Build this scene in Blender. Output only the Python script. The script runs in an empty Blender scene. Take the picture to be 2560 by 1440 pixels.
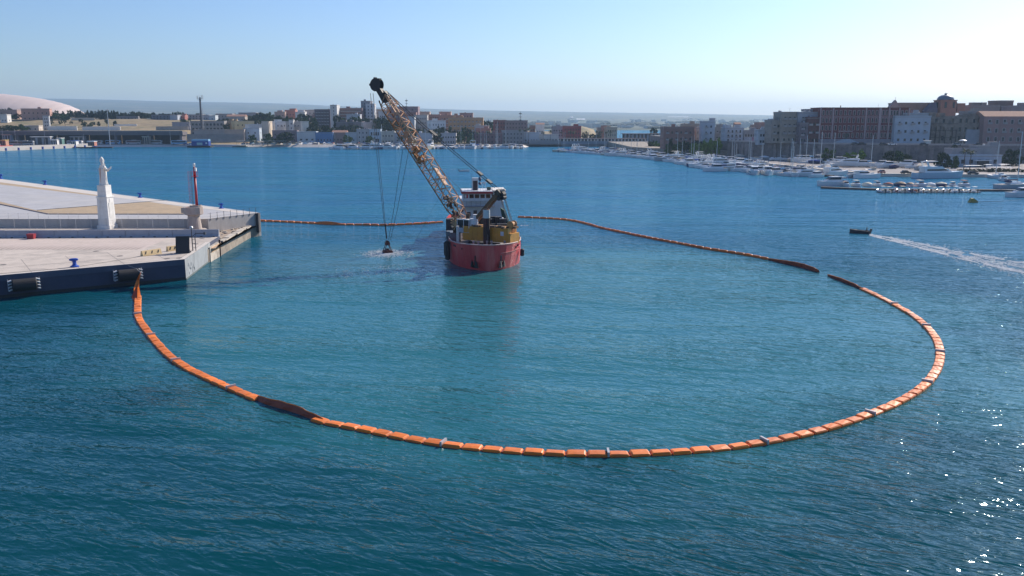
import bpy, math, random
from mathutils import Vector, Matrix, noise as mnoise
random.seed(7)
R = math.radians
S = bpy.context.scene
COL = S.collection
# ---------------------------------------------------------------- camera, light, exposure
F, CZ, TH = 2150.0, 24.0, R(11.05)           # focal length in photo pixels, camera height, pitch
cam = bpy.data.cameras.new('camera'); co = bpy.data.objects.new('camera', cam); COL.objects.link(co)
cam.sensor_width = 36.0; cam.lens = 36.0*F/2560.0; cam.clip_start = 1.0; cam.clip_end = 40000.0
co.location = (0, 0, CZ); co.rotation_euler = (math.pi/2 - TH, 0, 0)
S.camera = co
SUN_AZ, SUN_EL = 43.5, 33.0                  # azimuth clockwise from +Y (view direction)
W = bpy.data.worlds.new('World'); S.world = W; W.use_nodes = True
nt = W.node_tree; nt.nodes.clear()
sky = nt.nodes.new('ShaderNodeTexSky'); sky.sky_type = 'NISHITA'; sky.sun_disc = False
sky.sun_elevation = R(SUN_EL); sky.sun_rotation = R(SUN_AZ)
sky.altitude = 0; sky.air_density = 1.0; sky.dust_density = 0.75; sky.ozone_density = 4.0
bg = nt.nodes.new('ShaderNodeBackground'); bg.inputs['Strength'].default_value = 0.100
wo = nt.nodes.new('ShaderNodeOutputWorld')
# the camera's contrast curve and cool white balance on the sky colours
v1 = nt.nodes.new('ShaderNodeVectorMath'); v1.operation = 'SCALE'; v1.inputs['Scale'].default_value = 1/7
gm_ = nt.nodes.new('ShaderNodeGamma'); gm_.inputs['Gamma'].default_value = 1.12
v2 = nt.nodes.new('ShaderNodeVectorMath'); v2.operation = 'MULTIPLY'; v2.inputs[1].default_value = (7*.92, 7*.99, 7*1.17)
nt.links.new(sky.outputs[0], v1.inputs[0]); nt.links.new(v1.outputs[0], gm_.inputs['Color']); nt.links.new(gm_.outputs[0], v2.inputs[0]); nt.links.new(v2.outputs[0], bg.inputs[0])
nt.links.new(bg.outputs[0], wo.inputs[0])
sl = bpy.data.lights.new('sun', 'SUN'); sl.energy = 5.0; sl.angle = R(0.53); sl.color = (1.0, 0.90, 0.78)
so = bpy.data.objects.new('sun', sl); COL.objects.link(so)
sd = Vector((math.sin(R(SUN_AZ))*math.cos(R(SUN_EL)), math.cos(R(SUN_AZ))*math.cos(R(SUN_EL)), math.sin(R(SUN_EL))))
so.rotation_euler = sd.to_track_quat('Z', 'Y').to_euler()
S.view_settings.view_transform = 'Standard'; S.view_settings.look = 'None'
S.view_settings.exposure = 0.35; S.view_settings.gamma = 1.0; S.view_settings.use_curve_mapping = False
S.cycles.max_bounces = 6; S.cycles.volume_bounces = 0; S.cycles.caustics_reflective = False; S.cycles.caustics_refractive = False

# ---------------------------------------------------------------- surveying: a sight line of the photograph met with a real plane
def ray(px, py):
    u, v = (px-1280)/F, (720-py)/F
    return Vector((u, math.cos(TH)+v*math.sin(TH), -math.sin(TH)+v*math.cos(TH)))
def P(px, py, z=0.0):
    d = ray(px, py); t = (z-CZ)/d.z
    return Vector((d.x*t, d.y*t, z))
def D(px, py, Y):
    d = ray(px, py); t = Y/d.y
    return Vector((d.x*t, Y, CZ+d.z*t))
def PX(p):
    c = p[1]*math.cos(TH)-(p[2]-CZ)*math.sin(TH); v = p[1]*math.sin(TH)+(p[2]-CZ)*math.cos(TH)
    return 1280+F*p[0]/c, 720-F*v/c

# ---------------------------------------------------------------- materials
MATS = {}
def mat(key, col, rough=0.7, var=0.12, scale=1.0, metal=0.0, spec=0.5, stain=None, stain_amt=0.0, stain_scale=0.2,
        bump=0.0, bscale=8.0, objcol=False, streak=False, haze=False):
    if key in MATS: return MATS[key]
    m = bpy.data.materials.new(key); m.use_nodes = True; n = m.node_tree.nodes; l = m.node_tree.links
    b = n['Principled BSDF']
    b.inputs['Roughness'].default_value = rough; b.inputs['Metallic'].default_value = metal
    b.inputs['Specular IOR Level'].default_value = spec
    tc = n.new('ShaderNodeTexCoord'); geo = n.new('ShaderNodeNewGeometry')
    nz = n.new('ShaderNodeTexNoise'); nz.inputs['Scale'].default_value = scale; nz.inputs['Detail'].default_value = 5; nz.inputs['Roughness'].default_value = 0.65
    l.new(geo.outputs['Position'], nz.inputs['Vector'])
    mr = n.new('ShaderNodeMapRange'); mr.inputs['From Min'].default_value = .3; mr.inputs['From Max'].default_value = .7
    mr.inputs['To Min'].default_value = 1-var; mr.inputs['To Max'].default_value = 1+var
    l.new(nz.outputs['Fac'], mr.inputs['Value'])
    mul = n.new('ShaderNodeVectorMath'); mul.operation = 'SCALE'
    if objcol:
        oi = n.new('ShaderNodeObjectInfo'); l.new(oi.outputs['Color'], mul.inputs[0])
    else:
        mul.inputs[0].default_value = col[:3]
    l.new(mr.outputs[0], mul.inputs['Scale'])
    out = mul.outputs[0]
    if stain:
        n2 = n.new('ShaderNodeTexNoise'); n2.inputs['Scale'].default_value = stain_scale; n2.inputs['Detail'].default_value = 6; n2.inputs['Roughness'].default_value = .7
        if streak:
            mp = n.new('ShaderNodeMapping'); mp.inputs['Scale'].default_value = (1, 1, .12)
            l.new(geo.outputs['Position'], mp.inputs['Vector']); l.new(mp.outputs[0], n2.inputs['Vector'])
        else: l.new(geo.outputs['Position'], n2.inputs['Vector'])
        m2 = n.new('ShaderNodeMapRange'); m2.inputs['From Min'].default_value = .48; m2.inputs['From Max'].default_value = .68
        m2.inputs['To Max'].default_value = stain_amt
        l.new(n2.outputs['Fac'], m2.inputs['Value'])
        mx = n.new('ShaderNodeMix'); mx.data_type = 'RGBA'
        l.new(m2.outputs[0], mx.inputs[0]); l.new(out, mx.inputs[6]); mx.inputs[7].default_value = (*stain[:3], 1)
        out = mx.outputs[2]
    l.new(out, b.inputs['Base Color'])
    if bump:
        n3 = n.new('ShaderNodeTexNoise'); n3.inputs['Scale'].default_value = bscale; n3.inputs['Detail'].default_value = 4
        l.new(geo.outputs['Position'], n3.inputs['Vector'])
        bp = n.new('ShaderNodeBump'); bp.inputs['Strength'].default_value = 1.0; bp.inputs['Distance'].default_value = bump
        l.new(n3.outputs['Fac'], bp.inputs['Height']); l.new(bp.outputs[0], b.inputs['Normal'])
    MATS[key] = m
    return m

# ---------------------------------------------------------------- mesh builder
class MB:
    def __init__(s): s.v = []; s.f = []
    def add(s, vs, fs):
        o = len(s.v); s.v += [tuple(v) for v in vs]; s.f += [tuple(i+o for i in f) for f in fs]; return s
    def box(s, cx, cy, cz, sx, sy, sz, rz=0, taper=1.0, rot=None):
        x, y, z = sx/2, sy/2, sz/2; t = taper
        vs = [Vector(v) for v in ((-x,-y,-z),(x,-y,-z),(x,y,-z),(-x,y,-z),(-x*t,-y*t,z),(x*t,-y*t,z),(x*t,y*t,z),(-x*t,y*t,z))]
        if rot is not None: vs = [rot @ v for v in vs]
        elif rz:
            m = Matrix.Rotation(rz, 3, 'Z'); vs = [m @ v for v in vs]
        c = Vector((cx, cy, cz))
        return s.add([v+c for v in vs], [(0,3,2,1),(4,5,6,7),(0,1,5,4),(1,2,6,5),(2,3,7,6),(3,0,4,7)])
    def bb(s, x0, x1, y0, y1, z0, z1): return s.box((x0+x1)/2, (y0+y1)/2, (z0+z1)/2, abs(x1-x0), abs(y1-y0), abs(z1-z0))
    def tube(s, a, b, r, n=6, r2=None, cap=True):
        a, b = Vector(a), Vector(b); d = b-a
        if d.length < 1e-6: return s
        q = d.normalized().to_track_quat('Z', 'Y'); r2 = r if r2 is None else r2
        vs = []
        for c, rr in ((a, r), (b, r2)):
            for i in range(n):
                an = 2*math.pi*(i+.5)/n; vs.append(c + q @ Vector((rr*math.cos(an), rr*math.sin(an), 0)))
        fs = [(i, (i+1) % n, n+(i+1) % n, n+i) for i in range(n)]
        if cap: fs += [tuple(range(n))[::-1], tuple(range(n, 2*n))]
        return s.add(vs, fs)
    def path(s, pts, r, n=6):
        for a, b in zip(pts, pts[1:]): s.tube(a, b, r, n)
        return s
    def rings(s, rings, closed=True, cap=True):
        n = len(rings[0]); vs = [p for r in rings for p in r]; fs = []
        for k in range(len(rings)-1):
            for i in range(n if closed else n-1):
                j = (i+1) % n; fs.append((k*n+i, k*n+j, (k+1)*n+j, (k+1)*n+i))
        if cap and closed: fs += [tuple(range(n))[::-1], tuple(range((len(rings)-1)*n, len(rings)*n))]
        return s.add(vs, fs)
    def lathe(s, prof, n=16, c=(0, 0, 0), sx=1, sy=1):
        rg = [[(c[0]+r*sx*math.cos(2*math.pi*i/n), c[1]+r*sy*math.sin(2*math.pi*i/n), c[2]+z) for i in range(n)] for r, z in prof]
        return s.rings(rg)
    def prism(s, poly, z0, z1):
        n = len(poly)
        a = sum(poly[i][0]*poly[(i+1) % n][1]-poly[(i+1) % n][0]*poly[i][1] for i in range(n))
        if a < 0: poly = poly[::-1]
        vs = [(p[0], p[1], z0) for p in poly]+[(p[0], p[1], z1) for p in poly]
        return s.add(vs, [tuple(range(n))[::-1], tuple(range(n, 2*n))]+[(i, (i+1) % n, n+(i+1) % n, n+i) for i in range(n)])
    def quad(s, a, b, c, d): return s.add([a, b, c, d], [(0, 1, 2, 3)])
    def mesh(s, name, m, smooth=False):
        me = bpy.data.meshes.new(name); me.from_pydata(s.v, [], s.f); me.update()
        if m: me.materials.append(m)
        if smooth: me.polygons.foreach_set('use_smooth', [True]*len(me.polygons))
        return me
    def obj(s, name, m, parent=None, smooth=False, **kw): return put(name, s.mesh(name, m, smooth), parent, **kw)

def put(name, me, parent=None, loc=None, rz=0, label=None, cat=None, group=None, kind=None, color=None):
    o = bpy.data.objects.new(name, me); COL.objects.link(o)
    if parent is not None: o.parent = parent
    if loc is not None: o.location = loc
    if rz: o.rotation_euler = (0, 0, rz)
    tag(o, label, cat, group, kind)
    if color: o.color = (*color[:3], 1)
    return o
def tag(o, label=None, cat=None, group=None, kind=None):
    if label: o['label'] = label
    if cat: o['category'] = cat
    if group: o['group'] = group
    if kind: o['kind'] = kind
    return o
def thing(name, label, cat, loc=(0, 0, 0), rz=0, group=None):
    return put(name, None, None, loc, rz, label, cat, group)
KIDS = {}
def kids(o):
    return [c for c in bpy.data.objects if c.parent == o]
def clone(tree, label, loc, rz=0, scale=1.0, colors=None, group=None):
    """tree = (root, [(child, [grandchildren])]) copied with obj.copy()"""
    root, ch = tree
    r = root.copy(); COL.objects.link(r); r.location = loc; r.rotation_euler = (0, 0, rz)
    r.scale = (scale,)*3 if not isinstance(scale, tuple) else scale
    r['label'] = label
    if group: r['group'] = group
    for c, gs in ch:
        k = c.copy(); COL.objects.link(k); k.parent = r
        if colors:
            nm = c.name.split('.')[0]
            if nm in colors: k.color = (*colors[nm], 1)
        for g in gs:
            h = g.copy(); COL.objects.link(h); h.parent = k
    return r
def tree_of(root):
    return (root, [(c, kids(c)) for c in kids(root)])

# ---------------------------------------------------------------- water
def water_mat():
    m = bpy.data.materials.new('sea_water'); m.use_nodes = True; n = m.node_tree.nodes; l = m.node_tree.links
    n.remove(n['Principled BSDF']); outn = n['Material Output']
    b = n.new('ShaderNodeBsdfDiffuse'); gs = n.new('ShaderNodeBsdfGlossy'); gs.inputs['Roughness'].default_value = 0.085
    gs.inputs['Color'].default_value = (.70, .90, 1, 1); fr = n.new('ShaderNodeFresnel'); fr.inputs['IOR'].default_value = 1.333
    cl = n.new('ShaderNodeMath'); cl.operation = 'MINIMUM'; cl.inputs[1].default_value = .40    # wave slopes hide the grazing mirror
    ms = n.new('ShaderNodeMixShader'); l.new(fr.outputs[0], cl.inputs[0]); l.new(cl.outputs[0], ms.inputs[0])
    l.new(b.outputs[0], ms.inputs[1]); l.new(gs.outputs[0], ms.inputs[2]); l.new(ms.outputs[0], outn.inputs['Surface'])
    geo = n.new('ShaderNodeNewGeometry')
    def mapping(sx, sy, rz):
        mp = n.new('ShaderNodeMapping'); mp.inputs['Rotation'].default_value = (0, 0, R(rz))
        l.new(geo.outputs['Position'], mp.inputs['Vector'])
        vm = n.new('ShaderNodeVectorMath'); vm.operation = 'MULTIPLY'; vm.inputs[1].default_value = (sx, sy, 1); l.new(mp.outputs[0], vm.inputs[0]); return vm.outputs[0]
    def nz(vec, scale, det, rough=.55, dist=0.0):
        t = n.new('ShaderNodeTexNoise'); t.inputs['Scale'].default_value = scale; t.inputs['Detail'].default_value = det
        t.inputs['Roughness'].default_value = rough; t.inputs['Distortion'].default_value = dist
        l.new(vec, t.inputs['Vector']); return t.outputs['Fac']
    def math_(op, a, bb, c=None):
        t = n.new('ShaderNodeMath'); t.operation = op
        for i, x in enumerate((a, bb, c)):
            if x is None: continue
            if isinstance(x, (int, float)): t.inputs[i].default_value = x
            else: l.new(x, t.inputs[i])
        return t.outputs[0]
    def mr(x, a, bb, c, d, smooth=True):
        t = n.new('ShaderNodeMapRange'); t.interpolation_type = 'SMOOTHSTEP' if smooth else 'LINEAR'
        l.new(x, t.inputs['Value'])
        for k, v in zip(('From Min', 'From Max', 'To Min', 'To Max'), (a, bb, c, d)): t.inputs[k].default_value = v
        return t.outputs[0]
    # wave heights in metres
    v1 = mapping(.5, 1.0, 22); v2 = mapping(.42, 1.1, 31); v3 = mapping(.7, 2.3, 17); v4 = mapping(3.5, 6.5, 40)
    def ridge(x):   # sharpened crests
        return math_('SUBTRACT', 1.0, math_('ABSOLUTE', math_('MULTIPLY_ADD', x, 2.0, -1.0), 0))
    h = math_('MULTIPLY', nz(v1, .16, 2), .50)
    h = math_('ADD', h, math_('MULTIPLY', ridge(nz(v1, .45, 2, .5, .5)), .16))
    h = math_('ADD', h, math_('MULTIPLY', ridge(nz(v2, 1.0, 2, .5, .6)), .13))
    h = math_('ADD', h, math_('MULTIPLY', nz(v3, 1.0, 2, .5, .4), .085))
    h = math_('ADD', h, math_('MULTIPLY', nz(v4, 1.0, 1, .5), .014))
    # gust patches: rougher and calmer water
    gust = nz(mapping(.25, 1.8, 6), .03, 4, .6)
    amp = mr(gust, .35, .65, .6, 1.25)
    def disc(cx, cy, rx, ry, soft):
        sx = n.new('ShaderNodeSeparateXYZ'); l.new(geo.outputs['Position'], sx.inputs[0])
        dx = math_('DIVIDE', math_('SUBTRACT', sx.outputs[0], cx), rx); dy = math_('DIVIDE', math_('SUBTRACT', sx.outputs[1], cy), ry)
        r2 = math_('SQRT', math_('ADD', math_('MULTIPLY', dx, dx), math_('MULTIPLY', dy, dy)), 0)
        wob = math_('MULTIPLY_ADD', nz(mapping(1, 1, 0), .05, 4, .6), .9, -.45)
        return mr(math_('ADD', r2, wob), 1-soft, 1+soft, 1, 0)
    calm = math_('MULTIPLY_ADD', disc(6, 110, 50, 50, .12), -.28, 1.0)     # the floating barrier damps the chop inside it
    h = math_('MULTIPLY', math_('MULTIPLY', h, amp), calm)
    l.new(mr(gust, .33, .67, .28, .50), cl.inputs[1])     # ruffled water mirrors more sky than slicks do
    bp = n.new('ShaderNodeBump'); bp.inputs['Strength'].default_value = 1.0; bp.inputs['Distance'].default_value = WAVE
    l.new(h, bp.inputs['Height']); [l.new(bp.outputs[0], q.inputs['Normal']) for q in (gs, fr)]
    # body colour: clear deep water outside with the far sky's reflection painted in, greener and milkier inside the boom and at the dredging spot
    def mix(fac, a, c):
        t = n.new('ShaderNodeMix'); t.data_type = 'RGBA'; l.new(fac, t.inputs[0])
        if isinstance(a, tuple): t.inputs[6].default_value = (*a, 1)
        else: l.new(a, t.inputs[6])
        t.inputs[7].default_value = (*c, 1); return t.outputs[2]
    big = mr(nz(mapping(.6, 1.5, 5), .02, 3), .35, .65, 0, 1)
    c0 = mix(big, (.003, .10, .20), (.007, .125, .21))
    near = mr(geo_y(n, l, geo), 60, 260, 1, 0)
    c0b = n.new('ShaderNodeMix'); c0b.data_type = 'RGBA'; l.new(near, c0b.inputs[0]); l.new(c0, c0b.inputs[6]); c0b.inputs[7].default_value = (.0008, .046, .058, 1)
    c1 = mix(disc(6, 110, 52, 52, .25), c0b.outputs[2], (.016, .118, .135))
    c2 = mix(disc(-16, 150, 26, 17, .5), c1, (.035, .125, .155))
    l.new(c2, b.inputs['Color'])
    return m
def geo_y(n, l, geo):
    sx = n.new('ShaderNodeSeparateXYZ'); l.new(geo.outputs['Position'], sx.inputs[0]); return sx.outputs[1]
WAVE = 1.15
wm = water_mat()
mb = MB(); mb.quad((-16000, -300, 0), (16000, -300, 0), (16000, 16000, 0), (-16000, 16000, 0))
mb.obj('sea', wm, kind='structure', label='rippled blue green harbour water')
# haze
hz = bpy.data.materials.new('haze'); hz.use_nodes = True; n = hz.node_tree.nodes; n.clear()
pv = n.new('ShaderNodeVolumePrincipled'); pv.inputs['Color'].default_value = (.50, .74, 1.0, 1); pv.inputs['Density'].default_value = 0.00009; pv.inputs['Anisotropy'].default_value = 0.25
oo = n.new('ShaderNodeOutputMaterial'); hz.node_tree.links.new(pv.outputs[0], oo.inputs['Volume'])
MB().bb(-17000, 17000, -400, 14200, -6, 275).obj('haze', hz, kind='stuff', label='thin blue summer haze over the harbour')
# ---------------------------------------------------------------- far hills (real relief, haze does the fading)
def lerp(a, b, t): return a+(b-a)*t
def interp(x, tab):
    if x <= tab[0][0]: return tab[0][1]
    for (x0, y0), (x1, y1) in zip(tab, tab[1:]):
        if x <= x1: return lerp(y0, y1, (x-x0)/(x1-x0))
    return tab[-1][1]
SKYL = [(-900, 246), (-200, 250), (190, 251), (450, 257), (720, 262), (930, 270), (1150, 276), (1400, 281), (1700, 285), (1950, 290), (2300, 292), (3200, 297)]
def hills():
    mb = MB(); nx, ny = 170, 46; YB = 11500.0
    for j in range(ny+1):
        t = j/ny; Y = 2050+(13500-2050)*t**1.25
        for i in range(nx+1):
            X = -9500+21000*i/nx
            px = 1280+F*X/Y
            top = CZ+(300-interp(px, SKYL))*YB/F
            s = min(1, max(0, (Y-2300)/(YB-2300))); s = s*s*(3-2*s)
            z = 2.5+(top-2.5)*s*(s*.35+.65)
            if Y > YB: z = top*(1-(Y-YB)/3500*.6)
            z += 9*s*(mnoise.noise(Vector((X*.0009, Y*.0009, 3)))) + 2.5*mnoise.noise(Vector((X*.004, Y*.003, 1)))*min(1, s*3)
            if j == 0: z = -1.5
            mb.v.append((X, Y, z))
    for j in range(ny):
        for i in range(nx):
            a = j*(nx+1)+i; mb.f.append((a, a+1, a+nx+2, a+nx+1))
    m = mat('far_hills', (.03, .055, .035), .95, .35, .0016, stain=(.26, .22, .13), stain_amt=.55, stain_scale=.0035)
    mb.obj('hills', m, kind='structure', smooth=True, label='long low green hills fading blue on the horizon')
hills()

# ---------------------------------------------------------------- land of the far shore (left and centre)
def sm(t): t = min(1, max(0, t)); return t*t*(3-2*t)
def ground(X, Y):
    px = 1280+F*X/Y
    rise = interp(px, [(-400, 24), (470, 23), (780, 19), (1000, 15), (1250, 9), (1350, 6), (1480, 6), (1520, 3)])
    start = interp(px, [(470, 795), (560, 790), (1000, 800), (1350, 830)])
    t = (Y-start)/interp(px, [(470, 200), (900, 260), (1300, 300)])
    z = 2.0 + rise*sm(t)*.98
    if px < 480:   # flat shelf behind the viaduct
        z = 2.0+12.0*sm((Y-812)/18)+(rise-12)*sm((Y-870)/150)
    if px > 1330 and Y > 1000: z += 8*sm(1-abs(px-1440)/70)*sm((Y-1000)/80)
    z += (.8*mnoise.noise(Vector((X*.02, Y*.02, 0)))+.35*mnoise.noise(Vector((X*.07, Y*.07, 5))))*sm(t)
    if px > 1500: z = lerp(z, 3.0, sm((px-1500)/20))
    if Y > 1270: z = lerp(z, -2, sm((Y-1270)/25))
    if px > 1480 and Y > 900: z = lerp(z, -2, sm((px-1480)/14))
    return z
def land():
    mb = MB(); x0, x1, y0, y1, st = -1100, 132, 799, 1311, 8
    nx, ny = int((x1-x0)/st), int((y1-y0)/st)
    for j in range(ny+1):
        for i in range(nx+1):
            X, Y = x0+st*i, y0+st*j
            mb.v.append((X, Y, ground(X, Y)-(.3 if Y < 806 else 0)))
    for j in range(ny):
        for i in range(nx):
            a = j*(nx+1)+i; mb.f.append((a, a+1, a+nx+2, a+nx+1))
    m = mat('dry_grass', (.27, .205, .115), .95, .3, .09, stain=(.075, .095, .035), stain_amt=.8, stain_scale=.03, bump=.25, bscale=.6)
    mb.obj('land', m, kind='structure', smooth=True, label='dry grassy slope rising behind the far quay')
land()
conc = mat('quay_concrete', (.52, .455, .39), .85, .16, .35, stain=(.32, .285, .25), stain_amt=.95, stain_scale=.13, bump=.02, bscale=3)
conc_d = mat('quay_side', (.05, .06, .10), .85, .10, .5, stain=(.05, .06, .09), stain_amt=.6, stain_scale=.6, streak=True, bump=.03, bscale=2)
conc_l = mat('coping_concrete', (.60, .55, .49), .85, .09, .5, stain=(.40, .36, .32), stain_amt=.4, stain_scale=.25)
asph = mat('asphalt', (.11, .11, .115), .9, .15, .3, stain=(.2, .19, .18), stain_amt=.4, stain_scale=.08)
tanm = mat('tan_gravel', (.40, .30, .19), .95, .16, .5, stain=(.30, .24, .17), stain_amt=.6, stain_scale=.2)
greyp = mat('grey_screed', (.40, .40, .41), .9, .12, .25, stain=(.48, .46, .43), stain_amt=.6, stain_scale=.07)
stone = mat('old_stone', (.30, .26, .21), .95, .25, .6, stain=(.13, .11, .10), stain_amt=.8, stain_scale=.35, bump=.12, bscale=1.2)
ston_l = mat('pale_stone', (.50, .45, .38), .95, .2, .7, stain=(.22, .19, .16), stain_amt=.8, stain_scale=.5, bump=.1, bscale=2)
# far quay left: white edge, waterline (0,377) -> (240,366) -> (640,364) -> (1320,372) -> (1500,366)
sh = [P(-900, 424, 0), P(-60, 380, 0), P(0, 377.7, 0), P(240, 367.6, 0), P(420, 367, 0), P(640, 366.8, 0), P(800, 368, 0), P(1100, 369, 0), P(1300, 368.6, 0), P(1324, 364.7, 0), P(1620, 364.6, 0)]
poly = [(p.x, p.y) for p in sh]
back = [(190, 762), (150, 830), (-1100, 830)]
q = [(x, y) for x, y in poly if x > -900]+[(130, poly[-1][1]), (130, 803), (-900, 803)]
MB().prism(q, -1.5, 2.0).obj('quay', conc_l, kind='structure', label='pale quay of the far shore')
mb = MB()
for a_, b_ in zip(sh[1:3], sh[2:4]): strip_ = Vector((b_.x-a_.x, b_.y-a_.y)).normalized(); n2_ = Vector((-strip_.y, strip_.x)); mb.prism([(a_.x-.05, a_.y), (b_.x-.05, b_.y), (b_.x+n2_.x*5, b_.y+n2_.y*5), (a_.x+n2_.x*5, a_.y+n2_.y*5)], 1.9, 3.3)
mb.obj('quay', conc_l, kind='structure', label='raised white quay edge at far left')
mb = MB()      # sloping bank added so the shore catches the sun
for a_, b_ in zip(sh[3:9], sh[4:10]):
    u_ = Vector((b_.x-a_.x, b_.y-a_.y)).normalized(); n2_ = Vector((u_.y, -u_.x))*5
    mb.add([(a_.x, a_.y-.02, 1.97), (b_.x, b_.y-.02, 1.97), (b_.x+n2_.x, b_.y+n2_.y, -.3), (a_.x+n2_.x, a_.y+n2_.y, -.3)], [(0, 3, 2, 1)])
mb.obj('shore', conc_l, kind='structure', label='pale bank added along the far shore to catch sun')
# asphalt apron set back from the edge
q2 = [(x+.5, min(800.5, y+10)) for x, y in q[:-3]]+[(129, 802), (-899, 802)]
MB().prism([(-899, 802), (-899, 818), (P(560, 355, 2).x, 818), (P(560, 355, 2).x, 802)], 1.9, 2.55).obj('road', asph, kind='structure', label='dark ground under the viaduct')
MB().prism([(x, y) for x, y in q2], 1.9, 2.006).obj('road', asph, kind='structure', label='asphalt apron along the far quay')

# ---------------------------------------------------------------- near pier on the left
ZA, ZU, ZO = 3.2, 4.85, 2.4
a0, a2 = P(0, 688, ZA), P(461, 648, ZA)
dirA = (a2-a0).normalized(); a1 = a0-dirA*60
a3 = P(524, 605.5, ZA); a4 = P(549, 590, ZA)
w0 = P(-300, 548, ZU); w1 = P(520, 548, ZU); w2 = P(643, 533, ZU); wf = P(0, 447, ZU); wfd = (wf-w2).normalized(); wfe = wf+wfd*120
apron = [(a1.x, a1.y), (a2.x, a2.y), (a3.x, a3.y), (a4.x, a4.y), (w1.x-1, w1.y+.5), (-200, w1.y+.5), (-200, a1.y)]
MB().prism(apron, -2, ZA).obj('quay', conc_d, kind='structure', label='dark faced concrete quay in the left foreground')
inn = [(a1.x, a1.y), (a2.x, a2.y), (a3.x, a3.y), (a4.x, a4.y), (w1.x-1, w1.y+.3), (-200, w1.y+.3), (-200, a1.y)]
MB().prism(inn, ZA-.02, ZA+.004).obj('pavement', conc, kind='structure', label='pale concrete quay top')
# coping kerb along front edge and recessed band
def strip(mb, a, b, w, z0, z1, off=0.0):
    a, b = Vector(a[:2]), Vector(b[:2]); d = (b-a).normalized(); nrm = Vector((-d.y, d.x))
    p = [a+nrm*off, b+nrm*off, b+nrm*(off+w), a+nrm*(off+w)]
    return mb.prism([(v.x, v.y) for v in p], z0, z1)
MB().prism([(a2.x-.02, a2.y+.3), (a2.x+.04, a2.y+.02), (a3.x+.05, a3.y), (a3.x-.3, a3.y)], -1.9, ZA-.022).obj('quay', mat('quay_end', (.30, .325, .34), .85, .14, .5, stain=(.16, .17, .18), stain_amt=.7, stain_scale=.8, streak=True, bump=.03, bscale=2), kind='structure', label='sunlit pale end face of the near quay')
mb = MB(); strip(mb, a1, a2, .75, ZA, ZA+.012); strip(mb, a2, a3, .75, ZA, ZA+.010)
mb.obj('kerb', conc_l, kind='structure', label='pale coping along the quay edge')
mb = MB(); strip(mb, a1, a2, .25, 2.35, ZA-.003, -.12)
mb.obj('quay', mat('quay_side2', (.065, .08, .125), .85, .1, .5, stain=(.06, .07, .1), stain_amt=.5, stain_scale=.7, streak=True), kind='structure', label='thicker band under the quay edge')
tide = mat('tide_band', (.012, .018, .02), .5, .3, .8)
mb = MB(); strip(mb, a1, a2, .3, -1.9, .45, -.03); mb.obj('quay', tide, kind='structure', label='black wet tide band at the foot of the near quay')
mb = MB(); strip(mb, a2, a3, .3, -1.9, .22, -.10); mb.obj('quay', mat('tide_grey', (.10, .12, .11), .6, .3, .8), kind='structure', label='wet tide line on the sunlit quay end')
jt = mat('joint_dark', (.16, .15, .15), .95)
mb = MB()
for k in range(14):      # expansion joints running in from the edge
    p0 = a1.lerp(a2, (k+.6)/14); q0 = p0+Vector((-dirA.y, dirA.x, 0))*14
    strip(mb, p0, q0, .05, ZA, ZA+.013)
strip(mb, a1, a2, .05, ZA, ZA+.014, .80); strip(mb, a2, a3, .05, ZA, ZA+.014, .80); strip(mb, a1, a2, .05, ZA, ZA+.0125, 6.5)
mb.obj('pavement', jt, kind='structure', label='dark expansion joints of the quay top')
dirt = mat('drain_dark', (.10, .09, .09), .95)
mb = MB()
for x_, y_ in ((8, 662), (418, 646), (448, 645), (505, 596), (490, 610), (300, 640), (240, 628)):
    c_ = P(x_, y_, ZA); mb.lathe([(.45, ZA), (.45, ZA+.016), (.01, ZA+.017)], 12, (c_.x, c_.y, 0))
mb.obj('pavement', dirt, kind='structure', label='small dark drain covers in the quay top')
# pinkish slanted stripes near the barriers
pk = mat('pink_stripe', (.52, .435, .38), .9, .07, .6, stain=(.60, .50, .45), stain_amt=.7, stain_scale=.5)
mb = MB()
for k in range(46):
    x0 = -30+k*13; A = [P(x0, 596, ZA), P(x0+9, 596, ZA), P(x0-58, 624, ZA), P(x0-74, 624, ZA)]
    if x0+9 > 430: continue
    mb.prism([(p.x, p.y) for p in A], ZA, ZA+.009)
mb.obj('pavement', pk, kind='structure', label='faint pink stripes across the quay top')
# old broken quay head
o1, o2 = P(526, 655, 0), P(640, 586, 0)
oq = [(a3.x+.3, o1.y-1.2), (o1.x, o1.y), (o2.x, o2.y), (w2.x+.2, w2.y), (w1.x, w1.y+.6), (a4.x-2, a4.y+1)]
MB().prism(oq, -2, ZO-.15).obj('quay', stone, kind='structure', label='worn old quay head with broken edge')
# masonry blocks along the broken edge: patched orange wall, then ragged white coping
dO = Vector((o2.x-o1.x, o2.y-o1.y)); LO = dO.length; dO.normalize(); nO = Vector((-dO.y, dO.x)); angO = math.atan2(dO.y, dO.x)
oqr = thing('quay_edge', 'weathered stone edge of the old quay head with patched ochre wall', 'stone edge', (0, 0, 0))
ochre = mat('ochre_plaster', (.55, .36, .20), .9, .15, .8, stain=(.30, .22, .16), stain_amt=.6, stain_scale=.9)
t = 0.0; rnd = random.Random(3)
MB().box(*(Vector((o1.x, o1.y))+dO*3.6+nO*.25), 1.05, 7.2, .7, 2.9, angO).obj('patched_wall', ston_l, oqr)
MB().box(*(Vector((o1.x, o1.y))+dO*3.9+nO*.22), 1.95, 6.4, .72, .9, angO).obj('plaster_patch', ochre, oqr)
p = Vector((o1.x, o1.y))+dO*6.2-nO*.15
MB().tube((p.x, p.y, -.5), (p.x, p.y, 3.0), .16, 8).obj('pile', mat('rust_dark', (.07, .035, .03), .8, .3, 2), oqr)
t = 8.6
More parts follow.
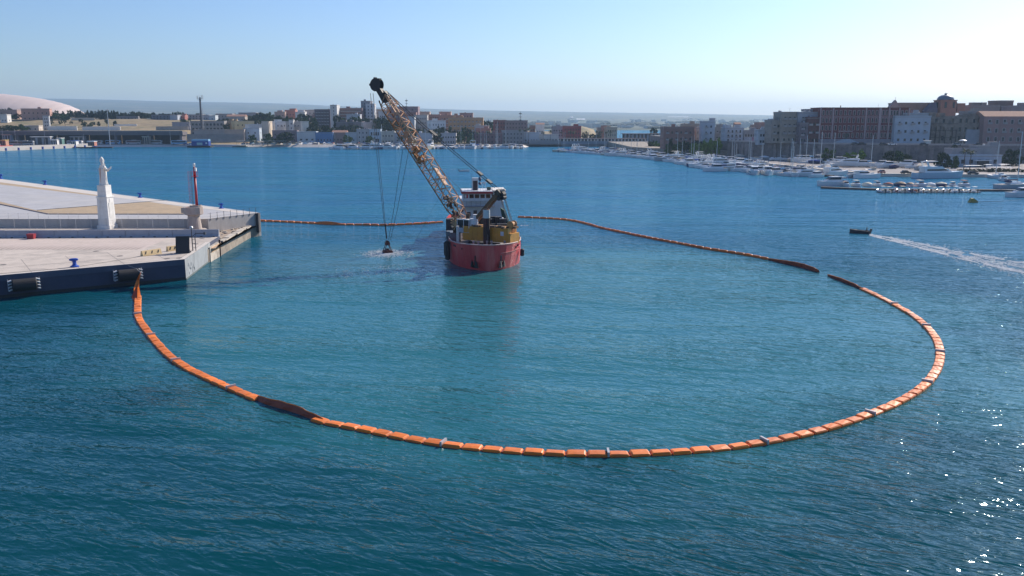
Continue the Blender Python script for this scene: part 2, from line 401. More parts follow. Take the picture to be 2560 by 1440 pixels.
while t < LO-.5:
    L = rnd.uniform(1.6, 2.6); c = Vector((o1.x, o1.y))+dO*(t+L/2)+nO*rnd.uniform(.25, .5)
    MB().box(c.x, c.y, ZO-.25+rnd.uniform(-.05, .05), L-.06, 1.1, .7, angO+rnd.uniform(-.02, .02)).obj('stone_block', ston_l, oqr)
    t += L
for k in range(90):
    tt = rnd.uniform(4, LO-1); dd = rnd.uniform(1.2, 7)
    c = Vector((o1.x, o1.y))+dO*tt+nO*dd; s = rnd.uniform(.15, .5)
    if k == 0: rb = MB()
    rb.box(c.x, c.y, ZO-.12+s*.2, s*1.4, s, s*.6, rnd.uniform(0, 3))
rb.obj('rubble', ston_l, kind='stuff', label='loose stones and gravel on the old quay head')
MB().prism([(oq[0][0]+1, oq[0][1]+2), (o1.x+nO.x*1.4, o1.y+nO.y*1.4), (o2.x+nO.x*1.4, o2.y+nO.y*1.4), (w2.x, w2.y-.2), (w1.x, w1.y+.3), (a4.x, a4.y+1.2)], ZO-.16, ZO-.146+.01).obj('ground', mat('scrub_ground', (.36, .29, .22), .95, .25, .8, stain=(.16, .07, .05), stain_amt=.6, stain_scale=.5), kind='structure', label='rubble strewn ground of the old quay head')
# upper quay: retaining wall and surfaces
up = [(-260, w1.y), (w1.x, w1.y), (w2.x, w2.y), (w2.x+.4, w2.y+.8), (wf.x, wf.y), (wfe.x, wfe.y), (-260, wfe.y)]
wallm = mat('retaining_wall', (.42, .40, .38), .9, .1, .35, stain=(.27, .25, .24), stain_amt=.6, stain_scale=.35, streak=True, bump=.02, bscale=3)
MB().prism(up, -2, ZU).obj('quay', wallm, kind='structure', label='long concrete retaining wall of the upper quay')
MB().prism(up, ZU-.01, ZU+.004).obj('pavement', greyp, kind='structure', label='grey surface of the upper quay')
def sheet(pts, z, m, lab, name='pavement'):
    MB().prism([(P(x, y, z).x, P(x, y, z).y) for x, y in pts], z-.004, z).obj(name, m, kind='structure', label=lab)
sheet([(-260, 426), (0, 455), (233, 485), (490, 521), (487, 535), (120, 535), (0, 511), (-260, 460)], ZU+.008, tanm, 'tan gravel strip on the upper quay')
sheet([(-260, 432), (0, 461), (233, 489), (411, 501.5), (92, 526), (0, 504), (-260, 452)], ZU+.012, greyp, 'grey screed field of the upper quay')
sheet([(w, h) for w, h in ((-260, 418.6), (0, 447.6), (638, 532.6), (600, 532.4), (300, 495), (0, 455.5), (-260, 426))], ZU+.016, conc_l, 'pale coping strip along the far edge of the upper quay')
mb = MB()
for a, b in (((0, 511.5), (120, 536)), ((120, 536), (487, 536.5)), ((-260, 459), (0, 511.5))):
    A, B = P(*a, ZU), P(*b, ZU); strip(mb, A, B, .35, ZU, ZU+.14)
mb.obj('kerb', mat('dark_kerb', (.17, .14, .14), .9), kind='structure', label='dark kerb between walkway and gravel')
mb = MB(); strip(mb, (-200, w1.y), (w1.x, w1.y), .35, ZU, ZU+.07, -.03); strip(mb, w1, w2, .35, ZU, ZU+.07, -.03)
mb.obj('kerb', conc_l, kind='structure', label='pale cap of the retaining wall')
mb = MB(); A, B = P(92, 526, ZU), P(420, 500.5, ZU)
mb.tube((A.x, A.y, ZU+.06), (B.x, B.y, ZU+.06), .05, 5)
mb.obj('mooring_rope', mat('dark_rope', (.05, .05, .05), .8), label='dark line stretched across the tan and grey upper quay', cat='rope')
# bulkhead at tip
MB().box(w2.x+.15, w2.y-.1, 2.9, .5, 1.2, 4.0).obj('pillar', mat('dark_fender', (.06, .055, .055), .8), label='dark fender post at the tip of the upper quay', cat='post')

steel = mat('galvanised', (.52, .52, .53), .5, .1, 2, metal=.4)
def fence(name, label, cat, pts_line, n, h, base, wires=6, r=.035):
    f = thing(name, label, cat, (0, 0, 0)); mbw = MB()
    for a, b in zip(pts_line, pts_line[1:]):
        a, b = Vector(a), Vector(b)
        for k in range(wires): 
            z = h*(k+.6)/wires; mbw.tube(a+Vector((0, 0, z)), b+Vector((0, 0, z)), .012, 3, cap=False)
    pm = MB().tube((0, 0, 0), (0, 0, h), r, 6).mesh('post', steel)
    L = sum((Vector(b)-Vector(a)).length for a, b in zip(pts_line, pts_line[1:]))
    for k in range(n):
        s = L*k/(n-1)
        for a, b in zip(pts_line, pts_line[1:]):
            l_ = (Vector(b)-Vector(a)).length
            if s <= l_+1e-4: p = Vector(a)+(Vector(b)-Vector(a))*(s/l_); break
            s -= l_
        put('post', pm, f, p)
    wo_ = mbw.obj('wire_mesh', steel, f, kind='stuff')
    return f
xf = [P(x, 573, ZA) for x in (-40, 498)]
fence('mesh_fence', 'tall wire fence behind the concrete barriers', 'fence', [(xf[0].x, xf[0].y, ZA), (xf[1].x, xf[1].y, ZA)], 15, 2.1, ZA, 9)
fence('handrail', 'long wire railing on the retaining wall behind the statue', 'railing', [(-111, w1.y+.25, ZU+.07), (w1.x-2, w1.y+.25, ZU+.07)], 26, 1.15, ZU, 4, .03)
r_ = thing('handrail', 'short railing of dark posts on the wall towards the quay tip', 'railing'); 
dm = mat('dark_steel', (.09, .09, .10), .6, .15, 3, metal=.3)
dd = (w2-w1); 
for k in range(8):
    p = w1+dd*(k+.4)/7.6; MB().tube((p.x, p.y-.1, ZU-.3), (p.x, p.y-.1, ZU+1.25), .045, 6).obj('post', dm, r_)
mb = MB()
for z in (.45, 1.1): mb.tube((w1.x, w1.y-.1, ZU+z), (w2.x, w2.y-.1, ZU+z), .015, 4)
mb.obj('wire_mesh', dm, r_, kind='stuff')
# jersey barriers
jm = mat('barrier_concrete', (.33, .35, .40), .85, .07, .8, stain=(.22, .23, .26), stain_amt=.4, stain_scale=1.2)
bx = [-50, 15, 75, 135, 194.5, 255, 313.5, 372, 430.5, 489, 547]
def barrier_mesh(L):
    pr = [(-.42, 0), (-.42, .12), (-.2, .42), (-.12, 1.32), (.12, 1.32), (.2, .42), (.42, .12), (.42, 0)]
    return MB().rings([[(x, y, z) for y, z in pr] for x in (-L/2, -L/2+.02, L/2-.02, L/2)]).mesh('concrete_barrier', jm)
names = ['leftmost concrete barrier cut by the photo edge', 'concrete barrier left of the red bin', 'concrete barrier with the red bin in front of it', 'concrete barrier left of the statue pedestal', 'concrete barrier just left below the statue pedestal', 'concrete barrier directly in front of the statue pedestal', 'concrete barrier just right of the statue pedestal', 'concrete barrier behind the striped yellow blocks', 'concrete barrier behind the black board', 'last concrete barrier, below the red beacon tower']
for i in range(10):
    A, B = P(bx[i], 595-3*bx[i]/547, ZA), P(bx[i+1], 595-3*bx[i+1]/547, ZA)
    o = put('concrete_barrier', barrier_mesh((B-A).length-.07), None, (A+B)/2+Vector((0, .35, .004)), math.atan2(B.y-A.y, B.x-A.x), names[i], 'barrier', 'concrete barriers in a row')
    for q_ in (-.25, .28):
        MB().bb(q_*(B-A).length-.2, q_*(B-A).length+.2, -.435, -.38, 0, .14).obj('slot', mat('slot_dark', (.03, .03, .03), .9), o)
def px_w(px, Y): return px*Y/F
# red bin
c = P(79, 597, ZA)
b_ = thing('red_bin', 'small dark red plastic bin standing against the concrete barriers', 'bin', (c.x, c.y, ZA+.004))
rm = mat('red_plastic', (.32, .03, .04), .6, .1, 2)
MB().box(0, 0, .4, 1.15, .8, .8, taper=1.08).obj('body', rm, b_); MB().box(0, 0, .85, 1.3, .92, .09).obj('lid', rm, b_)
# statue
c = P(260, 573.5, ZA); mar = mat('white_stone', (.72, .71, .68), .75, .06, 1.5, stain=(.5, .47, .43), stain_amt=.5, stain_scale=1.6, streak=True)
sc = c.y/F*1.02
pd_ = thing('statue', 'white stone bishop statue with mitre and outstretched arm on tall pedestal', 'statue', (c.x, c.y+1.6, ZA+.004), R(-9))
def ptier(name, w, z0, z1, taper=.93, m=mar): MB().box(0, 0, (z0+z1)/2, w, w, z1-z0, taper=taper).obj(name, m, pd_)
ptier('plinth', 2.75, 0, .7, .99)
for k_ in range(6): ptier('stone_course', 2.30-.035*k_, .7+k_*.9, .7+k_*.9+.885, .985)
ptier('cornice', 2.32, 6.1, 6.3, 1.0)
for k_ in range(2): ptier('stone_course', 1.85-.05*k_, 6.3+k_*.98, 6.3+k_*.98+.965, .98)
ptier('top_slab', 1.8, 8.26, 8.42, 1.0)
MB().box(1.125, 0, 3.6, .05, 1.3, 3.0).obj('inscription_panel', mat('panel_stone', (.66, .65, .61), .8), pd_)
MB().box(1.08, 0, 5.5, .1, .8, .8, taper=.7).obj('coat_of_arms', mar, pd_)
def robe():
    mb = MB(); N = 28; prof = [(0, .98, .80), (.3, .92, .74), (1.2, .82, .64), (2.2, .80, .58), (3.0, .82, .55), (3.5, .78, .50), (3.8, .52, .40), (3.95, .26, .26)]
    rg = []
    for k, (z, a, b) in enumerate(prof):
        fold = .10*(1-z/4.2)+.02
        rg.append([((a+fold*math.sin(i*2*math.pi/N*9+z*1.3))*math.cos(2*math.pi*i/N)+.12*z*.15, (b+fold*math.sin(i*2*math.pi/N*7))*math.sin(2*math.pi*i/N), z) for i in range(N)])
    return mb.rings(rg)
st = put('robe', robe().mesh('robe', mar, True), pd_, (0, 0, 8.4))
st.scale = (.86, .86, 1.0)
hd = MB().lathe([(.02, 0), (.24, .08), (.31, .3), (.3, .5), (.24, .66), (.1, .74)], 14, (.05, 0, 12.28)); hd.box(.05, -.3, 12.6, .1, .12, .16)
hd.obj('head', mar, pd_, smooth=True)
mt = MB()
for s in (-1, 1): mt.rings([[(x*w+.05+t_, s*.06+y*d, 12.85+h) for x, y in ((-1, -1), (1, -1), (1, 1), (-1, 1))] for h, w, d, t_ in ((0, .30, .2, 0), (.45, .36, .14, -.02), (.8, .2, .08, -.05), (1.0, .03, .03, -.08))])
mt.obj('mitre', mar, pd_)
MB().lathe([(.42, -.1), (.5, 0), (.42, .12)], 14, (.05, 0, 12.22)).obj('collar', mar, pd_, smooth=True)
am = MB().tube((.6, 0, 11.6), (1.25, -.35, 11.25), .30, 8, .24).tube((1.25, -.35, 11.25), (2.05, -.6, 11.75), .26, 8, .13)
am.obj('arm', mar, pd_, smooth=True)
hn = MB().box(2.16, -.63, 11.84, .24, .12, .22)
for k in range(4): hn.tube((2.24, -.7+.05*k, 11.8+.05*k), (2.46-.04*abs(k-1.5), -.76+.05*k, 11.95+.05*k), .03, 5, .02)
hn.tube((2.14, -.63, 11.94), (2.2, -.66, 12.12), .035, 5, .025); hn.obj('hand', mar, pd_)
am = MB().tube((.3, -.3, 11.6), (.75, -.7, 11.5), .27, 8, .2).tube((.75, -.7, 11.5), (.98, -.75, 12.35), .19, 8, .11)
am.obj('arm', mar, pd_, smooth=True)
hn = MB().box(1.0, -.76, 12.45, .2, .1, .22)
for k in range(4): hn.tube((.93+.05*k, -.78, 12.54), (.92+.06*k, -.8, 12.78-.03*abs(k-1)), .028, 5, .018)
hn.tube((1.08, -.76, 12.45), (1.2, -.78, 12.58), .03, 5, .02); hn.obj('hand', mar, pd_)
MB().rings([[(x, y, 8.5+z) for x, y in ((-.72, -.1), (-.2, -.62), (-.05, -.5), (-.5, .1))] for z in (0.4, 3.2)]).obj('mantle', mat('mantle_stone', (.52, .38, .32), .8), pd_)  # mantle in a darker, redder stone tone
# beacon tower
c = P(501, 574, ZA); dY = w1.y-2.3; c.x = (501-1280)*(dY+4)/F
bt = thing('beacon_tower', 'round concrete harbour light base with red steel column and caged ladder', 'beacon', (c.x, dY, ZA+.003), 0); bt.scale = (1, 1, .93)
cm = mat('tower_concrete', (.42, .36, .32), .9, .12, .8, stain=(.33, .2, .18), stain_amt=.6, stain_scale=.8, streak=True, bump=.03, bscale=3)
MB().lathe([(1.42, 0), (1.12, 2.6), (1.12, 2.9), (1.3, 3.0)], 20).obj('shaft', cm, bt, smooth=False)
MB().lathe([(1.2, 2.9), (1.85, 3.15), (1.85, 4.6), (1.55, 4.62), (1.5, 4.2), (.4, 4.15)], 12).obj('drum', cm, bt)
MB().lathe([(1.15, 4.2), (1.15, 4.95), (.95, 4.97), (.9, 4.5)], 16, (.55, 0, 0)).obj('well_ring', cm, bt)
MB().box(-1.6, -.7, 4.0, .7, .9, 1.1).obj('lug', cm, bt)
red = mat('red_paint', (.42, .02, .03), .45, .12, 2)
hh = 12.9
MB().tube((.75, 0, 4.2), (.75, 0, 10.9), .26, 12, .22).tube((.75, 0, 10.9), (.75, 0, hh), .2, 10, .16).obj('column', red, bt, smooth=True)
MB().lathe([(.62, 10.9), (.62, 10.98), (.1, 10.98)], 12, (.75, 0, 0)).obj('platform', red, bt)
mb = MB()
for k in range(8):
    an = k*math.pi/4; mb.tube((.75+.6*math.cos(an), .6*math.sin(an), 10.98), (.75+.6*math.cos(an), .6*math.sin(an), 12.0), .02, 4)
    mb.tube((.75+.6*math.cos(an), .6*math.sin(an), 12.0), (.75+.6*math.cos(an+.785), .6*math.sin(an+.785), 12.0), .02, 4)
mb.obj('railing', red, bt)
MB().lathe([(.16, hh), (.2, hh+.1), (.2, hh+.5), (.24, hh+.55), (.12, hh+.75)], 12, (.75, 0, 0)).obj('lantern', mat('white_paint', (.78, .78, .76), .5), bt)
MB().box(.98, 0, hh-.55, .3, .35, .7).obj('light_box', mat('white_paint', (.78, .78, .76), .5), bt)
mb = MB()
for s in (-.22, .22): mb.tube((.05, s, 4.3), (.05, s, 12.0), .03, 5)
for k in range(26): mb.tube((.05, -.22, 4.5+k*.29), (.05, .22, 4.5+k*.29), .018, 4)
mb.obj('ladder', dm, bt)
mb = MB()
for k in range(12):
    z = 5.6+k*.58; pts = [(.05-.38*math.sin(a)*1.7, .34*math.cos(a), z) for a in [math.pi*j/6 for j in range(7)]]; mb.path(pts, .011, 4)
for j in range(1, 6):
    a = math.pi*j/6; mb.tube((.05-.38*math.sin(a)*1.7, .34*math.cos(a), 5.6), (.05-.38*math.sin(a)*1.7, .34*math.cos(a), 12.0), .011, 4)
mb.obj('ladder_cage', red, bt)
# blue bollards
blue = mat('blue_paint', (.012, .07, .38), .4, .15, 3)
def bollard(px, py, z, s, label):
    c = P(px, py, z); b = thing('bollard', label, 'bollard', (c.x, c.y, z), R(20), 'blue mooring bollards')
    MB().lathe([(.58, 0), (.58, .12), (.44, .18), (.30, .3)], 14).obj('base', blue, b)
    MB().lathe([(.32, .17), (.24, .5), (.27, .85)], 12).obj('post', blue, b)
    MB().rings([[(x, w*math.cos(a), 1.0+hh_*math.sin(a)) for a in [2*math.pi*i/10 for i in range(10)]] for x, w, hh_ in ((-.62, .1, .1), (-.5, .22, .16), (-.2, .28, .2), (.2, .28, .2), (.45, .2, .14), (.52, .08, .06))]).obj('head', blue, b)
    b.scale = (s,)*3
bollard(187, 667, ZA+.012, 1.05, 'large blue bollard alone on the near quay edge')
bollard(553.5, 521, ZU+.02, .95, 'blue bollard at the upper quay tip, right of the beacon')
bollard(350.5, 494, ZU+.02, 1.0, 'blue bollard on the far edge between statue and beacon')
bollard(113, 462, ZU+.02, 1.1, 'blue bollard on the far edge left of the statue')
bollard(2, 447, ZU+.02, 1.3, 'blue bollard at the left photo edge')
# striped yellow blocks
yb = mat('cream_yellow', (.62, .46, .24), .7, .08, 2); bk = mat('black_rubber', (.018, .018, .02), .7, .2, 2)
def yblock(px0, px1, py0, py1, label, n):
    A, B = P(px0, py0, ZA), P(px1, py1, ZA); L = (B-A).length
    t_ = thing('striped_block', label, 'barrier block', ((A+B)/2+Vector((0, .2, .006))), math.atan2(B.y-A.y, B.x-A.x), 'yellow blocks with black stripes')
    MB().rings([[(x, y, z) for y, z in ((-.35, 0), (-.3, .25), (-.14, .8), (.14, .8), (.3, .25), (.35, 0))] for x in (-L/2, L/2)]).obj('body', yb, t_)
    for k in range(n):
        x = -L/2+L*(k+.5)/n; MB().add([(x-.22, -.325, .26), (x+.02, -.325, .26), (x+.24, -.19, .68), (x, -.19, .68)], [(0, 1, 2, 3)]).obj('stripe', bk, t_)
yblock(353, 400, 641, 634, 'cream yellow concrete block with three black stripes', 3)
yblock(417, 440, 629, 626, 'cream yellow concrete block half hidden behind the black board', 2)
# black board
c = P(455, 634, ZA)
t_ = thing('board', 'tall black leaning sign board seen from behind on the quay', 'board', (c.x, c.y+.5, ZA+.006), R(8))
m4 = Matrix.Rotation(R(-14), 3, 'X')
MB().box(0, 0, 1.35, 2.1, .12, 2.7, rot=m4).obj('panel', mat('black_board', (.02, .021, .024), .6), t_)
for s in (-1, 1): MB().tube((s*.95, .35, 0), (s*.95, -.05, 1.9), .05, 5).obj('leg', bk, t_)
MB().box(0, .3, .12, 2.1, 1.2, .22).obj('base', bk, t_)
# camera pole
c = P(486, 627, ZA)
t_ = thing('camera_pole', 'dark twin pole with dome light and side arm at the quay corner', 'pole', (c.x, c.y, ZA+.006))
MB().tube((-.25, 0, 0), (-.25, 0, 3.6), .08, 8).obj('post', dm, t_); MB().tube((.25, 0, 0), (.25, 0, 2.4), .07, 8).obj('post', dm, t_)
MB().tube((-.25, 0, 2.2), (.45, -.1, 2.85), .05, 6).tube((.4, -.1, 2.85), (1.8, -.1, 2.85), .07, 6).obj('arm', dm, t_)
MB().box(1.9, -.1, 2.85, .35, .3, .42).obj('floodlight', dm, t_)
MB().lathe([(.05, 3.55), (.28, 3.65), (.3, 3.8), (.15, 4.0)], 12, (-.25, 0, 0)).obj('dome', mat('dome_grey', (.55, .57, .6), .3), t_)
for z in (.5, 1.2, 1.9): MB().tube((-.25, 0, z), (.25, 0, z), .035, 5).obj('brace', dm, t_)
# cylinder fenders on the dark quay face
fz = 1.75
def fender(px0, px1, label):
    # face plane line a1-a2
    nA = Vector((dirA.y, -dirA.x)); cs = []
    for px in (px0, px1):
        best = min((abs(PX((a0+dirA*s_)+Vector((0, 0, fz-ZA)))[0]-px), s_) for s_ in [k*.1-10 for k in range(500)]); cs.append(best[1])
    sA, sB = cs; mid = a0+dirA*((sA+sB)/2); L = sB-sA; an = math.atan2(dirA.y, dirA.x)
    t_ = thing('quay_fender', label, 'fender', (mid.x+nA.x*.95, mid.y+nA.y*.95, fz), an, 'black cylindrical fenders on the quay wall')
    MB().rings([[(x, r*math.cos(a), r*math.sin(a)) for a in [2*math.pi*i/20 for i in range(20)]] for x, r in ((-L/2, .7), (-L/2+.12, .85), (L/2-.12, .85), (L/2, .7))]).obj('cylinder', bk, t_, smooth=False)
    wm_ = mat('white_bracket', (.62, .63, .64), .5)
    for s in (-1, 1):
        q_ = MB().bb(s*(L/2+.42)-.03, s*(L/2+.42)+.03, .5, .9, -.8, .8); pr = q_.obj('bracket', steel, t_)
        for k in range(4): MB().box(s*(L/2+.22), .25, .62-k*.42, .5, .7, .12, rot=Matrix.Rotation(R(18*s), 3, 'Y')).obj('bracket_fin', wm_, t_)
    return mid, L, an
fender(28, 90, 'black cylindrical fender on the quay wall at the left photo edge')
fender(291, 345, 'black cylindrical fender where the orange boom is tied')
A = P(352, 640, ZA); B = P(308, 658, ZA)
MB().path([P(0, 684, ZA+.05), P(185, 668, ZA+.05), P(352, 641, ZA+.05), P(445, 632, ZA+.05)], .022, 4).obj('mooring_rope', mat('dark_rope', (.05, .05, .05), .8), label='thin dark line lying along the near quay edge past the bollard', cat='rope')

# faint dark scrawl on the sunlit quay end, not readable
gr_ = MB(); rnd = random.Random(2); e_ = (a3-a2); nn_ = Vector((e_.y, -e_.x, 0)).normalized()*.075
for k in range(16):
    f_ = .10+.22*k/16; p_ = a2+e_*f_+nn_; z_ = 1.35+rnd.uniform(-.5, .45)
    gr_.tube((p_.x, p_.y, z_), (p_.x+e_.x*.012, p_.y+e_.y*.012, z_+rnd.uniform(-.6, .6)), .028, 4)
gr_.obj('graffiti', mat('faded_spray', (.22, .25, .29), .9), kind='stuff', label='faded dark scrawl on the sunlit quay end wall')
# far suburbs on the plain, too small to pick apart
tw = MB(); tr_ = MB(); rnd = random.Random(44)
for k in range(900):
    Y = 2250+rnd.random()**1.6*5200; px = rnd.uniform(150, 2250); X = (px-1280)*Y/F
    if mnoise.noise(Vector((px*.012, Y*.0012, 3))) < -.05: continue
    w_ = rnd.uniform(8, 34); tw.box(X, Y, 6+max(0, (Y-2600))*.006+rnd.uniform(0, 4), w_, 10, rnd.uniform(5, 13))
tw.obj('distant_town', mat('far_walls', (.62, .58, .52), .9, .2, .02), kind='stuff', label='scattered pale houses of the hazy far plain')
for k in range(1500):
    Y = 2200+rnd.random()**1.5*5000; px = rnd.uniform(150, 2250); X = (px-1280)*Y/F
    if mnoise.noise(Vector((px*.01, Y*.001, 9))) < .0: continue
    w_ = rnd.uniform(15, 60); tr_.lathe([(w_*.5, 0), (w_*.42, 5), (w_*.2, 8)], 6, (X, Y, 1+max(0, (Y-2600))*.006))
tr_.obj('distant_woods', mat('far_woods', (.018, .032, .02), .95, .3, .02), kind='stuff', label='dark tree belts of the hazy far plain')
# ---------------------------------------------------------------- dredging vessel
BOW = P(1222, 678, 0); YAW = R(5.0)
aft = Vector((-math.sin(YAW), math.cos(YAW), 0)); rgt = Vector((math.cos(YAW), math.sin(YAW), 0))
def SP(px, py, s):
    """point of the sight line on the vessel's cross plane s metres aft of the stem, in vessel coordinates (x right, y aft, z up)"""
    d = ray(px, py); t = (aft.dot(BOW)+s-aft.dot(Vector((0, 0, 0))))/aft.dot(d)
    w = Vector((0, 0, CZ))+d*t; r = w-BOW
    return Vector((r.dot(rgt), r.dot(aft), w.z))
def SW(v): return BOW+rgt*v[0]+aft*v[1]+Vector((0, 0, v[2]))
ship = thing('dredging_vessel', 'red hulled working ship with white wheelhouse moored inside the orange boom', 'ship', BOW, YAW)
def hull_mat():
    m = mat('red_hull', (.50, .036, .042), .5, .16, .5, stain=(.56, .17, .14), stain_amt=.6, stain_scale=.45, streak=True, bump=.03, bscale=1.0)
    return m
HM = hull_mat()
DZ = 2.7
stn = [(0.0, .06, .05), (.35, 1.15, .75), (.9, 2.05, 1.5), (1.8, 3.1, 2.5), (3.2, 4.2, 3.6), (5.0, 5.1, 4.65), (7.5, 5.85, 5.55), (11, 6.25, 6.1), (30, 6.3, 6.25), (48, 6.2, 6.1), (54, 5.6, 5.3), (56, 5.0, 4.4)]
def top(s): return 3.95+.28*max(0, 1-s/6)-.0*s if s < 14 else (3.95 if s < 15 else 3.3)
def hull_rings(k=1.0, z0=None):
    rg = []
    for s, bt_, bw in stn:
        zt = top(s); mid = (bt_+bw)/2+.05
        rk = -.0
        rg.append([(-bt_, s-.35*(1-s/60)*0, zt), (-mid, s, 2.0), (-bw, s, 0.0), (-bw*.8, s+.2, -1.2), (bw*.8, s+.2, -1.2), (bw, s, 0), (mid, s, 2.0), (bt_, s, zt)])
    return rg
hm = MB(); rg = hull_rings(); n_ = len(rg[0])
vs = [p for r in rg for p in r]; fs = []
for k in range(len(rg)-1):
    for i in range(n_-1): fs.append((k*n_+i, (k+1)*n_+i, (k+1)*n_+i+1, k*n_+i+1))
hm.add(vs, fs); hm.add(rg[-1], [tuple(range(n_))])
# inner bulwark skin, 12 cm inside
inn_ = [[(-max(.02, bt_-.14), s+.12, top(s)), (-max(.02, bt_-.14), s+.12, DZ), (max(.02, bt_-.14), s+.12, DZ), (max(.02, bt_-.14), s+.12, top(s))] for s, bt_, bw in stn[:-1]]
vs = [p for r in inn_ for p in r]; fs = []
for k in range(len(inn_)-1): 
    fs += [(k*4, k*4+1, k*4+5, k*4+4), (k*4+2, k*4+3, k*4+7, k*4+6)]
hm.add(vs, fs)
hm.obj('hull', HM, ship)
dk = MB(); dk.add([(x, s+.12, DZ) for s, b_, w_ in stn for x in (-b_+.1, b_-.1)], [(2*k, 2*k+1, 2*k+3, 2*k+2) for k in range(len(stn)-1)])
dk.obj('deck', mat('dark_deck', (.06, .05, .05), .8, .3, .8, stain=(.16, .08, .05), stain_amt=.6, stain_scale=.8), ship)
cap = MB()
for s in (-1, 1):
    pts = [(s*(b_-.05), y, top(y)+.02) for y, b_, w_ in stn[:9]]
    for a, b in zip(pts, pts[1:]):
        if (Vector(a)-Vector(b)).length > .2: cap.tube(a, b, .10, 5)
cap.obj('cap_rail', mat('rail_tan', (.48, .36, .33), .7, .2, 2), ship)
MB().tube((0, -.02, -.8), (0, -.05, 4.2), .09, 8).obj('stem_bar', HM, ship)
def hull_x(y, z):   # half breadth
    for (s0, a0_, b0_), (s1, a1_, b1_) in zip(stn, stn[1:]):
        if y <= s1:
            t = (y-s0)/(s1-s0); bt_ = lerp(a0_, a1_, t); bw = lerp(b0_, b1_, t)
            return lerp(bw, bt_, min(1, z/4))+.05*(1-abs(z-2)/2)
    return 6.3
# rubbing strake on the right bow, mooring ports, name plates
mb = MB(); pts = [(hull_x(y, 2.9)+.03, y, 2.75+.0*y) for y in (1.0, 1.8, 3.2, 5.0, 6.4)]; mb.path(pts, .05, 4)
mb.obj('strake', mat('pink_strake', (.55, .22, .2), .6), ship)
for s in (-1, 1):
    y = 4.6 if s > 0 else 3.4
    MB().box(s*(hull_x(y, 3.3)+.02), y, 3.25, .12, .5, .28).obj('mooring_port', bk, ship)
blk = mat('hull_lettering', (.035, .03, .035), .6)
ly = 5.25
for sgn, y0_ in ((1, 5.0), (-1, 5.3)):      # worn name on each bow, only strokes can be made out
    for k in range(7):
        y = y0_+k*.16 if sgn > 0 else y0_+k*.2
        MB().box(sgn*(hull_x(y, 3.45)+.03), y, 3.42, .05, .11 if sgn > 0 else .14, .34 if k % 3 else .26).obj('name_letter', blk, ship)
# anchors in their recesses
am_ = mat('anchor_iron', (.13, .10, .09), .8, .3, 3)
for s, yy in ((1, 1.15), (-1, 1.2)):
    x = hull_x(yy, 1.2)+.12; an = R(58 if s > 0 else -58)
    e = put('anchor', None, ship, (s*x, yy-.1, 1.35), an-math.pi/2*0)
    a_ = MB().tube((0, 0, -.75), (0, 0, 1.05), .12, 6)
    a_.add([(-.75, -.1, -.55), (.75, -.1, -.55), (.6, .25, -.95), (-.6, .25, -.95), (-.75, -.3, -.5), (.75, -.3, -.5), (.6, -.1, -.95), (-.6, -.1, -.95)], [(0, 1, 2, 3), (4, 7, 6, 5), (0, 4, 5, 1), (2, 6, 7, 3), (1, 5, 6, 2), (0, 3, 7, 4)])
    for q_ in (-1, 1): a_.rings([[(q_*.6+x_*w, -.2+y_*w, z) for x_, y_ in ((-1, -1), (1, -1), (1, 1), (-1, 1))] for z, w in ((-.85, .2), (-.2, .14), (.25, .02))])
    a_.obj('anchor_body', am_ if s > 0 else bk, e)
    MB().lathe([(.5, 0), (.5, .03)], 12, (0, .25, 0)).obj('recess', am_, e)
# fenders over the side
def hang(px, py0, py1, s, r, label=None):
    A, B = SP(px, py0, s), SP(px, py1, s)
    f = MB().lathe([(r*.5, 0), (r, .12), (r, (A-B).length-.12), (r*.5, (A-B).length)], 10, tuple(B)).obj('fender', bk, ship, smooth=False)
    mb = MB().tube(A, (A.x-.3, A.y, 4.0), .03, 4).obj('fender_rope', bk, f)
hang(1305.5, 622, 640, 6.8, .36)
for k, (px, a, b, s) in enumerate(((1119.5, 602, 650, 8.5), (1116.5, 604, 640, 12), (1122, 560, 600, 20))): hang(px, a, b, s, .46)
# spud pole
pc = SP(1216.5, 612, 4.8)
tp = SP(1216.5, 545, 4.8).z; tt = SP(1216.5, 524.5, 4.8).z
rp = mat('spud_black', (.022, .014, .014), .8, .3, 1.5, stain=(.13, .035, .03), stain_amt=.7, stain_scale=.6)
MB().lathe([(.56, DZ-.5), (.56, tp)], 24, (pc.x, pc.y, 0)).obj('spud_pole', rp, ship, smooth=False)
MB().lathe([(.585, tp), (.585, tt), (.5, tt+.01), (.5, tt-.1)], 24, (pc.x, pc.y, 0)).obj('spud_collar', mat('pale_collar', (.50, .56, .58), .5, .06, 2, stain=(.30, .12, .06), stain_amt=.4, stain_scale=1.5, streak=True), ship)
mb = MB(); rnd = random.Random(5)
for k in range(9): mb.box(pc.x+rnd.uniform(-.35, .35), pc.y+rnd.uniform(-.3, .3), tt+.06, .25, .2, .18, rnd.uniform(0, 3))
mb.obj('pole_scrap', mat('rust_scrap', (.33, .17, .10), .8), ship)
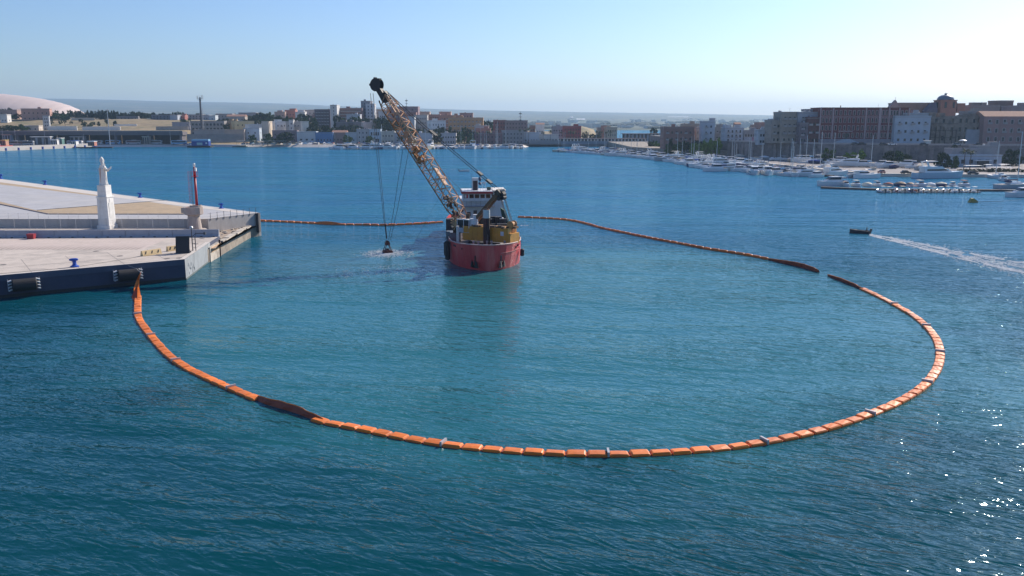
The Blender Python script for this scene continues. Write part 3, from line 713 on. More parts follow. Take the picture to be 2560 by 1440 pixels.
# foredeck gear
mb = MB()
for k in range(14):
    x = -4.8+k*.72+rnd.uniform(-.2, .2); y = 4.3+abs(x)*.35+rnd.uniform(0, 1.5)
    mb.box(x, y, DZ+.35, rnd.uniform(.2, .7), rnd.uniform(.2, .6), rnd.uniform(.5, 1.0), rnd.uniform(0, 3))
mb.obj('winch_gear', mat('deck_gear', (.05, .055, .06), .7, .4, 2), ship)
for px in (1184, 1196, 1218, 1229, 1262):
    q_ = SP(px, 610, 3.6); MB().lathe([(.14, DZ), (.14, 4.25), (.2, 4.3), (.2, 4.45)], 8, (q_.x, max(q_.y, 1.6), 0)).obj('mooring_bitt', mat('gear_grey', (.32, .3, .3), .7), ship)
q_ = SP(1219, 560, 2.2); MB().tube((q_.x, 2.2, DZ), (q_.x, 2.2, SP(1219, 587, 2.2).z), .05, 6).obj('jack_staff', dm, ship)
A = SP(1145, 606, 6.5); B = SP(1144, 565, 6.5)
MB().tube((A.x, A.y, DZ), (B.x, B.y, B.z), .26, 8).obj('side_post', mat('white_paint_worn', (.55, .54, .53), .6, .15, 2), ship)
mb = MB(); 
for k in range(7):
    mb.box(SP(1134, 590, 12).x+rnd.uniform(-.8, .8), 12+k*2.2, 3.7+rnd.uniform(-.4, .5), 1.2, 1.5, 1.7)
mb.obj('deck_cargo', mat('blue_grey_gear', (.10, .13, .17), .7, .4, .8), ship)
mb = MB()
for k, (px, py, s, w, h) in enumerate(((1128, 560, 20, 1.9, 4.2), (1140, 580, 17, 1.6, 2.6))):
    c = SP(px, py, s); mb.bb(c.x-w/2, c.x+w/2, s-1, s+1, DZ, c.z+1)
mb.obj('ladder_gantry', mat('dark_gantry', (.03, .032, .04), .7), ship)
# superstructure
wp = mat('ship_white', (.62, .64, .66), .5, .05, 1, stain=(.42, .36, .32), stain_amt=.35, stain_scale=.8, streak=True)
wr = mat('ship_red', (.36, .02, .03), .5, .1, 2); gl = mat('dark_glass', (.012, .018, .025), .08, .1, 1)
S1 = 34.0
def xz(px, py, s): q_ = SP(px, py, s); return q_.x, q_.z
xl, zr = xz(1157, 484, S1); xr, _ = xz(1229, 484, S1); _, zw = xz(1193, 515, S1)
xl2, _ = xz(1153, 520, S1); xr2, _ = xz(1260, 520, S1)
zmid = xz(1193, 504, S1)[1]
wh = put('wheelhouse', None, ship, (0, 0, 0))
# front wall with real window openings
z0w, z1w = zmid, zr; wins = [xz(px, 490, S1)[0] for px in (1165, 1179, 1192.5, 1206.5, 1220.5)]
zwa, zwb = xz(1193, 495.5, S1)[1], xz(1193, 485.8, S1)[1]; ww = .86
mb = MB(); e = [xl]
for w in wins: e += [w-ww/2, w+ww/2]
e.append(xr)
for k in range(0, len(e)-1):
    if k % 2 == 0: mb.bb(e[k], e[k+1], S1, S1+.15, z0w, z1w)
    else: mb.bb(e[k], e[k+1], S1, S1+.15, z0w, zwa); mb.bb(e[k], e[k+1], S1, S1+.15, zwb, z1w)
mb.bb(xl, xr, S1+.151, S1+7, z0w, z1w)
mb.obj('wheelhouse_wall', wp, wh)
for w in wins: MB().bb(w-ww/2, w+ww/2, S1+.08, S1+.12, zwa, zwb).obj('window', gl, wh)
MB().bb(xl-.3, xr+.3, S1-.5, S1+7.4, zr, zr+.38).obj('roof_fascia', wr, wh)
MB().bb(xl-.2, xr+.2, S1-.4, S1+7.2, zr+.38, zr+.46).obj('roof_top', wp, wh)
MB().bb(wins[0]-.3, wins[0]+.08, S1+.03, S1+.06, zwa+.1, zwb-.08).obj('flag_reflection', mat('reflection_white', (.6, .6, .6), .7), wh)  # flag's reflection in the window, built as white and red plates
MB().bb(wins[0]+.09, wins[0]+.4, S1+.03, S1+.06, zwa+.1, zwb-.08).obj('flag_reflection', mat('reflection_red', (.5, .03, .03), .7), wh)
dh = put('deckhouse', None, ship, (0, 0, 0))
MB().bb(xl2, xr2, S1+.6, S1+14, DZ, zmid-.01).obj('deckhouse_wall', wp, dh)
MB().bb(xr+.35, xr2-.1, S1+1.2, S1+8, zmid, zr+.2).obj('side_tier', wp, dh)
MB().bb(xr+.3, xr2+.5, S1+.8, S1+8.4, zr+.2, zr+.55).obj('side_roof', mat('cream_white', (.72, .68, .62), .6), dh)
MB().bb(xl-.3, xr+.6, S1-1.0, S1+.58, zw-.1, zw).obj('bridge_deck', mat('bridge_grey', (.25, .26, .29), .7), dh)
mb = MB(); zr0 = zw
for k in range(8):
    x = lerp(xl-.2, xr+.5, k/7); mb.tube((x, S1-.95, zw), (x, S1-.95, zw+1.05), .025, 4)
for z in (.5, 1.05): mb.tube((xl-.2, S1-.95, zw+z), (xr+.5, S1-.95, zw+z), .025, 4)
mb.obj('rail', dm, dh)
for px, py0, py1 in ((1188, 526, 540), (1204, 528, 540), (1172, 530, 541)):
    A, B = SP(px, py0, S1+.5), SP(px, py1, S1+.5); MB().bb(A.x-.35, A.x+.35, S1+.52, S1+.59, B.z, A.z).obj('door', mat('door_dark', (.08, .06, .06), .6), dh)
for px, py in ((1242, 492), (1250, 492), (1235, 492)):
    A = SP(px, py, S1+1.1); MB().bb(A.x-.3, A.x+.3, S1+1.12, S1+1.19, A.z-.35, A.z+.35).obj('window', gl, dh)
# funnel frame, radar, day shapes, antennas
A, B = SP(1188, 478, S1+3), SP(1188, 444.5, S1+3)
fn = put('funnel', None, ship, (0, 0, 0)); hw = .62; zt_ = B.z; zb_ = zr+.46
MB().bb(A.x-hw, A.x+hw, S1+2.4, S1+3.6, zt_-.55, zt_).obj('funnel_cap', wp, fn)
for x in (-hw+.08, hw-.08):
    for y in (S1+2.48, S1+3.52): MB().bb(A.x+x-.07, A.x+x+.07, y-.07, y+.07, zb_, zt_-.55).obj('leg', wp, fn)
MB().bb(A.x-hw+.17, A.x+hw-.17, S1+2.5, S1+3.5, zb_, zt_-.56).obj('funnel_core', mat('funnel_dark', (.035, .02, .025), .6), fn)
MB().bb(A.x+hw-.16, A.x+hw-.001, S1+2.57, S1+3.4, zb_+.2, zt_-.56).obj('funnel_panel', wr, fn)
C = SP(1210, 457, S1+2); rd = put('radar', None, ship, (0, 0, 0))
for x in (-.35, .25): MB().tube((C.x+x, S1+2, zb_), (C.x+x, S1+2, C.z-.2), .04, 5).obj('leg', wp, rd)
MB().box(C.x, S1+2, C.z-.1, .5, .4, .25).obj('motor', wp, rd)
MB().box(C.x+.15, S1+2, C.z+.12, 1.25, .16, .16, rot=Matrix.Rotation(R(-9), 3, 'Y')).obj('scanner', mat('white_paint', (.78, .78, .76), .5), rd)
ds = put('day_signal', None, ship, (0, 0, 0)); nb = mat('navy_shape', (.01, .02, .08), .6)
C = SP(1200, 436, S1+1); mb = MB(); mb.tube((C.x, S1+1, zb_), (C.x, S1+1, C.z+1.2), .018, 4); mb.obj('halyard', dm, ds)
for py in (436, 447.5, 459):
    C = SP(1200, py, S1+1); MB().lathe([(.02, -.55), (.36, 0), (.02, .55)] if py == 447.5 else [(.02, -.4), (.36, 0), (.02, .4)], 10, (C.x, S1+1, C.z)).obj('signal_shape', nb, ds)
for px, py in ((1179, 434), (1154, 474), (1230, 452), (1247, 465)):
    C = SP(px, py, S1+2); MB().tube((C.x, S1+2, zb_), (C.x, S1+2, C.z), .03, 4).obj('antenna', dm, ship)
C = SP(1222, 474, S1+2); MB().box(C.x, S1+2, zb_+.35, .75, .6, .6).obj('roof_box', mat('green_box', (.03, .07, .06), .6), ship)
mb = MB()
for k in range(11):
    x = lerp(xl-.2, xr+.2, k/10); mb.tube((x, S1-.3, zb_), (x, S1-.3, zb_+.75), .02, 4)
mb.tube((xl-.2, S1-.3, zb_+.75), (xr+.2, S1-.3, zb_+.75), .02, 4); mb.obj('roof_rail', dm, ship)
# dark deck machinery midships
mb = MB(); rnd = random.Random(8)
for k in range(26):
    px = rnd.uniform(1195, 1262); s = rnd.uniform(16, 28); zt = SP(px, rnd.uniform(538, 560), s).z
    c = SP(px, 560, s); mb.bb(c.x-rnd.uniform(.3, 1.0), c.x+rnd.uniform(.3, 1.0), s-.6, s+.6, DZ, max(DZ+.4, zt))
mb.obj('deck_machinery', mat('machinery', (.028, .032, .036), .6, .5, 1.2), ship)
C0 = SP(1251, 520, 24); C1 = SP(1270, 562, 24)
gm = mat('green_steel', (.03, .16, .09), .6, .3, 2)
MB().add([(C0.x, 24, C0.z), (C0.x+.5, 24, C0.z-.1), (C1.x+.3, 24, C1.z), (C1.x-.9, 24, C1.z), (C0.x, 24.6, C0.z), (C0.x+.5, 24.6, C0.z-.1), (C1.x+.3, 24.6, C1.z), (C1.x-.9, 24.6, C1.z)], [(0, 1, 2, 3), (7, 6, 5, 4), (0, 4, 5, 1), (1, 5, 6, 2), (3, 7, 4, 0)]).obj('green_frame', mat('green_dark', (.012, .05, .035), .6), ship)
MB().path([C0+Vector((0, -.1, 0)), C0+Vector((.9, -.1, -.6)), C1+Vector((.5, -.1, 0))], .09, 6).obj('green_rail', gm, ship)
A = SP(1256, 545, 20); B = SP(1263, 562, 18); MB().tube(A, B, .16, 6).obj('strut', wp, ship)
# ---------------------------------------------------------------- crane on the foredeck
ft = D(1158, 549, 146.6); tip = D(947, 222, 154.6)
hd_ = Vector((tip.x-ft.x, tip.y-ft.y, 0)).normalized()          # horizontal boom direction
CY = math.atan2(-hd_.y, -hd_.x)                                  # house long axis points away from the boom
back_ = -hd_; sidev = Vector((-back_.y, back_.x, 0))
cb = Vector((ft.x, ft.y, DZ))
crane = thing('crane', 'rusty yellow lattice boom dredging crane on the deck of the red ship', 'crane', cb, CY)
def CL(w):   # world -> crane local
    r = Vector(w)-cb; return Vector((r.dot(back_), r.dot(sidev), r.z))
yl = mat('crane_yellow', (.50, .235, .022), .55, .12, 1.2, stain=(.30, .15, .05), stain_amt=.5, stain_scale=.8, streak=True)
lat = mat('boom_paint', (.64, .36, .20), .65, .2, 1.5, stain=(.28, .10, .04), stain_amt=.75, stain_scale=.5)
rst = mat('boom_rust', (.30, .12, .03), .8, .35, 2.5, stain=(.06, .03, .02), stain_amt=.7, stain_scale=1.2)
HB, HF, HWD, HZ0, HZ1 = 9.5, .8, 3.1, 1.4, 3.75
MB().bb(HF, HB, -HWD/2, HWD/2, HZ0, HZ1).obj('machine_house', yl, crane)
mb = MB().bb(HB+.003, HB+.5, -HWD/2-.05, HWD/2+.05, HZ0-.35, HZ1-.9); mb.obj('counterweight', yl, crane)
MB().bb(HB+.005, HB+.07, -.1, 1.05, HZ1-.8, HZ1-.05).obj('vent', mat('vent_rust', (.28, .10, .02), .7), crane)
nd = 9
for k in range(nd):
    x0 = HF+.2+k*(HB-HF-.4)/nd; w = (HB-HF-.4)/nd-.06
    for z0, z1 in ((HZ0+.1, HZ0+1.2), (HZ0+1.26, HZ1-.1)): MB().bb(x0, x0+w, -HWD/2-.045, -HWD/2-.003, z0, z1).obj('door', yl, crane)
MB().bb(HB-1.35, HB-.75, -HWD/2-.06, -HWD/2-.047, HZ0+1.1, HZ0+1.8).obj('notice_plate', mat('plate_white', (.5, .52, .58), .6), crane)
rnd = random.Random(11)
mb = MB()
for k in range(12): mb.box(lerp(HF+.5, HB-.3, k/11), rnd.uniform(-1.3, -.2), HZ1+.12, rnd.uniform(.4, 1.0), rnd.uniform(.3, .9), rnd.uniform(.15, .4), rnd.uniform(-.2, .2))
mb.obj('roof_clutter', mat('clutter', (.10, .07, .05), .8, .5, 1.5), crane)
for x in (5.6, 6.4): MB().box(x, -1.0, HZ1+.1, .75, .5, .18).obj('roof_hatch', mat('hatch_tan', (.55, .44, .3), .7), crane)
MB().lathe([(2.2, -.0), (2.2, .5), (1.6, .52), (1.6, .75)], 24, (3.2, 0, 0)).obj('slew_ring', bk, crane)
for s in (-1, 1): MB().rings([[(3.2+x, s*2.1+y, z) for x, z in ((-3.4, .35), (-3, .02), (3, .02), (3.4, .35), (3, .74), (-3, .74))] for y in (-.4, .4)]).obj('crawler_track', bk, crane)
# cab on the near side
c = CL(D(1163, 562, 145.4)); cabw = 1.9
cabe = put('cab', None, crane, (c.x, c.y, c.z))
wf_ = mat('cab_white', (.6, .62, .66), .5, .08, 2)
MB().bb(-1.3, 1.35, -.75, .75, .9, 1.02).obj('cab_roof', mat('white_paint', (.78, .78, .76), .5), cabe)
MB().bb(-1.2, 1.2, -.7, .7, -1.25, -.45).obj('cab_base', mat('cab_blue_grey', (.34, .40, .47), .5), cabe)
MB().bb(-1.15, 1.15, -.66, .66, -.449, .9).obj('cab_glass', gl, cabe)
for x in (-1.17, .1, 1.17):
    for y in (-.68, .68): MB().bb(x-.05, x+.05, y-.05, y+.05, -.45, .9).obj('pillar', wf_, cabe)
c2 = CL(D(1188, 552, 144.4))
ex = put('exhaust_unit', None, crane, (c2.x, c2.y, c2.z))
MB().lathe([(.45, -.9), (.5, -.8), (.5, .3), (.3, .4), (.3, .9), (.42, 1.0), (.42, 1.08), (.1, 1.1)], 14).obj('silencer', wf_, ex, smooth=False)
MB().bb(-.9, -.2, -.4, .4, -1.0, .35).obj('housing', wf_, ex)
# boom
def boom():
    b = put('boom', None, crane)
    A, B = CL(ft), CL(tip); ax = (B-A); L = ax.length; ax.normalize()
    wdir = Vector((0, 1, 0)); hdir = ax.cross(wdir).normalized()
    if hdir.z < 0: hdir = -hdir
    def half(t): 
        if t < .10: return lerp(.45, 1.12, t/.10)
        if t > .86: return lerp(1.12, .55, (t-.86)/.14)
        return 1.12
    def wid(t):
        if t > .86: return lerp(1.0, .5, (t-.86)/.14)
        return 1.0
    n = 26; ts = [k/n*.93 for k in range(n+1)]
    def pt(t, a, c): return A+ax*(L*t)+hdir*(a*half(t))+wdir*(c*wid(t))
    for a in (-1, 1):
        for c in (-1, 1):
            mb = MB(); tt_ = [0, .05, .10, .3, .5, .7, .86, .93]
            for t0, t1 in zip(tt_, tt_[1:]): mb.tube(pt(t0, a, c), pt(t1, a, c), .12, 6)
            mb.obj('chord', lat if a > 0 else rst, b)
    bar = MB().tube((0, 0, 0), (0, 0, 1), 1, 5)
    me1, me2 = bar.mesh('lacing', lat), bar.mesh('lacing', rst)
    def lace(p, q, me, r=.06):
        o = bpy.data.objects.new('lacing', me); COL.objects.link(o); o.parent = b; d = q-p
        o.location = p; o.rotation_mode = 'QUATERNION'; o.rotation_quaternion = d.to_track_quat('Z', 'Y'); o.scale = (r, r, d.length)
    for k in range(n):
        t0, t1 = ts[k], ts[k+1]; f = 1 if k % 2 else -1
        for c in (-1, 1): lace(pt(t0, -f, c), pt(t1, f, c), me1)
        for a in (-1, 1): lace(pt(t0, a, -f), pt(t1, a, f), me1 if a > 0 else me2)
        if k % 4 == 0:
            for c in (-1, 1): lace(pt(t0, -1, c), pt(t0, 1, c), me1)
            lace(pt(t0, 1, -1), pt(t0, 1, 1), me1, .07); lace(pt(t0, -1, -1), pt(t0, -1, 1), me2)
    # orange fairlead mass and winch in the middle, plates
    rnd = random.Random(4); mb = MB()
    rot = Matrix((hdir, wdir, ax)).transposed()
    for k in range(34):
        t = rnd.uniform(.44, .55); p = A+ax*(L*t)+hdir*rnd.uniform(-1.0, .55)+wdir*rnd.uniform(-.8, .8)
        mb.box(p.x, p.y, p.z, rnd.uniform(.08, .5), rnd.uniform(.1, .5), rnd.uniform(.15, .9), rot=rot)
    mb.obj('fairlead', rst, b)
    mb = MB(); rnd = random.Random(9)
    for k in range(30):
        t = rnd.uniform(.02, .2); p = A+ax*(L*t)+hdir*rnd.uniform(-.9, .5)+wdir*rnd.uniform(-.7, .7)
        mb.box(p.x, p.y, p.z, rnd.uniform(.1, .6), rnd.uniform(.1, .6), rnd.uniform(.2, 1.0), rot=rot)
    mb.obj('boom_winch', mat('winch_dark', (.10, .06, .045), .8, .5, 1.5), b)
    mb = MB()
    for t in (.60, .64):
        p = A+ax*(L*t)+wdir*-.75; mb.box(p.x, p.y, p.z, 1.3, .06, .9, rot=rot)
    p = A+ax*(L*.86)+hdir*.6; mb.box(p.x, p.y, p.z, .1, 1.3, 3.4, rot=rot)
    p = A+ax*(L*.30)+hdir*.95; mb.box(p.x, p.y, p.z, .08, .9, 3.6, rot=rot)
    mb.obj('boom_plate', mat('boom_plate', (.42, .24, .15), .7, .2, 2), b)
    # head
    hdm = mat('head_black', (.012, .012, .014), .6, .2, 2)
    hb = put('boom_head', None, crane)
    mb = MB(); mb.rings([[A+ax*(L*t)+hdir*(a*h)+wdir*(c*w) for a, c in ((-1, -1), (1, -1), (1, 1), (-1, 1))] for t, h, w in ((.905, .56, .6), (.96, .48, .5), (1.01, .45, .42))])
    mb.obj('neck', hdm, hb)
    for c in (-.42, -.14, .14, .42):
        ctr = A+ax*(L*1.028)+hdir*.1+wdir*c
        q = wdir.to_track_quat('Z', 'Y')
        mb = MB(); mb.rings([[ctr+wdir*z+(hdir*math.cos(u)+ax*math.sin(u))*r for u in [2*math.pi*i/24 for i in range(24)]] for z, r in ((-.1, 1.12), (-.04, 1.0), (.04, 1.0), (.1, 1.12))])
        mb.obj('sheave', hdm, hb)
    mb = MB()
    for u in (.3, 1.1, 2.4): 
        p = A+ax*(L*1.028)+(hdir*math.cos(u)+ax*math.sin(u))*1.2; mb.box(p.x, p.y, p.z, .35, .6, .35)
    p = A+ax*(L*.93)+hdir*.75; mb.box(p.x, p.y, p.z, .3, .7, 1.6, rot=rot); mb.obj('bracket', hdm, hb)
    return A, B, ax, L, hdir, wdir
A_, B_, AX, LB, HD_, WD_ = boom()
mb = MB(); rnd = random.Random(14)
for k in range(16): mb.box(rnd.uniform(-1.5, 1.2), rnd.uniform(-1.3, 1.1), rnd.uniform(2.6, 5.2), rnd.uniform(.2, .9), rnd.uniform(.2, .9), rnd.uniform(.3, 1.1), rnd.uniform(0, 3))
mb.obj('foot_ironwork', mat('foot_iron', (.06, .035, .02), .8, .5, 2), crane)
for k in range(9):
    a = k*.35-1.2; MB().tube((-.7, -.9, 4.0), (-.7+1.3*math.cos(a+2.6), -.9, 4.0+1.3*math.sin(a+2.6)), .07, 5).obj('reel_spoke', mat('spoke_tan', (.5, .33, .16), .7), crane)
# gantry
g0 = CL(D(1190, 551, 145.0)); g1 = CL(D(1249, 481, 142.8))
br = mat('gantry_brown', (.14, .075, .035), .7, .25, 1.5, stain=(.08, .05, .03), stain_amt=.5, stain_scale=.8)
ga = put('gantry', None, crane)
gd = (g1-g0).normalized(); gn = gd.cross(Vector((0, 1, 0)))
rot = Matrix((gn, Vector((0, 1, 0)), gd)).transposed()
for s in (-.6, .6):
    c = (g0+g1)/2; MB().box(c.x, c.y+s, c.z, .55, .26, (g1-g0).length, rot=rot).obj('leg', br, ga)
MB().box(g1.x, g1.y, g1.z, .9, 1.7, .8, rot=rot).obj('gantry_head', mat('gantry_dark', (.06, .045, .03), .7, .4, 2), ga)
hb0, hb1 = CL(D(1232, 480, 142.6)), CL(D(1262, 475, 142.6)); MB().tube(hb0, hb1, .22, 6).obj('cross_beam', mat('beam_cream', (.58, .45, .36), .6), ga)
MB().lathe([(.5, -.9), (.5, .9)], 16).mesh('gantry_sheave', br)
for k, (px, py) in enumerate(((1258, 486), (1259, 494), (1250, 496))):
    c = CL(D(px, py, 142.4)); MB().rings([[(c.x+.35*math.cos(u), c.y+z, c.z+.35*math.sin(u)) for u in [2*math.pi*i/14 for i in range(14)]] for z in (-.5, .5)]).obj('sheave', bk, ga)
# rear reel
c = CL(D(1280, 561, 141.8)); rl = put('reel', None, crane)
MB().rings([[(c.x+r*math.cos(u), c.y+z, c.z+r*math.sin(u)) for u in [2*math.pi*i/14 for i in range(14)]] for z, r in ((-.7, .62), (-.62, .62), (-.6, .45), (.6, .45), (.62, .62), (.7, .62))]).obj('drum', mat('reel_orange', (.45, .22, .08), .7, .3, 2), rl)
MB().box(c.x+.2, c.y, c.z-.45, 1.5, 1.1, .35).obj('reel_base', br, rl)
# ropes: luffing bundles, pendants, hoist
rope = mat('wire_rope', (.05, .05, .055), .6)
mb = MB()
for k in range(5):
    mb.tube(CL(D(1250+k*.9, 494, 142.6)), CL(D(1268+k*1.2, 553, 142.0)), .022, 4)
    mb.tube(CL(D(1258+k*.9, 490, 142.4)), CL(D(1277+k*1.2, 553, 141.8)), .022, 4)
mb.obj('luffing_rope', rope, crane)
t1 = A_+AX*(LB*.965)+HD_*.75
for dy in (-.45, .45): 
    e_ = CL(D(1240, 469, 143.2)); e_.y += dy; s_ = t1.copy(); s_.y += dy
    MB().path([s_, (s_+e_)/2-Vector((0, 0, .25)), e_], .065, 5).obj('pendant_rope', rope, crane)
for k, t in enumerate((.45, .86, .94)):
    e_ = CL(D(1240, 469, 143.2)); p = t1.lerp(e_, t); MB().box(p.x, p.y, p.z, .3 if k else .18, .9, 1.0 if k else 1.6, rot=Matrix((HD_, WD_, (e_-t1).normalized())).transposed()).obj('rope_link', bk, crane)
e_ = A_+AX*(LB*.40)+HD_*-.2; g_ = CL(SW(SP(1154, 476, S1+2)))
MB().tube(A_+AX*(LB*.52)+HD_*.3, g_, .03, 4).obj('guy_rope', rope, crane)
# grab bucket and its ropes (hang from the boom head)
bp_ = P(969, 632, 0)
gb = thing('grab_bucket', 'rusty clamshell grab bucket hanging on wires and dipping into the water', 'grab bucket', (bp_.x, bp_.y, -.25), R(25)); gb.scale = (.85,)*3
grm = mat('grab_rust', (.075, .022, .018), .7, .4, 3)
for s in (-1, 1):
    MB().rings([[(s*x, y, z) for x, z in ((0.0, 1.1), (.95, .7), (1.05, .1), (.5, -.9), (.02, -1.1))] for y in (-.7, .7)]).obj('shell', grm, gb)
    for y in (-.6, .6): MB().tube((s*.9, y, .6), (s*.25, y*.6, 2.2), .08, 6).obj('arm', grm, gb)
MB().box(0, 0, 2.3, .9, 1.0, .6).obj('head_block', grm, gb); MB().box(0, 0, 1.0, .5, .8, .5).obj('lower_block', bk, gb)
for s in (-.3, .3): MB().rings([[(r*math.cos(u), s+z, 2.65+r*math.sin(u)) for u in [2*math.pi*i/12 for i in range(12)]] for z, r in ((-.06, .35), (.06, .35))]).obj('sheave', grm, gb)
hr = thing('hoist_rope', 'long dark wires running from the boom down to the grab bucket', 'wire rope')
top_ = D(931, 233, 154.3); mid_ = D(963, 562, 153.6); low_ = Vector((bp_.x-.1, bp_.y, 2.7))
for dx in (-.35, .12): MB().path([top_+Vector((dx, 0, 0)), mid_+Vector((dx*.4, 0, 0))], .045, 5).obj('wire', rope, hr)
MB().path([mid_, low_], .13, 6).obj('hose', mat('thick_black', (.02, .02, .03), .8), hr)
for (px, py), (qx, qy) in (((1007, 374), (974, 616)), ((1022, 376), (979, 616))): MB().path([D(px, py, 150.5), D(lerp(px, qx, .6)-2, lerp(py, qy, .6), 152), Vector((P(qx, qy, 2.2).x*0+low_.x+(qx-969)*.07, low_.y, 2.4))], .04, 5).obj('wire', rope, hr)
MB().path([D(1110, 470, 146), D(1040, 600, 150), P(1015, 640, 0)], .015, 4).obj('wire', rope, hr)

# ---------------------------------------------------------------- floating containment boom
org = mat('boom_orange', (.80, .20, .018), .5, .12, 1.5, stain=(.55, .13, .03), stain_amt=.5, stain_scale=.7)
dred = mat('skirt_red', (.27, .05, .018), .6, .25, 1.2)
_n, _l = org.node_tree.nodes, org.node_tree.links      # every float has faded a little differently
_sc = next(x for x in _n if x.type == 'VECT_MATH'); _src = _sc.inputs['Scale'].links[0].from_socket
_oi = _n.new('ShaderNodeObjectInfo'); _mr = _n.new('ShaderNodeMapRange'); _mr.inputs['To Min'].default_value = .72; _mr.inputs['To Max'].default_value = 1.08
_mm = _n.new('ShaderNodeMath'); _mm.operation = 'MULTIPLY'; _l.new(_oi.outputs['Random'], _mr.inputs['Value']); _l.new(_mr.outputs[0], _mm.inputs[0]); _l.new(_src, _mm.inputs[1]); _l.new(_mm.outputs[0], _sc.inputs['Scale'])
grc = mat('connector_grey', (.50, .48, .47), .4, .1, 3, metal=.3)
def smooth_path(pts, step=.25):
    v = [Vector(p) for p in pts]; out = []
    for i in range(len(v)-1):
        p0, p1, p2, p3 = v[max(0, i-1)], v[i], v[i+1], v[min(len(v)-1, i+2)]
        n = max(2, int((p2-p1).length/step))
        for k in range(n):
            t = k/n; out.append(.5*((2*p1)+(p2-p0)*t+(2*p0-5*p1+4*p2-p3)*t*t+(3*p1-p0-3*p2+p3)*t**3))
    out.append(v[-1]); return out
def section_mesh(L, w, h, seed, pinch=True):
    rnd = random.Random(seed); rg = []
    for x, a, hh in ((-.5, .82, .35), (-.46, .97, .8), (-.40, 1, 1), (0, 1, 1.04), (.40, 1, 1), (.46, .97, .8), (.5, .82, .35)):
        x_ = x*L; ww = w/2*a; ht = h*hh*(1+rnd.uniform(-.04, .04)); tw = rnd.uniform(-.015, .015)
        rg.append([(x_, -ww, -.22), (x_, -ww, ht*.55), (x_, -ww*.86, ht*.92), (x_, -ww*.3, ht+tw), (x_, ww*.3, ht-tw), (x_, ww*.86, ht*.92), (x_, ww, ht*.55), (x_, ww, -.22)])
    return MB().rings(rg)
def place(path, u):
    return path[min(len(path)-1, int(u))]
def float_boom(name, label, pix, L=1.46, gap=.09, w=.88, h=.22, skip=(), conn=8, start=0, lift=None):
    root = thing(name, label, 'floating barrier', (0, 0, 0), 0, 'orange containment booms')
    path = smooth_path([P(x, y, 0) if not isinstance(x, tuple) else P(*x) for x, y in pix])
    acc = [0]
    for a, b in zip(path, path[1:]): acc.append(acc[-1]+(b-a).length)
    def at(s):
        import bisect
        i = min(len(acc)-2, max(0, bisect.bisect_left(acc, s)-1)); t = (s-acc[i])/max(1e-6, acc[i+1]-acc[i]); return path[i].lerp(path[i+1], t)
    ms = [section_mesh(L, w, h, k).mesh('float_section', org) for k in range(5)]
    cm_ = MB().box(0, 0, .22, .16, w*1.08, .36).mesh('connector', grc)
    sm_ = MB().box(0, 0, -.02, gap*2.2, w*.8, .2).mesh('joint', dred)
    s = start; k = 0; rnd = random.Random(len(pix)); tot = acc[-1]
    while s+L < tot:
        A, B = at(s), at(s+L); c = (A+B)/2; d = B-A; px = PX(c)[0]
        bad = any(a <= px <= b and (y0 <= PX(c)[1] <= y1) for a, b, y0, y1 in skip)
        an = math.atan2(d.y, d.x)
        if not bad:
            o = put('float_section', ms[k % 5], root, (c.x, c.y, rnd.uniform(-.03, .03)), an+rnd.uniform(-.02, .02))
            o.rotation_euler = (rnd.uniform(-.10, .10), rnd.uniform(-.02, .02), an+rnd.uniform(-.03, .03)); o.scale = (d.length/L, 1, 1)
            if conn and k % conn == conn-1: put('connector', cm_, root, at(s+L+gap/2), an)
            else: put('joint', sm_, root, at(s+L+gap/2), an)
        s += L+gap; k += 1
    return root, at, tot, acc, path
def skirt(root, pts, w0, hs, name='skirt'):
    """a length of barrier fabric turned on edge; hs = height above water along pts"""
    rg = []
    for i, (p, h) in enumerate(zip(pts, hs)):
        d = (pts[min(i+1, len(pts)-1)]-pts[max(i-1, 0)]); d.z = 0; d.normalize(); n = Vector((-d.y, d.x, 0))
        f = .06*math.sin(i*1.3)+.02*math.sin(i*3.9); h = h*.72*(1+.03*math.sin(i*2.3))
        rg.append([p+n*(-.10), p+n*(-.02+f)+Vector((0, 0, h*.55)), p+n*(.10+f)+Vector((0, 0, h)), p+n*(.22+f)+Vector((0, 0, h*.98)), p+n*(.16), p+n*.1+Vector((0, 0, -.3)), p+n*-.05+Vector((0, 0, -.3))])
    MB().rings(rg).obj(name, dred, root)
    MB().path([(r[3]+r[2])/2+Vector((0, 0, .02)) for r in rg], .06, 6).obj('skirt_edge', org, root)
pixA = [(345, 742), (345, 790), (360, 818), (385, 850), (420, 888), (460, 917), (512, 943), (562, 966), (615, 988), (670, 1011), (735, 1030), (805, 1055), (890, 1071), (975, 1089), (1065, 1106), (1165, 1119), (1275, 1129), (1390, 1135), (1520, 1138), (1650, 1134), (1755, 1127), (1850, 1117), (1960, 1098), (2060, 1075), (2150, 1046), (2240, 1010), (2305, 970), (2340, 928), (2350, 884), (2335, 840), (2290, 795), (2220, 754), (2150, 721), (2072, 690)]
ra, atA, totA, accA, pathA = float_boom('containment_boom', 'long orange floating barrier curving from the quay round the foreground', pixA, skip=((655, 800, 1000, 1060), (2060, 2155, 680, 724)))
# edge-on fabric lengths
def seg_between(path, px0, px1, y0, y1, n=14):
    pts = [p for p in path if px0 <= PX(p)[0] <= px1 and y0 <= PX(p)[1] <= y1]
    st = max(1, len(pts)//n); return pts[::st]+[pts[-1]]
pts = seg_between(pathA, 640, 808, 994, 1062); hs = [.22+.50*math.sin(math.pi*min(1, (i/(len(pts)-1))*.85+.12)) for i in range(len(pts))]
skirt(ra, pts, 1, hs)
pts = seg_between(pathA, 2062, 2160, 680, 726); hs = [.2+.38*math.sin(math.pi*min(1, (i/(len(pts)-1))*.9+.1)) for i in range(len(pts))]
skirt(ra, pts, 1, hs)
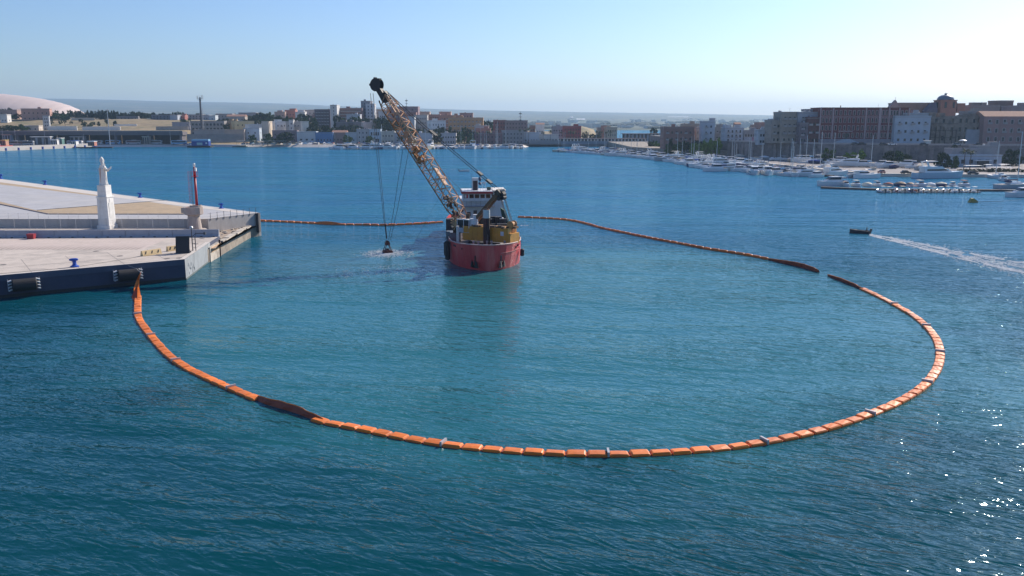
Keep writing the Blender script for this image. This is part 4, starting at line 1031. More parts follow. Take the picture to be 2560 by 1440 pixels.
# end of the boom hung on the fender: twisted strip rising from the water
e0 = P(343, 742, 0); e1 = P(341, 720, .35); e2 = P(345, 701, 1.2); e3 = P(351, 683, 2.4)
rg = []
for p, w, a in ((e0, .48, .0), (e1, .36, .5), (e2, .2, .9), (e3, .05, 1.2)):
    rg.append([p+Vector((-w, -.06, .02)), p+Vector((w, -.06, .1)), p+Vector((w, .06, .16)), p+Vector((-w, .06, .08))])
MB().rings(rg).obj('end_strip', org, ra)
q1 = P(343, 770, .05); MB().add([P(329, 741, .05), P(344, 708, .9), P(343, 752, .15), P(340, 772, 0)], [(0, 1, 2, 3), (3, 2, 1, 0)]).obj('torn_net', dred, ra)
tr = MB().path([P(308, 660, ZA+.02), P(341, 671, 2.6), P(352, 683, 2.3), P(349, 700, 1.2)], .03, 5); tr.obj('tie_rope', mat('pale_rope', (.5, .48, .45), .8), ra)
MB().lathe([(.02, -.16), (.13, -.1), (.16, .0), (.13, .1), (.02, .16)], 10, tuple(P(342, 797, .1))).obj('marker_float', mat('white_paint', (.78, .78, .76), .5), ra, smooth=True)
pixB = [(2048, 681), (2005, 668), (1960, 658), (1905, 646), (1850, 636), (1760, 622), (1710, 612), (1660, 603), (1570, 585), (1500, 570), (1465, 560), (1420, 551), (1350, 546), (1278, 543)]
rb_, atB, totB, accB, pathB = float_boom('containment_boom', 'thin stretch of orange floating barrier running behind the ship to the right', pixB, L=1.9, skip=((1925, 2060, 640, 690),), h=.40, w=.34, conn=0, gap=.05)
pts = seg_between(pathB, 1922, 2052, 640, 690, 18); hs = [.25+.62*math.sin(math.pi*min(1, .06+(i/(len(pts)-1))*.9)**.7) for i in range(len(pts))]
skirt(rb_, pts, 1, hs)
pixC = [(648, 553), (700, 555), (760, 558), (830, 562), (900, 563), (960, 564), (1020, 562), (1070, 559), (1122, 555)]
rc_, atC, totC, accC, pathC = float_boom('containment_boom', 'straight stretch of orange floating barrier between pier tip and ship', pixC, L=1.9, h=.40, w=.55, conn=14, skip=((785, 850, 540, 580),))
pts = seg_between(pathC, 783, 852, 540, 580, 12); hs = [.35+.6*math.sin(math.pi*i/(len(pts)-1)) for i in range(len(pts))]
skirt(rc_, pts, 1, hs)
for o in kids(rc_):
    if o.name.startswith('skirt'): o.data.materials[0] = org

# ---------------------------------------------------------------- foam
fm = mat('foam_white', (.78, .80, .80), .8, .05, 3)
def foam(name, label, pts, seed):
    rnd = random.Random(seed); mb = MB()
    for x, y, s in pts:
        n = 5; a0_ = rnd.uniform(0, 6); e = rnd.uniform(1.2, 2.6)
        vs = [(x+s*e*math.cos(a0_+i*1.257)*rnd.uniform(.6, 1), y+s*.8*math.sin(a0_+i*1.257)*rnd.uniform(.6, 1), .012+rnd.uniform(0, .02)) for i in range(n)]
        vs.append((x, y, .05+s*.12)); mb.add(vs, [(i, (i+1) % n, n) for i in range(n)])
    return mb.obj(name, fm, kind='stuff', label=label)
nn = fm.node_tree; tb = nn.nodes.new('ShaderNodeBsdfTransparent'); mxs = nn.nodes.new('ShaderNodeMixShader'); mxs.inputs[0].default_value = .72
nn.links.new(tb.outputs[0], mxs.inputs[1]); nn.links.new(nn.nodes['Principled BSDF'].outputs[0], mxs.inputs[2]); nn.links.new(mxs.outputs[0], nn.nodes['Material Output'].inputs['Surface'])
rnd = random.Random(21); pt_ = []
for k in range(1400):
    a = rnd.uniform(0, 6.283); r = 2.2*abs(rnd.gauss(.75, .4)); pt_.append((bp_.x+r*1.55*math.cos(a), bp_.y-.8+r*1.7*math.sin(a), rnd.uniform(.03, .15)))
foam('foam', 'white splash foam round the grab bucket', pt_, 1)
pt_ = []
for k in range(900):
    u = rnd.random(); px = 840+250*u; v = math.sin(u*9)*5+rnd.gauss(0, 6)
    if mnoise.noise(Vector((px*.05, v*.12, 2))) < -.05: continue
    base = 676 if rnd.random() < .6 else 686-4*math.sin(u*5)
    p = P(px, base+v, 0); pt_.append((p.x, p.y, rnd.uniform(.03, .11)))
foam('foam', 'scattered streaks of foam in front of the bucket', pt_, 2)
pt_ = []
for k in range(9000):
    u = rnd.random()**.8; px = 2172+420*u; c = 587+88*u+6*math.sin(u*3)*u; hw_ = 2.5+17*u
    f = rnd.gauss(0, .55); 
    if rnd.random() < .45: f = rnd.choice((-.75, .6))+rnd.gauss(0, .08)
    if mnoise.noise(Vector((px*.03, f*3, 7))) < -.3+.15*u: continue
    p = P(px, c+f*hw_, 0); pt_.append((p.x, p.y, rnd.uniform(.04, .17)*(1.2-.3*u)))
foam('foam', 'white wake trailing behind the small dark motorboat', pt_, 3)
pt_ = []
for k in range(160):
    u = rnd.random(); px = 1010+130*u; p = P(px, 423.5+rnd.gauss(0, .5), 0); pt_.append((p.x, p.y, rnd.uniform(.05, .16)))
for k in range(60):
    p = P(rnd.uniform(1300, 1320), 564-rnd.uniform(-1, 1), 0); pt_.append((p.x, p.y, rnd.uniform(.04, .12)))
foam('foam', 'thin wake of the distant grey dinghy', pt_, 4)
# ---------------------------------------------------------------- buildings
glw = mat('window_glass', (.03, .035, .045), .15, .2, .5)
RBL = random.Random(17)
roofm = mat('roof_felt', (.30, .28, .27), .9, .15, .6)
WIN = {}
def win_mesh(w, h):
    k = (round(w, 1), round(h, 1))
    if k not in WIN: WIN[k] = MB().box(0, 0, 0, k[0], .08, k[1]).mesh('window', glw)
    return WIN[k]
FRM = {}
def frame_mesh(w, h, m, t=.22):
    k = (round(w, 1), round(h, 1), m.name)
    if k not in FRM:
        mb = MB(); mb.box(-w/2-t/2, -.05, t/2, t, .14, h+t); mb.box(w/2+t/2, -.05, t/2, t, .14, h+t); mb.box(0, -.08, h/2+t/2, w-.01, .12, t); mb.box(0, -.1, -h/2-t*.4, w+2*t, .2, t*.7)
        FRM[k] = mb.mesh('window_frame', m)
    return FRM[k]
def facade(mb, x0, x1, z0, z1, cols, rows, y=0.0, dep=.3):
    """wall in the xz plane at y with real openings: cols/rows are (a, b) spans"""
    xs = [x0]+[v for c in cols for v in c]+[x1]; zs = [z0]+[v for r in rows for v in r]+[z1]
    for i in range(len(xs)-1):
        for j in range(len(zs)-1):
            a, b, c, d = xs[i], xs[i+1], zs[j], zs[j+1]
            if i % 2 and j % 2:
                mb.add([(a, y, c), (b, y, c), (b, y, d), (a, y, d), (a, y+dep, c), (b, y+dep, c), (b, y+dep, d), (a, y+dep, d)], [(0, 4, 5, 1), (1, 5, 6, 2), (2, 6, 7, 3), (3, 7, 4, 0)])
            elif b-a > .01 and d-c > .01: mb.add([(a, y, c), (b, y, c), (b, y, d), (a, y, d)], [(0, 1, 2, 3)])
def spans(W, n, ww, mg=1.0):
    if n == 0: return []
    st = (W-2*mg)/n; ww = min(ww, st*.7); return [(-W/2+mg+st*(k+.5)-ww/2, -W/2+mg+st*(k+.5)+ww/2) for k in range(n)]
HOUSES = []
def bld(x0, x1, yt, Y, col, nf, nc, label, cat='building', rot=0, d=12, zb=None, name='building', ww=1.1, wh=1.5, roof='flat', side=True, extras=2,
        frames=None, balc=0, share=.6, top=None, skip=()):
    """extents x0..x1 and roof line yt in the photograph at distance Y; base on the ground there"""
    if Y < 660:
        col = tuple(c*.86 for c in col)
        if extras: extras += 2
        if nf > 2 and not balc: balc = 2
    A, B = D(x0, yt, Y), D(x1, yt, Y); W = B.x-A.x; cx = (A.x+B.x)/2
    zt = A.z if top is None else top
    if zb is None: zb = ground(cx, Y)-.6
    H = zt-zb
    if rot:
        w = W*share/abs(math.cos(R(rot))); d = W*(1-share)/abs(math.sin(R(rot)))
    else: w = W
    cy = Y+abs(w/2*math.sin(R(rot)))+d/2*abs(math.cos(R(rot)))
    t = thing(name, label, cat, (cx, cy, zb), R(rot))
    wm_ = mat('wall_%02d%02d%02d' % tuple(int(c*99) for c in col), col, .9, .08, .25, stain=tuple(c*.6 for c in col), stain_amt=.45, stain_scale=.18, streak=True)
    nf_ = max(1, nf); fh = H/nf_ if nf else H
    base = .6 if zb < 9 else .3
    fh = (H-base-.5)/nf_; wh_ = min(wh, fh*.62); rows = [(base+k*fh+fh*.25, base+k*fh+fh*.25+wh_) for k in range(nf)]
    cols = spans(w, nc if nf else 0, ww)
    mb = MB(); facade(mb, -w/2, w/2, 0, H, cols if nf else [], rows if nc else [], -d/2)
    ns = max(1, int(nc*d/w*.8)) if (side and nf and nc) else 0; sc_ = spans(d, ns, ww)
    for sgn in (1, -1):
        m2 = MB(); facade(m2, -d/2, d/2, 0, H, sc_, rows if ns else [], 0)
        # local x' runs along building y; place on the +x / -x side
        vs = [((w/2-v[1]) if sgn > 0 else (-w/2+v[1]), v[0]*sgn, v[2]) for v in m2.v]
        mb.add(vs, m2.f)
    mb.add([(-w/2, d/2, 0), (w/2, d/2, 0), (w/2, d/2, H), (-w/2, d/2, H)], [(1, 0, 3, 2)])
    mb.obj('wall', wm_, t)
    if nf and nc:
        for j, (c, e) in enumerate(rows):
            for i, (a, b) in enumerate(cols):
                if (i, j) in skip: continue
                wo_ = put('window', win_mesh(b-a, e-c), t, ((a+b)/2, -d/2+.26, (c+e)/2))
                if frames: put('window_frame', frame_mesh(b-a, e-c, frames), wo_, (0, -.30, 0))
            for a, b in sc_:
                k = put('window', win_mesh(b-a, e-c), t, (w/2-.26, (a+b)/2, (c+e)/2)); k.rotation_euler = (0, 0, math.pi/2)
    if roof == 'flat':
        MB().box(0, 0, H+.1, w+.3, d+.3, .25).obj('roof', roofm, t)
        mb = MB()
        for x, y, a, b in ((0, -d/2, w+.3, .3), (0, d/2, w+.3, .3), (-w/2, 0, .3, d-.31), (w/2, 0, .3, d-.31)): mb.box(x, y, H+.55, a, b, .65)
        mb.obj('parapet', wm_, t)
    elif roof == 'gable':
        MB().rings([[(x, -d/2-.3, H), (x, 0, H+min(4, d*.22)), (x, d/2+.3, H)] for x in (-w/2-.3, w/2+.3)]).obj('roof', mat('roof_tile', (.36, .20, .14), .9, .2, 1.0), t)
    elif roof == 'none': pass
    rnd = RBL
    for k in range(extras):
        x = rnd.uniform(-w*.38, w*.38); y = rnd.uniform(-d*.25, d*.25); q = rnd.random()
        if q < .35 and w > 8:
            a = rnd.uniform(2, min(5, w*.4)); MB().box(x, y, H+1.4, a, a*.8, 2.4).obj('roof_hut', wm_, t)
        elif q < .6: MB().lathe([(.6, H+.2), (.6, H+1.5), (.1, H+1.6)], 8, (x, y, 0)).obj('water_tank', mat('tank_grey', (.5, .5, .52), .6), t)
        elif q < .85: MB().box(x, y, H+.9, .6, .6, 1.6).obj('chimney', wm_, t)
        else: MB().tube((x, y, H), (x, y, H+3.2), .05, 4).tube((x-.8, y, H+2.9), (x+.8, y, H+2.9), .03, 4).obj('antenna', dm, t)
    if balc:
        bm_ = mat('balcony_slab', (.34, .32, .32), .9)
        for j in range(1, nf):
            for i in range(0, nc, balc):
                a, b = cols[i]; x = (a+b)/2; z = rows[j][0]-.15
                mb = MB().box(x, -d/2-.55, z, (b-a)+1.0, 1.1, .15); mb.box(x, -d/2-1.07, z+.55, (b-a)+1.0, .05, .95); mb.obj('balcony', bm_, t)
    HOUSES.append((t, w, d, H))
    return t, w, d, H
WH = (.70, .69, .66); CR = (.62, .55, .43); PK = (.50, .34, .28); RD = (.36, .12, .09); BR = (.26, .17, .13); GY = (.40, .40, .41); TN = (.48, .38, .27); OR = (.48, .26, .15); DG = (.20, .20, .22); LB = (.50, .56, .60); BRK = (.22, .12, .09)
# ---- far left plateau and city centre, from back to front
bld(-60, 42, 276, 1010, (.40, .27, .23), 2, 4, 'long pinkish low house at the left edge below the dome', d=14, side=False)
bld(42, 113, 273, 985, (.46, .27, .22), 2, 6, 'pink two storey farmhouse among dark trees below the ribbed dome', rot=18, share=.86, ww=1.3)
bld(0, 17, 288, 960, WH, 1, 2, 'tiny white house at the left edge on the slope', d=8)
bld(98, 119, 291.5, 872, (.42, .44, .47), 4, 2, 'narrow grey concrete tower standing before the dry slope', rot=22, share=.62, ww=.9, extras=0)
bld(36, 91, 316, 850, (.52, .46, .40), 1, 3, 'round fronted pale low store above the viaduct', rot=15, share=.7, extras=0)
bld(378, 425, 288.5, 1000, (.14, .15, .19), 2, 5, 'long dark slate hall beside a pale wall on the plateau', d=14, side=False, extras=0)
bld(425, 443.5, 289, 1000, (.42, .46, .52), 0, 0, 'pale windowless block joined to the dark slate hall', d=14, extras=0)
bld(444, 462, 290, 1010, (.42, .17, .14), 2, 3, 'small red brick house right of the pale windowless block', d=10)
bld(462, 505, 288, 1040, (.36, .32, .30), 2, 5, 'low brown grey row behind the antenna mast', d=12)
bld(288, 345, 292, 1080, DG, 1, 6, 'low grey greenhouse like shed between cypresses', d=16, side=False, extras=0)
bld(504, 522, 289, 1020, (.40, .42, .45), 1, 2, 'grey block right of the antenna mast', d=12)
bld(522, 538, 290, 1010, LB, 1, 1, 'pale blue grey box house right of the antenna mast', d=10, extras=0)
bld(540, 580, 286, 1060, (.36, .33, .32), 2, 4, 'distant brown grey house above the yellow one', d=12)
bld(596, 640, 283, 1090, (.34, .33, .35), 1, 4, 'long grey flat topped building with dish antennas', d=14)
bld(566, 612, 291, 1000, (.40, .36, .33), 1, 4, 'grey pavilion with pitched roof above the yellow house', roof='gable', d=10, extras=0)
bld(686, 712, 281, 1080, PK, 2, 3, 'small pink house far behind the white villas', d=10)
bld(712, 738, 276.5, 1090, (.50, .20, .15), 2, 3, 'bright red brick block far behind the white villas', d=12)
bld(738, 762, 281, 1070, WH, 2, 3, 'far white house right of the bright red block', d=10)
bld(750, 790, 276, 1120, (.50, .46, .42), 3, 4, 'cluster of pale distant flats left of the brown tower blocks', d=12)
bld(780, 800, 288, 1010, (.36, .22, .18), 2, 2, 'small brown house in the trees left of the dark flats', d=10)
bld(786, 825, 275, 960, (.17, .13, .14), 6, 5, 'dark brown block of flats left of the pale slab', balc=1, d=18)
bld(825, 842, 264, 935, (.62, .62, .60), 8, 1, 'tall narrow pale slab end of the long flats', d=16, extras=1, ww=.8)
bld(842, 905, 272, 950, (.26, .16, .15), 7, 10, 'long reddish balcony block right of the pale slab', balc=1, d=16)
bld(902, 926, 254, 975, (.24, .24, .27), 9, 4, 'tallest dark grey stepped tower of the left city', balc=2, d=16)
bld(914, 935, 261, 960, (.52, .54, .57), 8, 2, 'pale grey tower face joined to the tallest dark tower', d=14)
bld(866, 900, 288, 915, (.48, .50, .54), 2, 5, 'low pale grey block in front of the long reddish flats', d=10)
bld(936, 962, 275, 1000, (.42, .36, .32), 4, 3, 'brown flats just left of the crane boom', d=12)
bld(946, 966, 280, 960, WH, 3, 3, 'small white flats just left of the crane boom', d=10)
bld(968, 1045, 268, 950, (.27, .20, .22), 7, 9, 'broad dark grey and red flats behind the crane boom', balc=2, d=18)
bld(985, 1040, 283, 900, (.30, .14, .12), 5, 6, 'dark red flats in front of the broad grey ones', balc=1, d=12)
bld(1014, 1036, 293, 880, (.48, .52, .56), 4, 1, 'plain pale blue grey slab right of the crane boom', d=12, extras=0)
bld(1034, 1068, 289, 900, (.48, .46, .44), 5, 5, 'pale concrete flats with loggias right of the boom', balc=1, d=12)
bld(1042, 1074, 281, 1000, (.50, .36, .28), 4, 4, 'salmon flats with white corner right of the boom', d=12)
bld(1072, 1100, 288, 960, (.36, .22, .17), 5, 4, 'left wing of the long terracotta flats', d=12)
bld(1098, 1127, 281, 1010, (.52, .31, .25), 4, 4, 'pinkish flats rising behind the long terracotta block', d=12)
bld(1100, 1154, 290, 930, (.36, .19, .14), 5, 8, 'long terracotta flats with red brick attic', balc=2, d=14)
bld(1149, 1182, 284, 980, (.36, .24, .22), 5, 4, 'grey pink flats with white roof huts behind the terracotta block', d=12, extras=3)
bld(1120, 1208, 296, 880, (.44, .27, .15), 5, 9, 'ochre flats with rows of dark loggias', balc=1, d=14)
bld(1067, 1112, 303, 850, (.74, .73, .71), 4, 5, 'bright white stepped villa in front of the terracotta flats', rot=44, share=.75, d=9)
bld(1233, 1266, 302, 905, (.22, .08, .075), 5, 4, 'deep red brick block on the right of the centre', d=14)
bld(1262, 1319, 303, 900, (.24, .18, .18), 5, 7, 'brown grey block joined to the deep red one', d=14)
bld(1186, 1222, 316, 850, (.44, .42, .40), 2, 4, 'pale low house with curved roof below the ochre flats', d=10)
bld(1190, 1226, 323, 835, (.42, .19, .14), 3, 3, 'salmon red house behind the shore palms', d=10)
bld(1186, 1256, 334, 815, (.24, .13, .14), 2, 7, 'dark maroon row of shore houses', d=10)
bld(1254, 1310, 328, 822, (.36, .34, .34), 3, 6, 'grey shore offices left of the blue roofed hall', d=10)
bld(1324, 1338, 316, 870, (.32, .17, .12), 3, 2, 'narrow rust brown box house above the blue roofed hall', d=10, extras=0)
bld(1340, 1361, 311, 1050, (.76, .75, .72), 1, 4, 'bright white farmhouse on the distant tan hillock', d=9, roof='gable')
bld(1309, 1348, 333, 826, (.50, .54, .58), 1, 5, 'white hall with blue roof on the quay wall', d=12, extras=0, top=None)
bld(1348, 1396, 338, 830, (.60, .58, .54), 1, 6, 'long white arcade hall beside the quay wall palms', d=10, extras=0, ww=1.8, wh=2.2)
bld(1380, 1410, 318, 870, (.32, .33, .35), 3, 4, 'grey house left of the red house', d=12)
bld(1408, 1453, 317, 850, (.34, .06, .06), 4, 6, 'vivid dark red house with pale windows by the palms', d=12, frames=None)
bld(1494, 1512, 321, 930, (.46, .36, .28), 3, 2, 'low tan wing left of the sand coloured villa', d=10)
bld(1504, 1517, 316, 925, (.42, .22, .17), 4, 1, 'brick red stair tower of the sand coloured villa', d=8, extras=0)
bld(1512, 1544, 320, 915, (.52, .40, .28), 4, 4, 'sand coloured square villa before the inner water', rot=15, share=.85)
# ---- middle row near shore
def bw(*a, **k): return bld(*a, **k)
bld(475, 560, 304.5, 870, (.32, .30, .29), 3, 9, 'empty grey concrete frame building with square openings', ww=2.4, wh=2.2, d=10, extras=0, frames=mat('frame_conc', (.42, .41, .40), .9))
bld(430, 474, 307, 900, (.34, .33, .36), 1, 4, 'grey shed left of the empty concrete frame building', d=10, extras=0)
bld(564, 590, 304, 880, (.42, .31, .19), 2, 2, 'brownish shaded wing of the yellow house', d=10)  # shade on this wing put into a browner wall colour
bld(574, 624, 304.5, 865, (.66, .52, .28), 3, 4, 'yellow plastered house above the shore wall', rot=46, share=.75)
bld(609, 664, 312.5, 860, (.74, .73, .70), 2, 5, 'white two storey house right of the yellow one', rot=44, share=.8)
bld(609, 648, 322, 838, (.52, .60, .66), 2, 2, 'pale blue house with four windows in front of the white one', d=9, extras=0)
bld(654, 672, 305.5, 852, (.62, .53, .42), 0, 0, 'beige windowless gable end of the white L shaped flats', d=12, extras=0)
bld(671, 716, 305.5, 866, (.78, .77, .74), 3, 5, 'bright white sunlit wing of the L shaped flats', rot=45, share=.8, balc=2, extras=1)
bld(684, 691, 301, 858, (.78, .77, .74), 4, 1, 'slim white stair tower of the bright flats', rot=45, share=.6, extras=0)
bld(714, 752, 305.5, 862, (.50, .46, .42), 3, 4, 'shaded wing of the white flats with dark balconies', balc=1, d=10)  # white wing painted darker, its shade is in the wall colour
bld(750, 769, 305.5, 850, (.76, .72, .62), 0, 0, 'cream blank end wall of the white flats', rot=42, share=.7, extras=0)
bld(722, 733, 301.5, 858, (.60, .58, .55), 4, 1, 'small raised block on the shaded white flats', d=5, extras=0)
bld(561, 610, 326, 832, (.40, .34, .29), 1, 7, 'low brown stone store on the shore wall', d=8, extras=0)
bld(484, 562, 326, 836, (.38, .36, .34), 1, 8, 'ragged grey sheds below the empty frame building', d=8, extras=1)
bld(680, 742, 328, 832, (.24, .18, .19), 2, 6, 'dark brown low flats behind the shore trees', d=8)
bld(742, 790, 331, 824, (.56, .60, .62), 1, 3, 'pale blue boathouse with arched window', d=9, extras=0, ww=2.0)
bld(788, 832, 333, 822, (.10, .22, .42), 1, 5, 'blue fronted boat shed left of the shore trees', d=9, extras=0)
bld(830, 866, 331, 826, (.34, .22, .20), 1, 4, 'brown tiled shed behind the shore trees', roof='gable', d=9, extras=0)
bld(840, 884, 306.5, 870, (.20, .17, .17), 2, 5, 'dark flats in the pines with sunlit roof huts', d=10, extras=3)
bld(884, 905, 306.5, 866, (.30, .23, .22), 2, 2, 'dark grey block left of the sunlit pink house', d=10)
bld(902, 936, 307.5, 862, (.70, .56, .50), 2, 5, 'sunlit pink house above the glass fronted office', rot=45, share=.8)
bld(864, 892, 333, 820, (.44, .47, .50), 1, 2, 'blank pale grey boathouse behind the shore tree', d=8, extras=0)
bld(891, 923, 324.5, 820, (.42, .41, .42), 3, 3, 'grey square house left of the glass fronted office', d=9)
bld(923, 951, 325, 818, (.44, .54, .62), 2, 4, 'blue framed glass fronted office by the shore', d=9, ww=2.6, wh=3.0, extras=0)
bld(951, 986, 330, 820, (.50, .48, .42), 2, 4, 'cream shore house with arched door right of the glass office', d=9)
bld(986, 1016, 334, 820, (.36, .38, .42), 1, 3, 'grey boat workshop behind the crane boom', d=9)
bld(1042, 1081, 335, 812, (.52, .54, .58), 1, 5, 'white blue shore warehouse left of the round trees', d=9)
bld(1102, 1140, 335, 812, (.50, .48, .50), 2, 5, 'lilac white shore house between the round trees', d=9)
# ---- old town on the right
EZ = 10.4
bld(1900, 1935, 264, 640, (.3, .2, .2), 2, 3, 'unused', d=4) if False else None
bld(1660, 1736, 320, 600, (.34, .19, .16), 3, 6, 'rusty red old palace left of the white tower house', zb=4.5, d=14, extras=1)
bld(1734, 1758, 321, 612, (.60, .46, .38), 3, 4, 'sunlit pink side wing of the rusty red palace', zb=4.5, rot=48, share=.7)  # sunlight on this side painted in as a paler wall
bld(1708, 1752, 312, 640, (.46, .36, .28), 2, 3, 'ochre attic house behind the rusty red palace', zb=4.5, d=10)
bld(1757, 1788, 306, 590, (.52, .56, .62), 4, 2, 'tall white tower house with small turret', zb=5, d=10, extras=0)
bld(1777, 1788, 298.5, 596, (.54, .57, .62), 1, 1, 'small turret room on the white tower house', zb=21, d=4, extras=0, top=None)
bld(1787, 1816, 320, 610, (.34, .33, .32), 3, 3, 'drab olive house right of the white tower house', zb=5, d=12)
bld(1813, 1860, 322, 575, (.52, .56, .62), 4, 4, 'pale blue white house with dark windows above the wall', zb=5.5, d=12, extras=2, wh=2.0)
bld(1838, 1852, 310, 590, (.30, .18, .15), 1, 1, 'brown turret with eave on the pale blue white house', zb=19, d=5, extras=0, roof='gable')
bld(1858, 1900, 329, 575, (.38, .36, .37), 2, 5, 'long greyish terrace right of the pale blue white house', zb=8, d=12)
bld(1886, 1930, 315, 610, (.46, .30, .25), 3, 5, 'pink brick houses peeping over the grey terrace', zb=8, d=10, extras=4)
bld(1896, 1930, 327.5, 535, (.50, .55, .60), 2, 4, 'low white houses at the foot of the beige palace', zb=9, d=9)
bld(1929, 1956, 303.5, 522, (.36, .32, .28), 3, 2, 'lower left wing of the beige palace', zb=EZ, d=14)
bld(1954, 1998, 283, 519, (.38, .33, .28), 4, 3, 'beige palace with long dark balconies', zb=EZ, balc=1, d=16, extras=1)
bld(1996, 2056, 283.5, 517, (.42, .42, .46), 4, 3, 'tall lilac grey blank walled palace beside the red one', zb=EZ, d=16)
bld(2014, 2042, 276, 526, (.44, .44, .47), 0, 0, 'pale box storey on the lilac grey palace', zb=29, d=8, extras=0)
bld(2019, 2053, 296, 513, (.19, .085, .08), 3, 3, 'ruined dark brick house wedged left of the red palace', zb=EZ, d=10)
bld(2000, 2021, 310, 512, (.22, .18, .20), 3, 2, 'crumbling dark plaster house below the lilac palace', zb=EZ, d=8)
# the big red palace, four storeys, pilasters and pale window frames
pfr = mat('pink_trim', (.42, .31, .31), .85, .08, 1)
def red_palace():
    YP = 512; A, B = D(2053, 271, YP), D(2274, 271, YP); w = B.x-A.x; zt = D(2160, 270, YP).z; H = zt-EZ; d = 18
    t = thing('palace', 'large dark red four storey palace with pale pilasters and many windows', 'building', ((A.x+B.x)/2, YP+d/2, EZ), 0)
    rm_ = mat('palace_red', (.17, .036, .038), .9, .1, .3, stain=(.10, .035, .04), stain_amt=.5, stain_scale=.3)
    def u(px): return -w/2+w*(px-2054)/(2272-2054)
    groups = [(2056, 2083, 3), (2087, 2164, 7), (2168, 2197, 3), (2204, 2221, 2), (2225, 2246, 3), (2250, 2270, 2)]
    cols = []
    for a, b, n in groups:
        st = (u(b)-u(a))/n; cols += [(u(a)+st*(k+.5)-.5, u(a)+st*(k+.5)+.5) for k in range(n)]
    b0 = 2.7; fh = (H-b0-.6)/4; rows = [(b0+k*fh+fh*.2, b0+k*fh+fh*.2+2.5) for k in range(4)]
    mb = MB(); facade(mb, -w/2, w/2, b0, H, cols, rows, -d/2, .4)
    mb.add([(-w/2, -d/2, b0), (-w/2, d/2, b0), (-w/2, d/2, H), (-w/2, -d/2, H), (w/2, -d/2, b0), (w/2, d/2, b0), (w/2, d/2, H), (w/2, -d/2, H)], [(0, 3, 2, 1), (4, 5, 6, 7), (1, 2, 6, 5)])
    mb.obj('wall', rm_, t)
    MB().bb(-w/2-.15, w/2+.15, -d/2-.25, d/2, 0, b0).obj('stone_base', mat('lilac_stone', (.30, .26, .28), .9, .15, .5), t)
    for c in cols:
        for r in rows:
            o = put('window', win_mesh(c[1]-c[0], r[1]-r[0]), t, ((c[0]+c[1])/2, -d/2+.36, (r[0]+r[1])/2)); put('window_frame', frame_mesh(c[1]-c[0], r[1]-r[0], pfr, .26), o, (0, -.4, 0))
    for a, b in ((2052, 2055), (2083, 2086.5), (2164, 2167.5), (2197.5, 2203.5), (2221.5, 2224.5), (2246.5, 2249.5), (2270, 2272.6)):
        MB().bb(u(a), u(b), -d/2-.32, -d/2-.004, b0, H).obj('pilaster', pfr, t)
    for k in range(1, 4): 
        if k != 1: MB().bb(-w/2-.05, w/2+.05, -d/2-.2, -d/2-.006, b0+k*fh-.35, b0+k*fh).obj('cornice', pfr if k == 3 else rm_, t)
    MB().bb(-w/2-.3, w/2+.3, -d/2-.45, d/2+.3, H, H+.35).obj('roof', mat('roof_edge', (.2, .1, .1), .9), t)
    MB().bb(u(2100), u(2135), -d/2-.8, -d/2-.33, b0+fh*1.0-.1, b0+fh*1.0+.4).obj('balcony', pfr, t)
    MB().bb(u(2117), u(2123), -d/2-.4, -d/2-.35, b0-.4, b0+fh*.75).obj('door', glw, t)
    # double stair in front of the door
    mb = MB()
    for k in range(10):
        for s in (-1, 1): mb.bb(u(2120)+s*(1.2+k*.75), u(2120)+s*(1.95+k*.75), -d/2-2.2, -d/2-.42, 0, b0*(1-k/10)-.01)
    mb.bb(u(2120)-1.19, u(2120)+1.19, -d/2-2.2, -d/2-.42, 0, b0-.02); mb.obj('stair', mat('pale_stair', (.46, .50, .55), .9), t)
    for px, hh_ in ((2116, 1.6), (2210, 2.6)): MB().tube((u(px), 0, H), (u(px), 0, H+hh_), .25 if px < 2200 else .05, 6).obj('chimney', rm_, t)
red_palace()
bld(2238, 2328, 293, 509, (.50, .56, .63), 3, 5, 'pale blue palace with dark upper windows right of the red one', zb=EZ, d=14, extras=1, side=False, ww=1.3, skip=())
bld(2258, 2322, 286, 512, (.38, .42, .47), 0, 0, 'set back attic storey of the pale blue palace', zb=24, d=10, extras=1)
bld(2248, 2352, 260, 560, (.42, .24, .18), 1, 3, 'long reddish church nave behind the palaces', zb=EZ, d=16, side=False, extras=0)
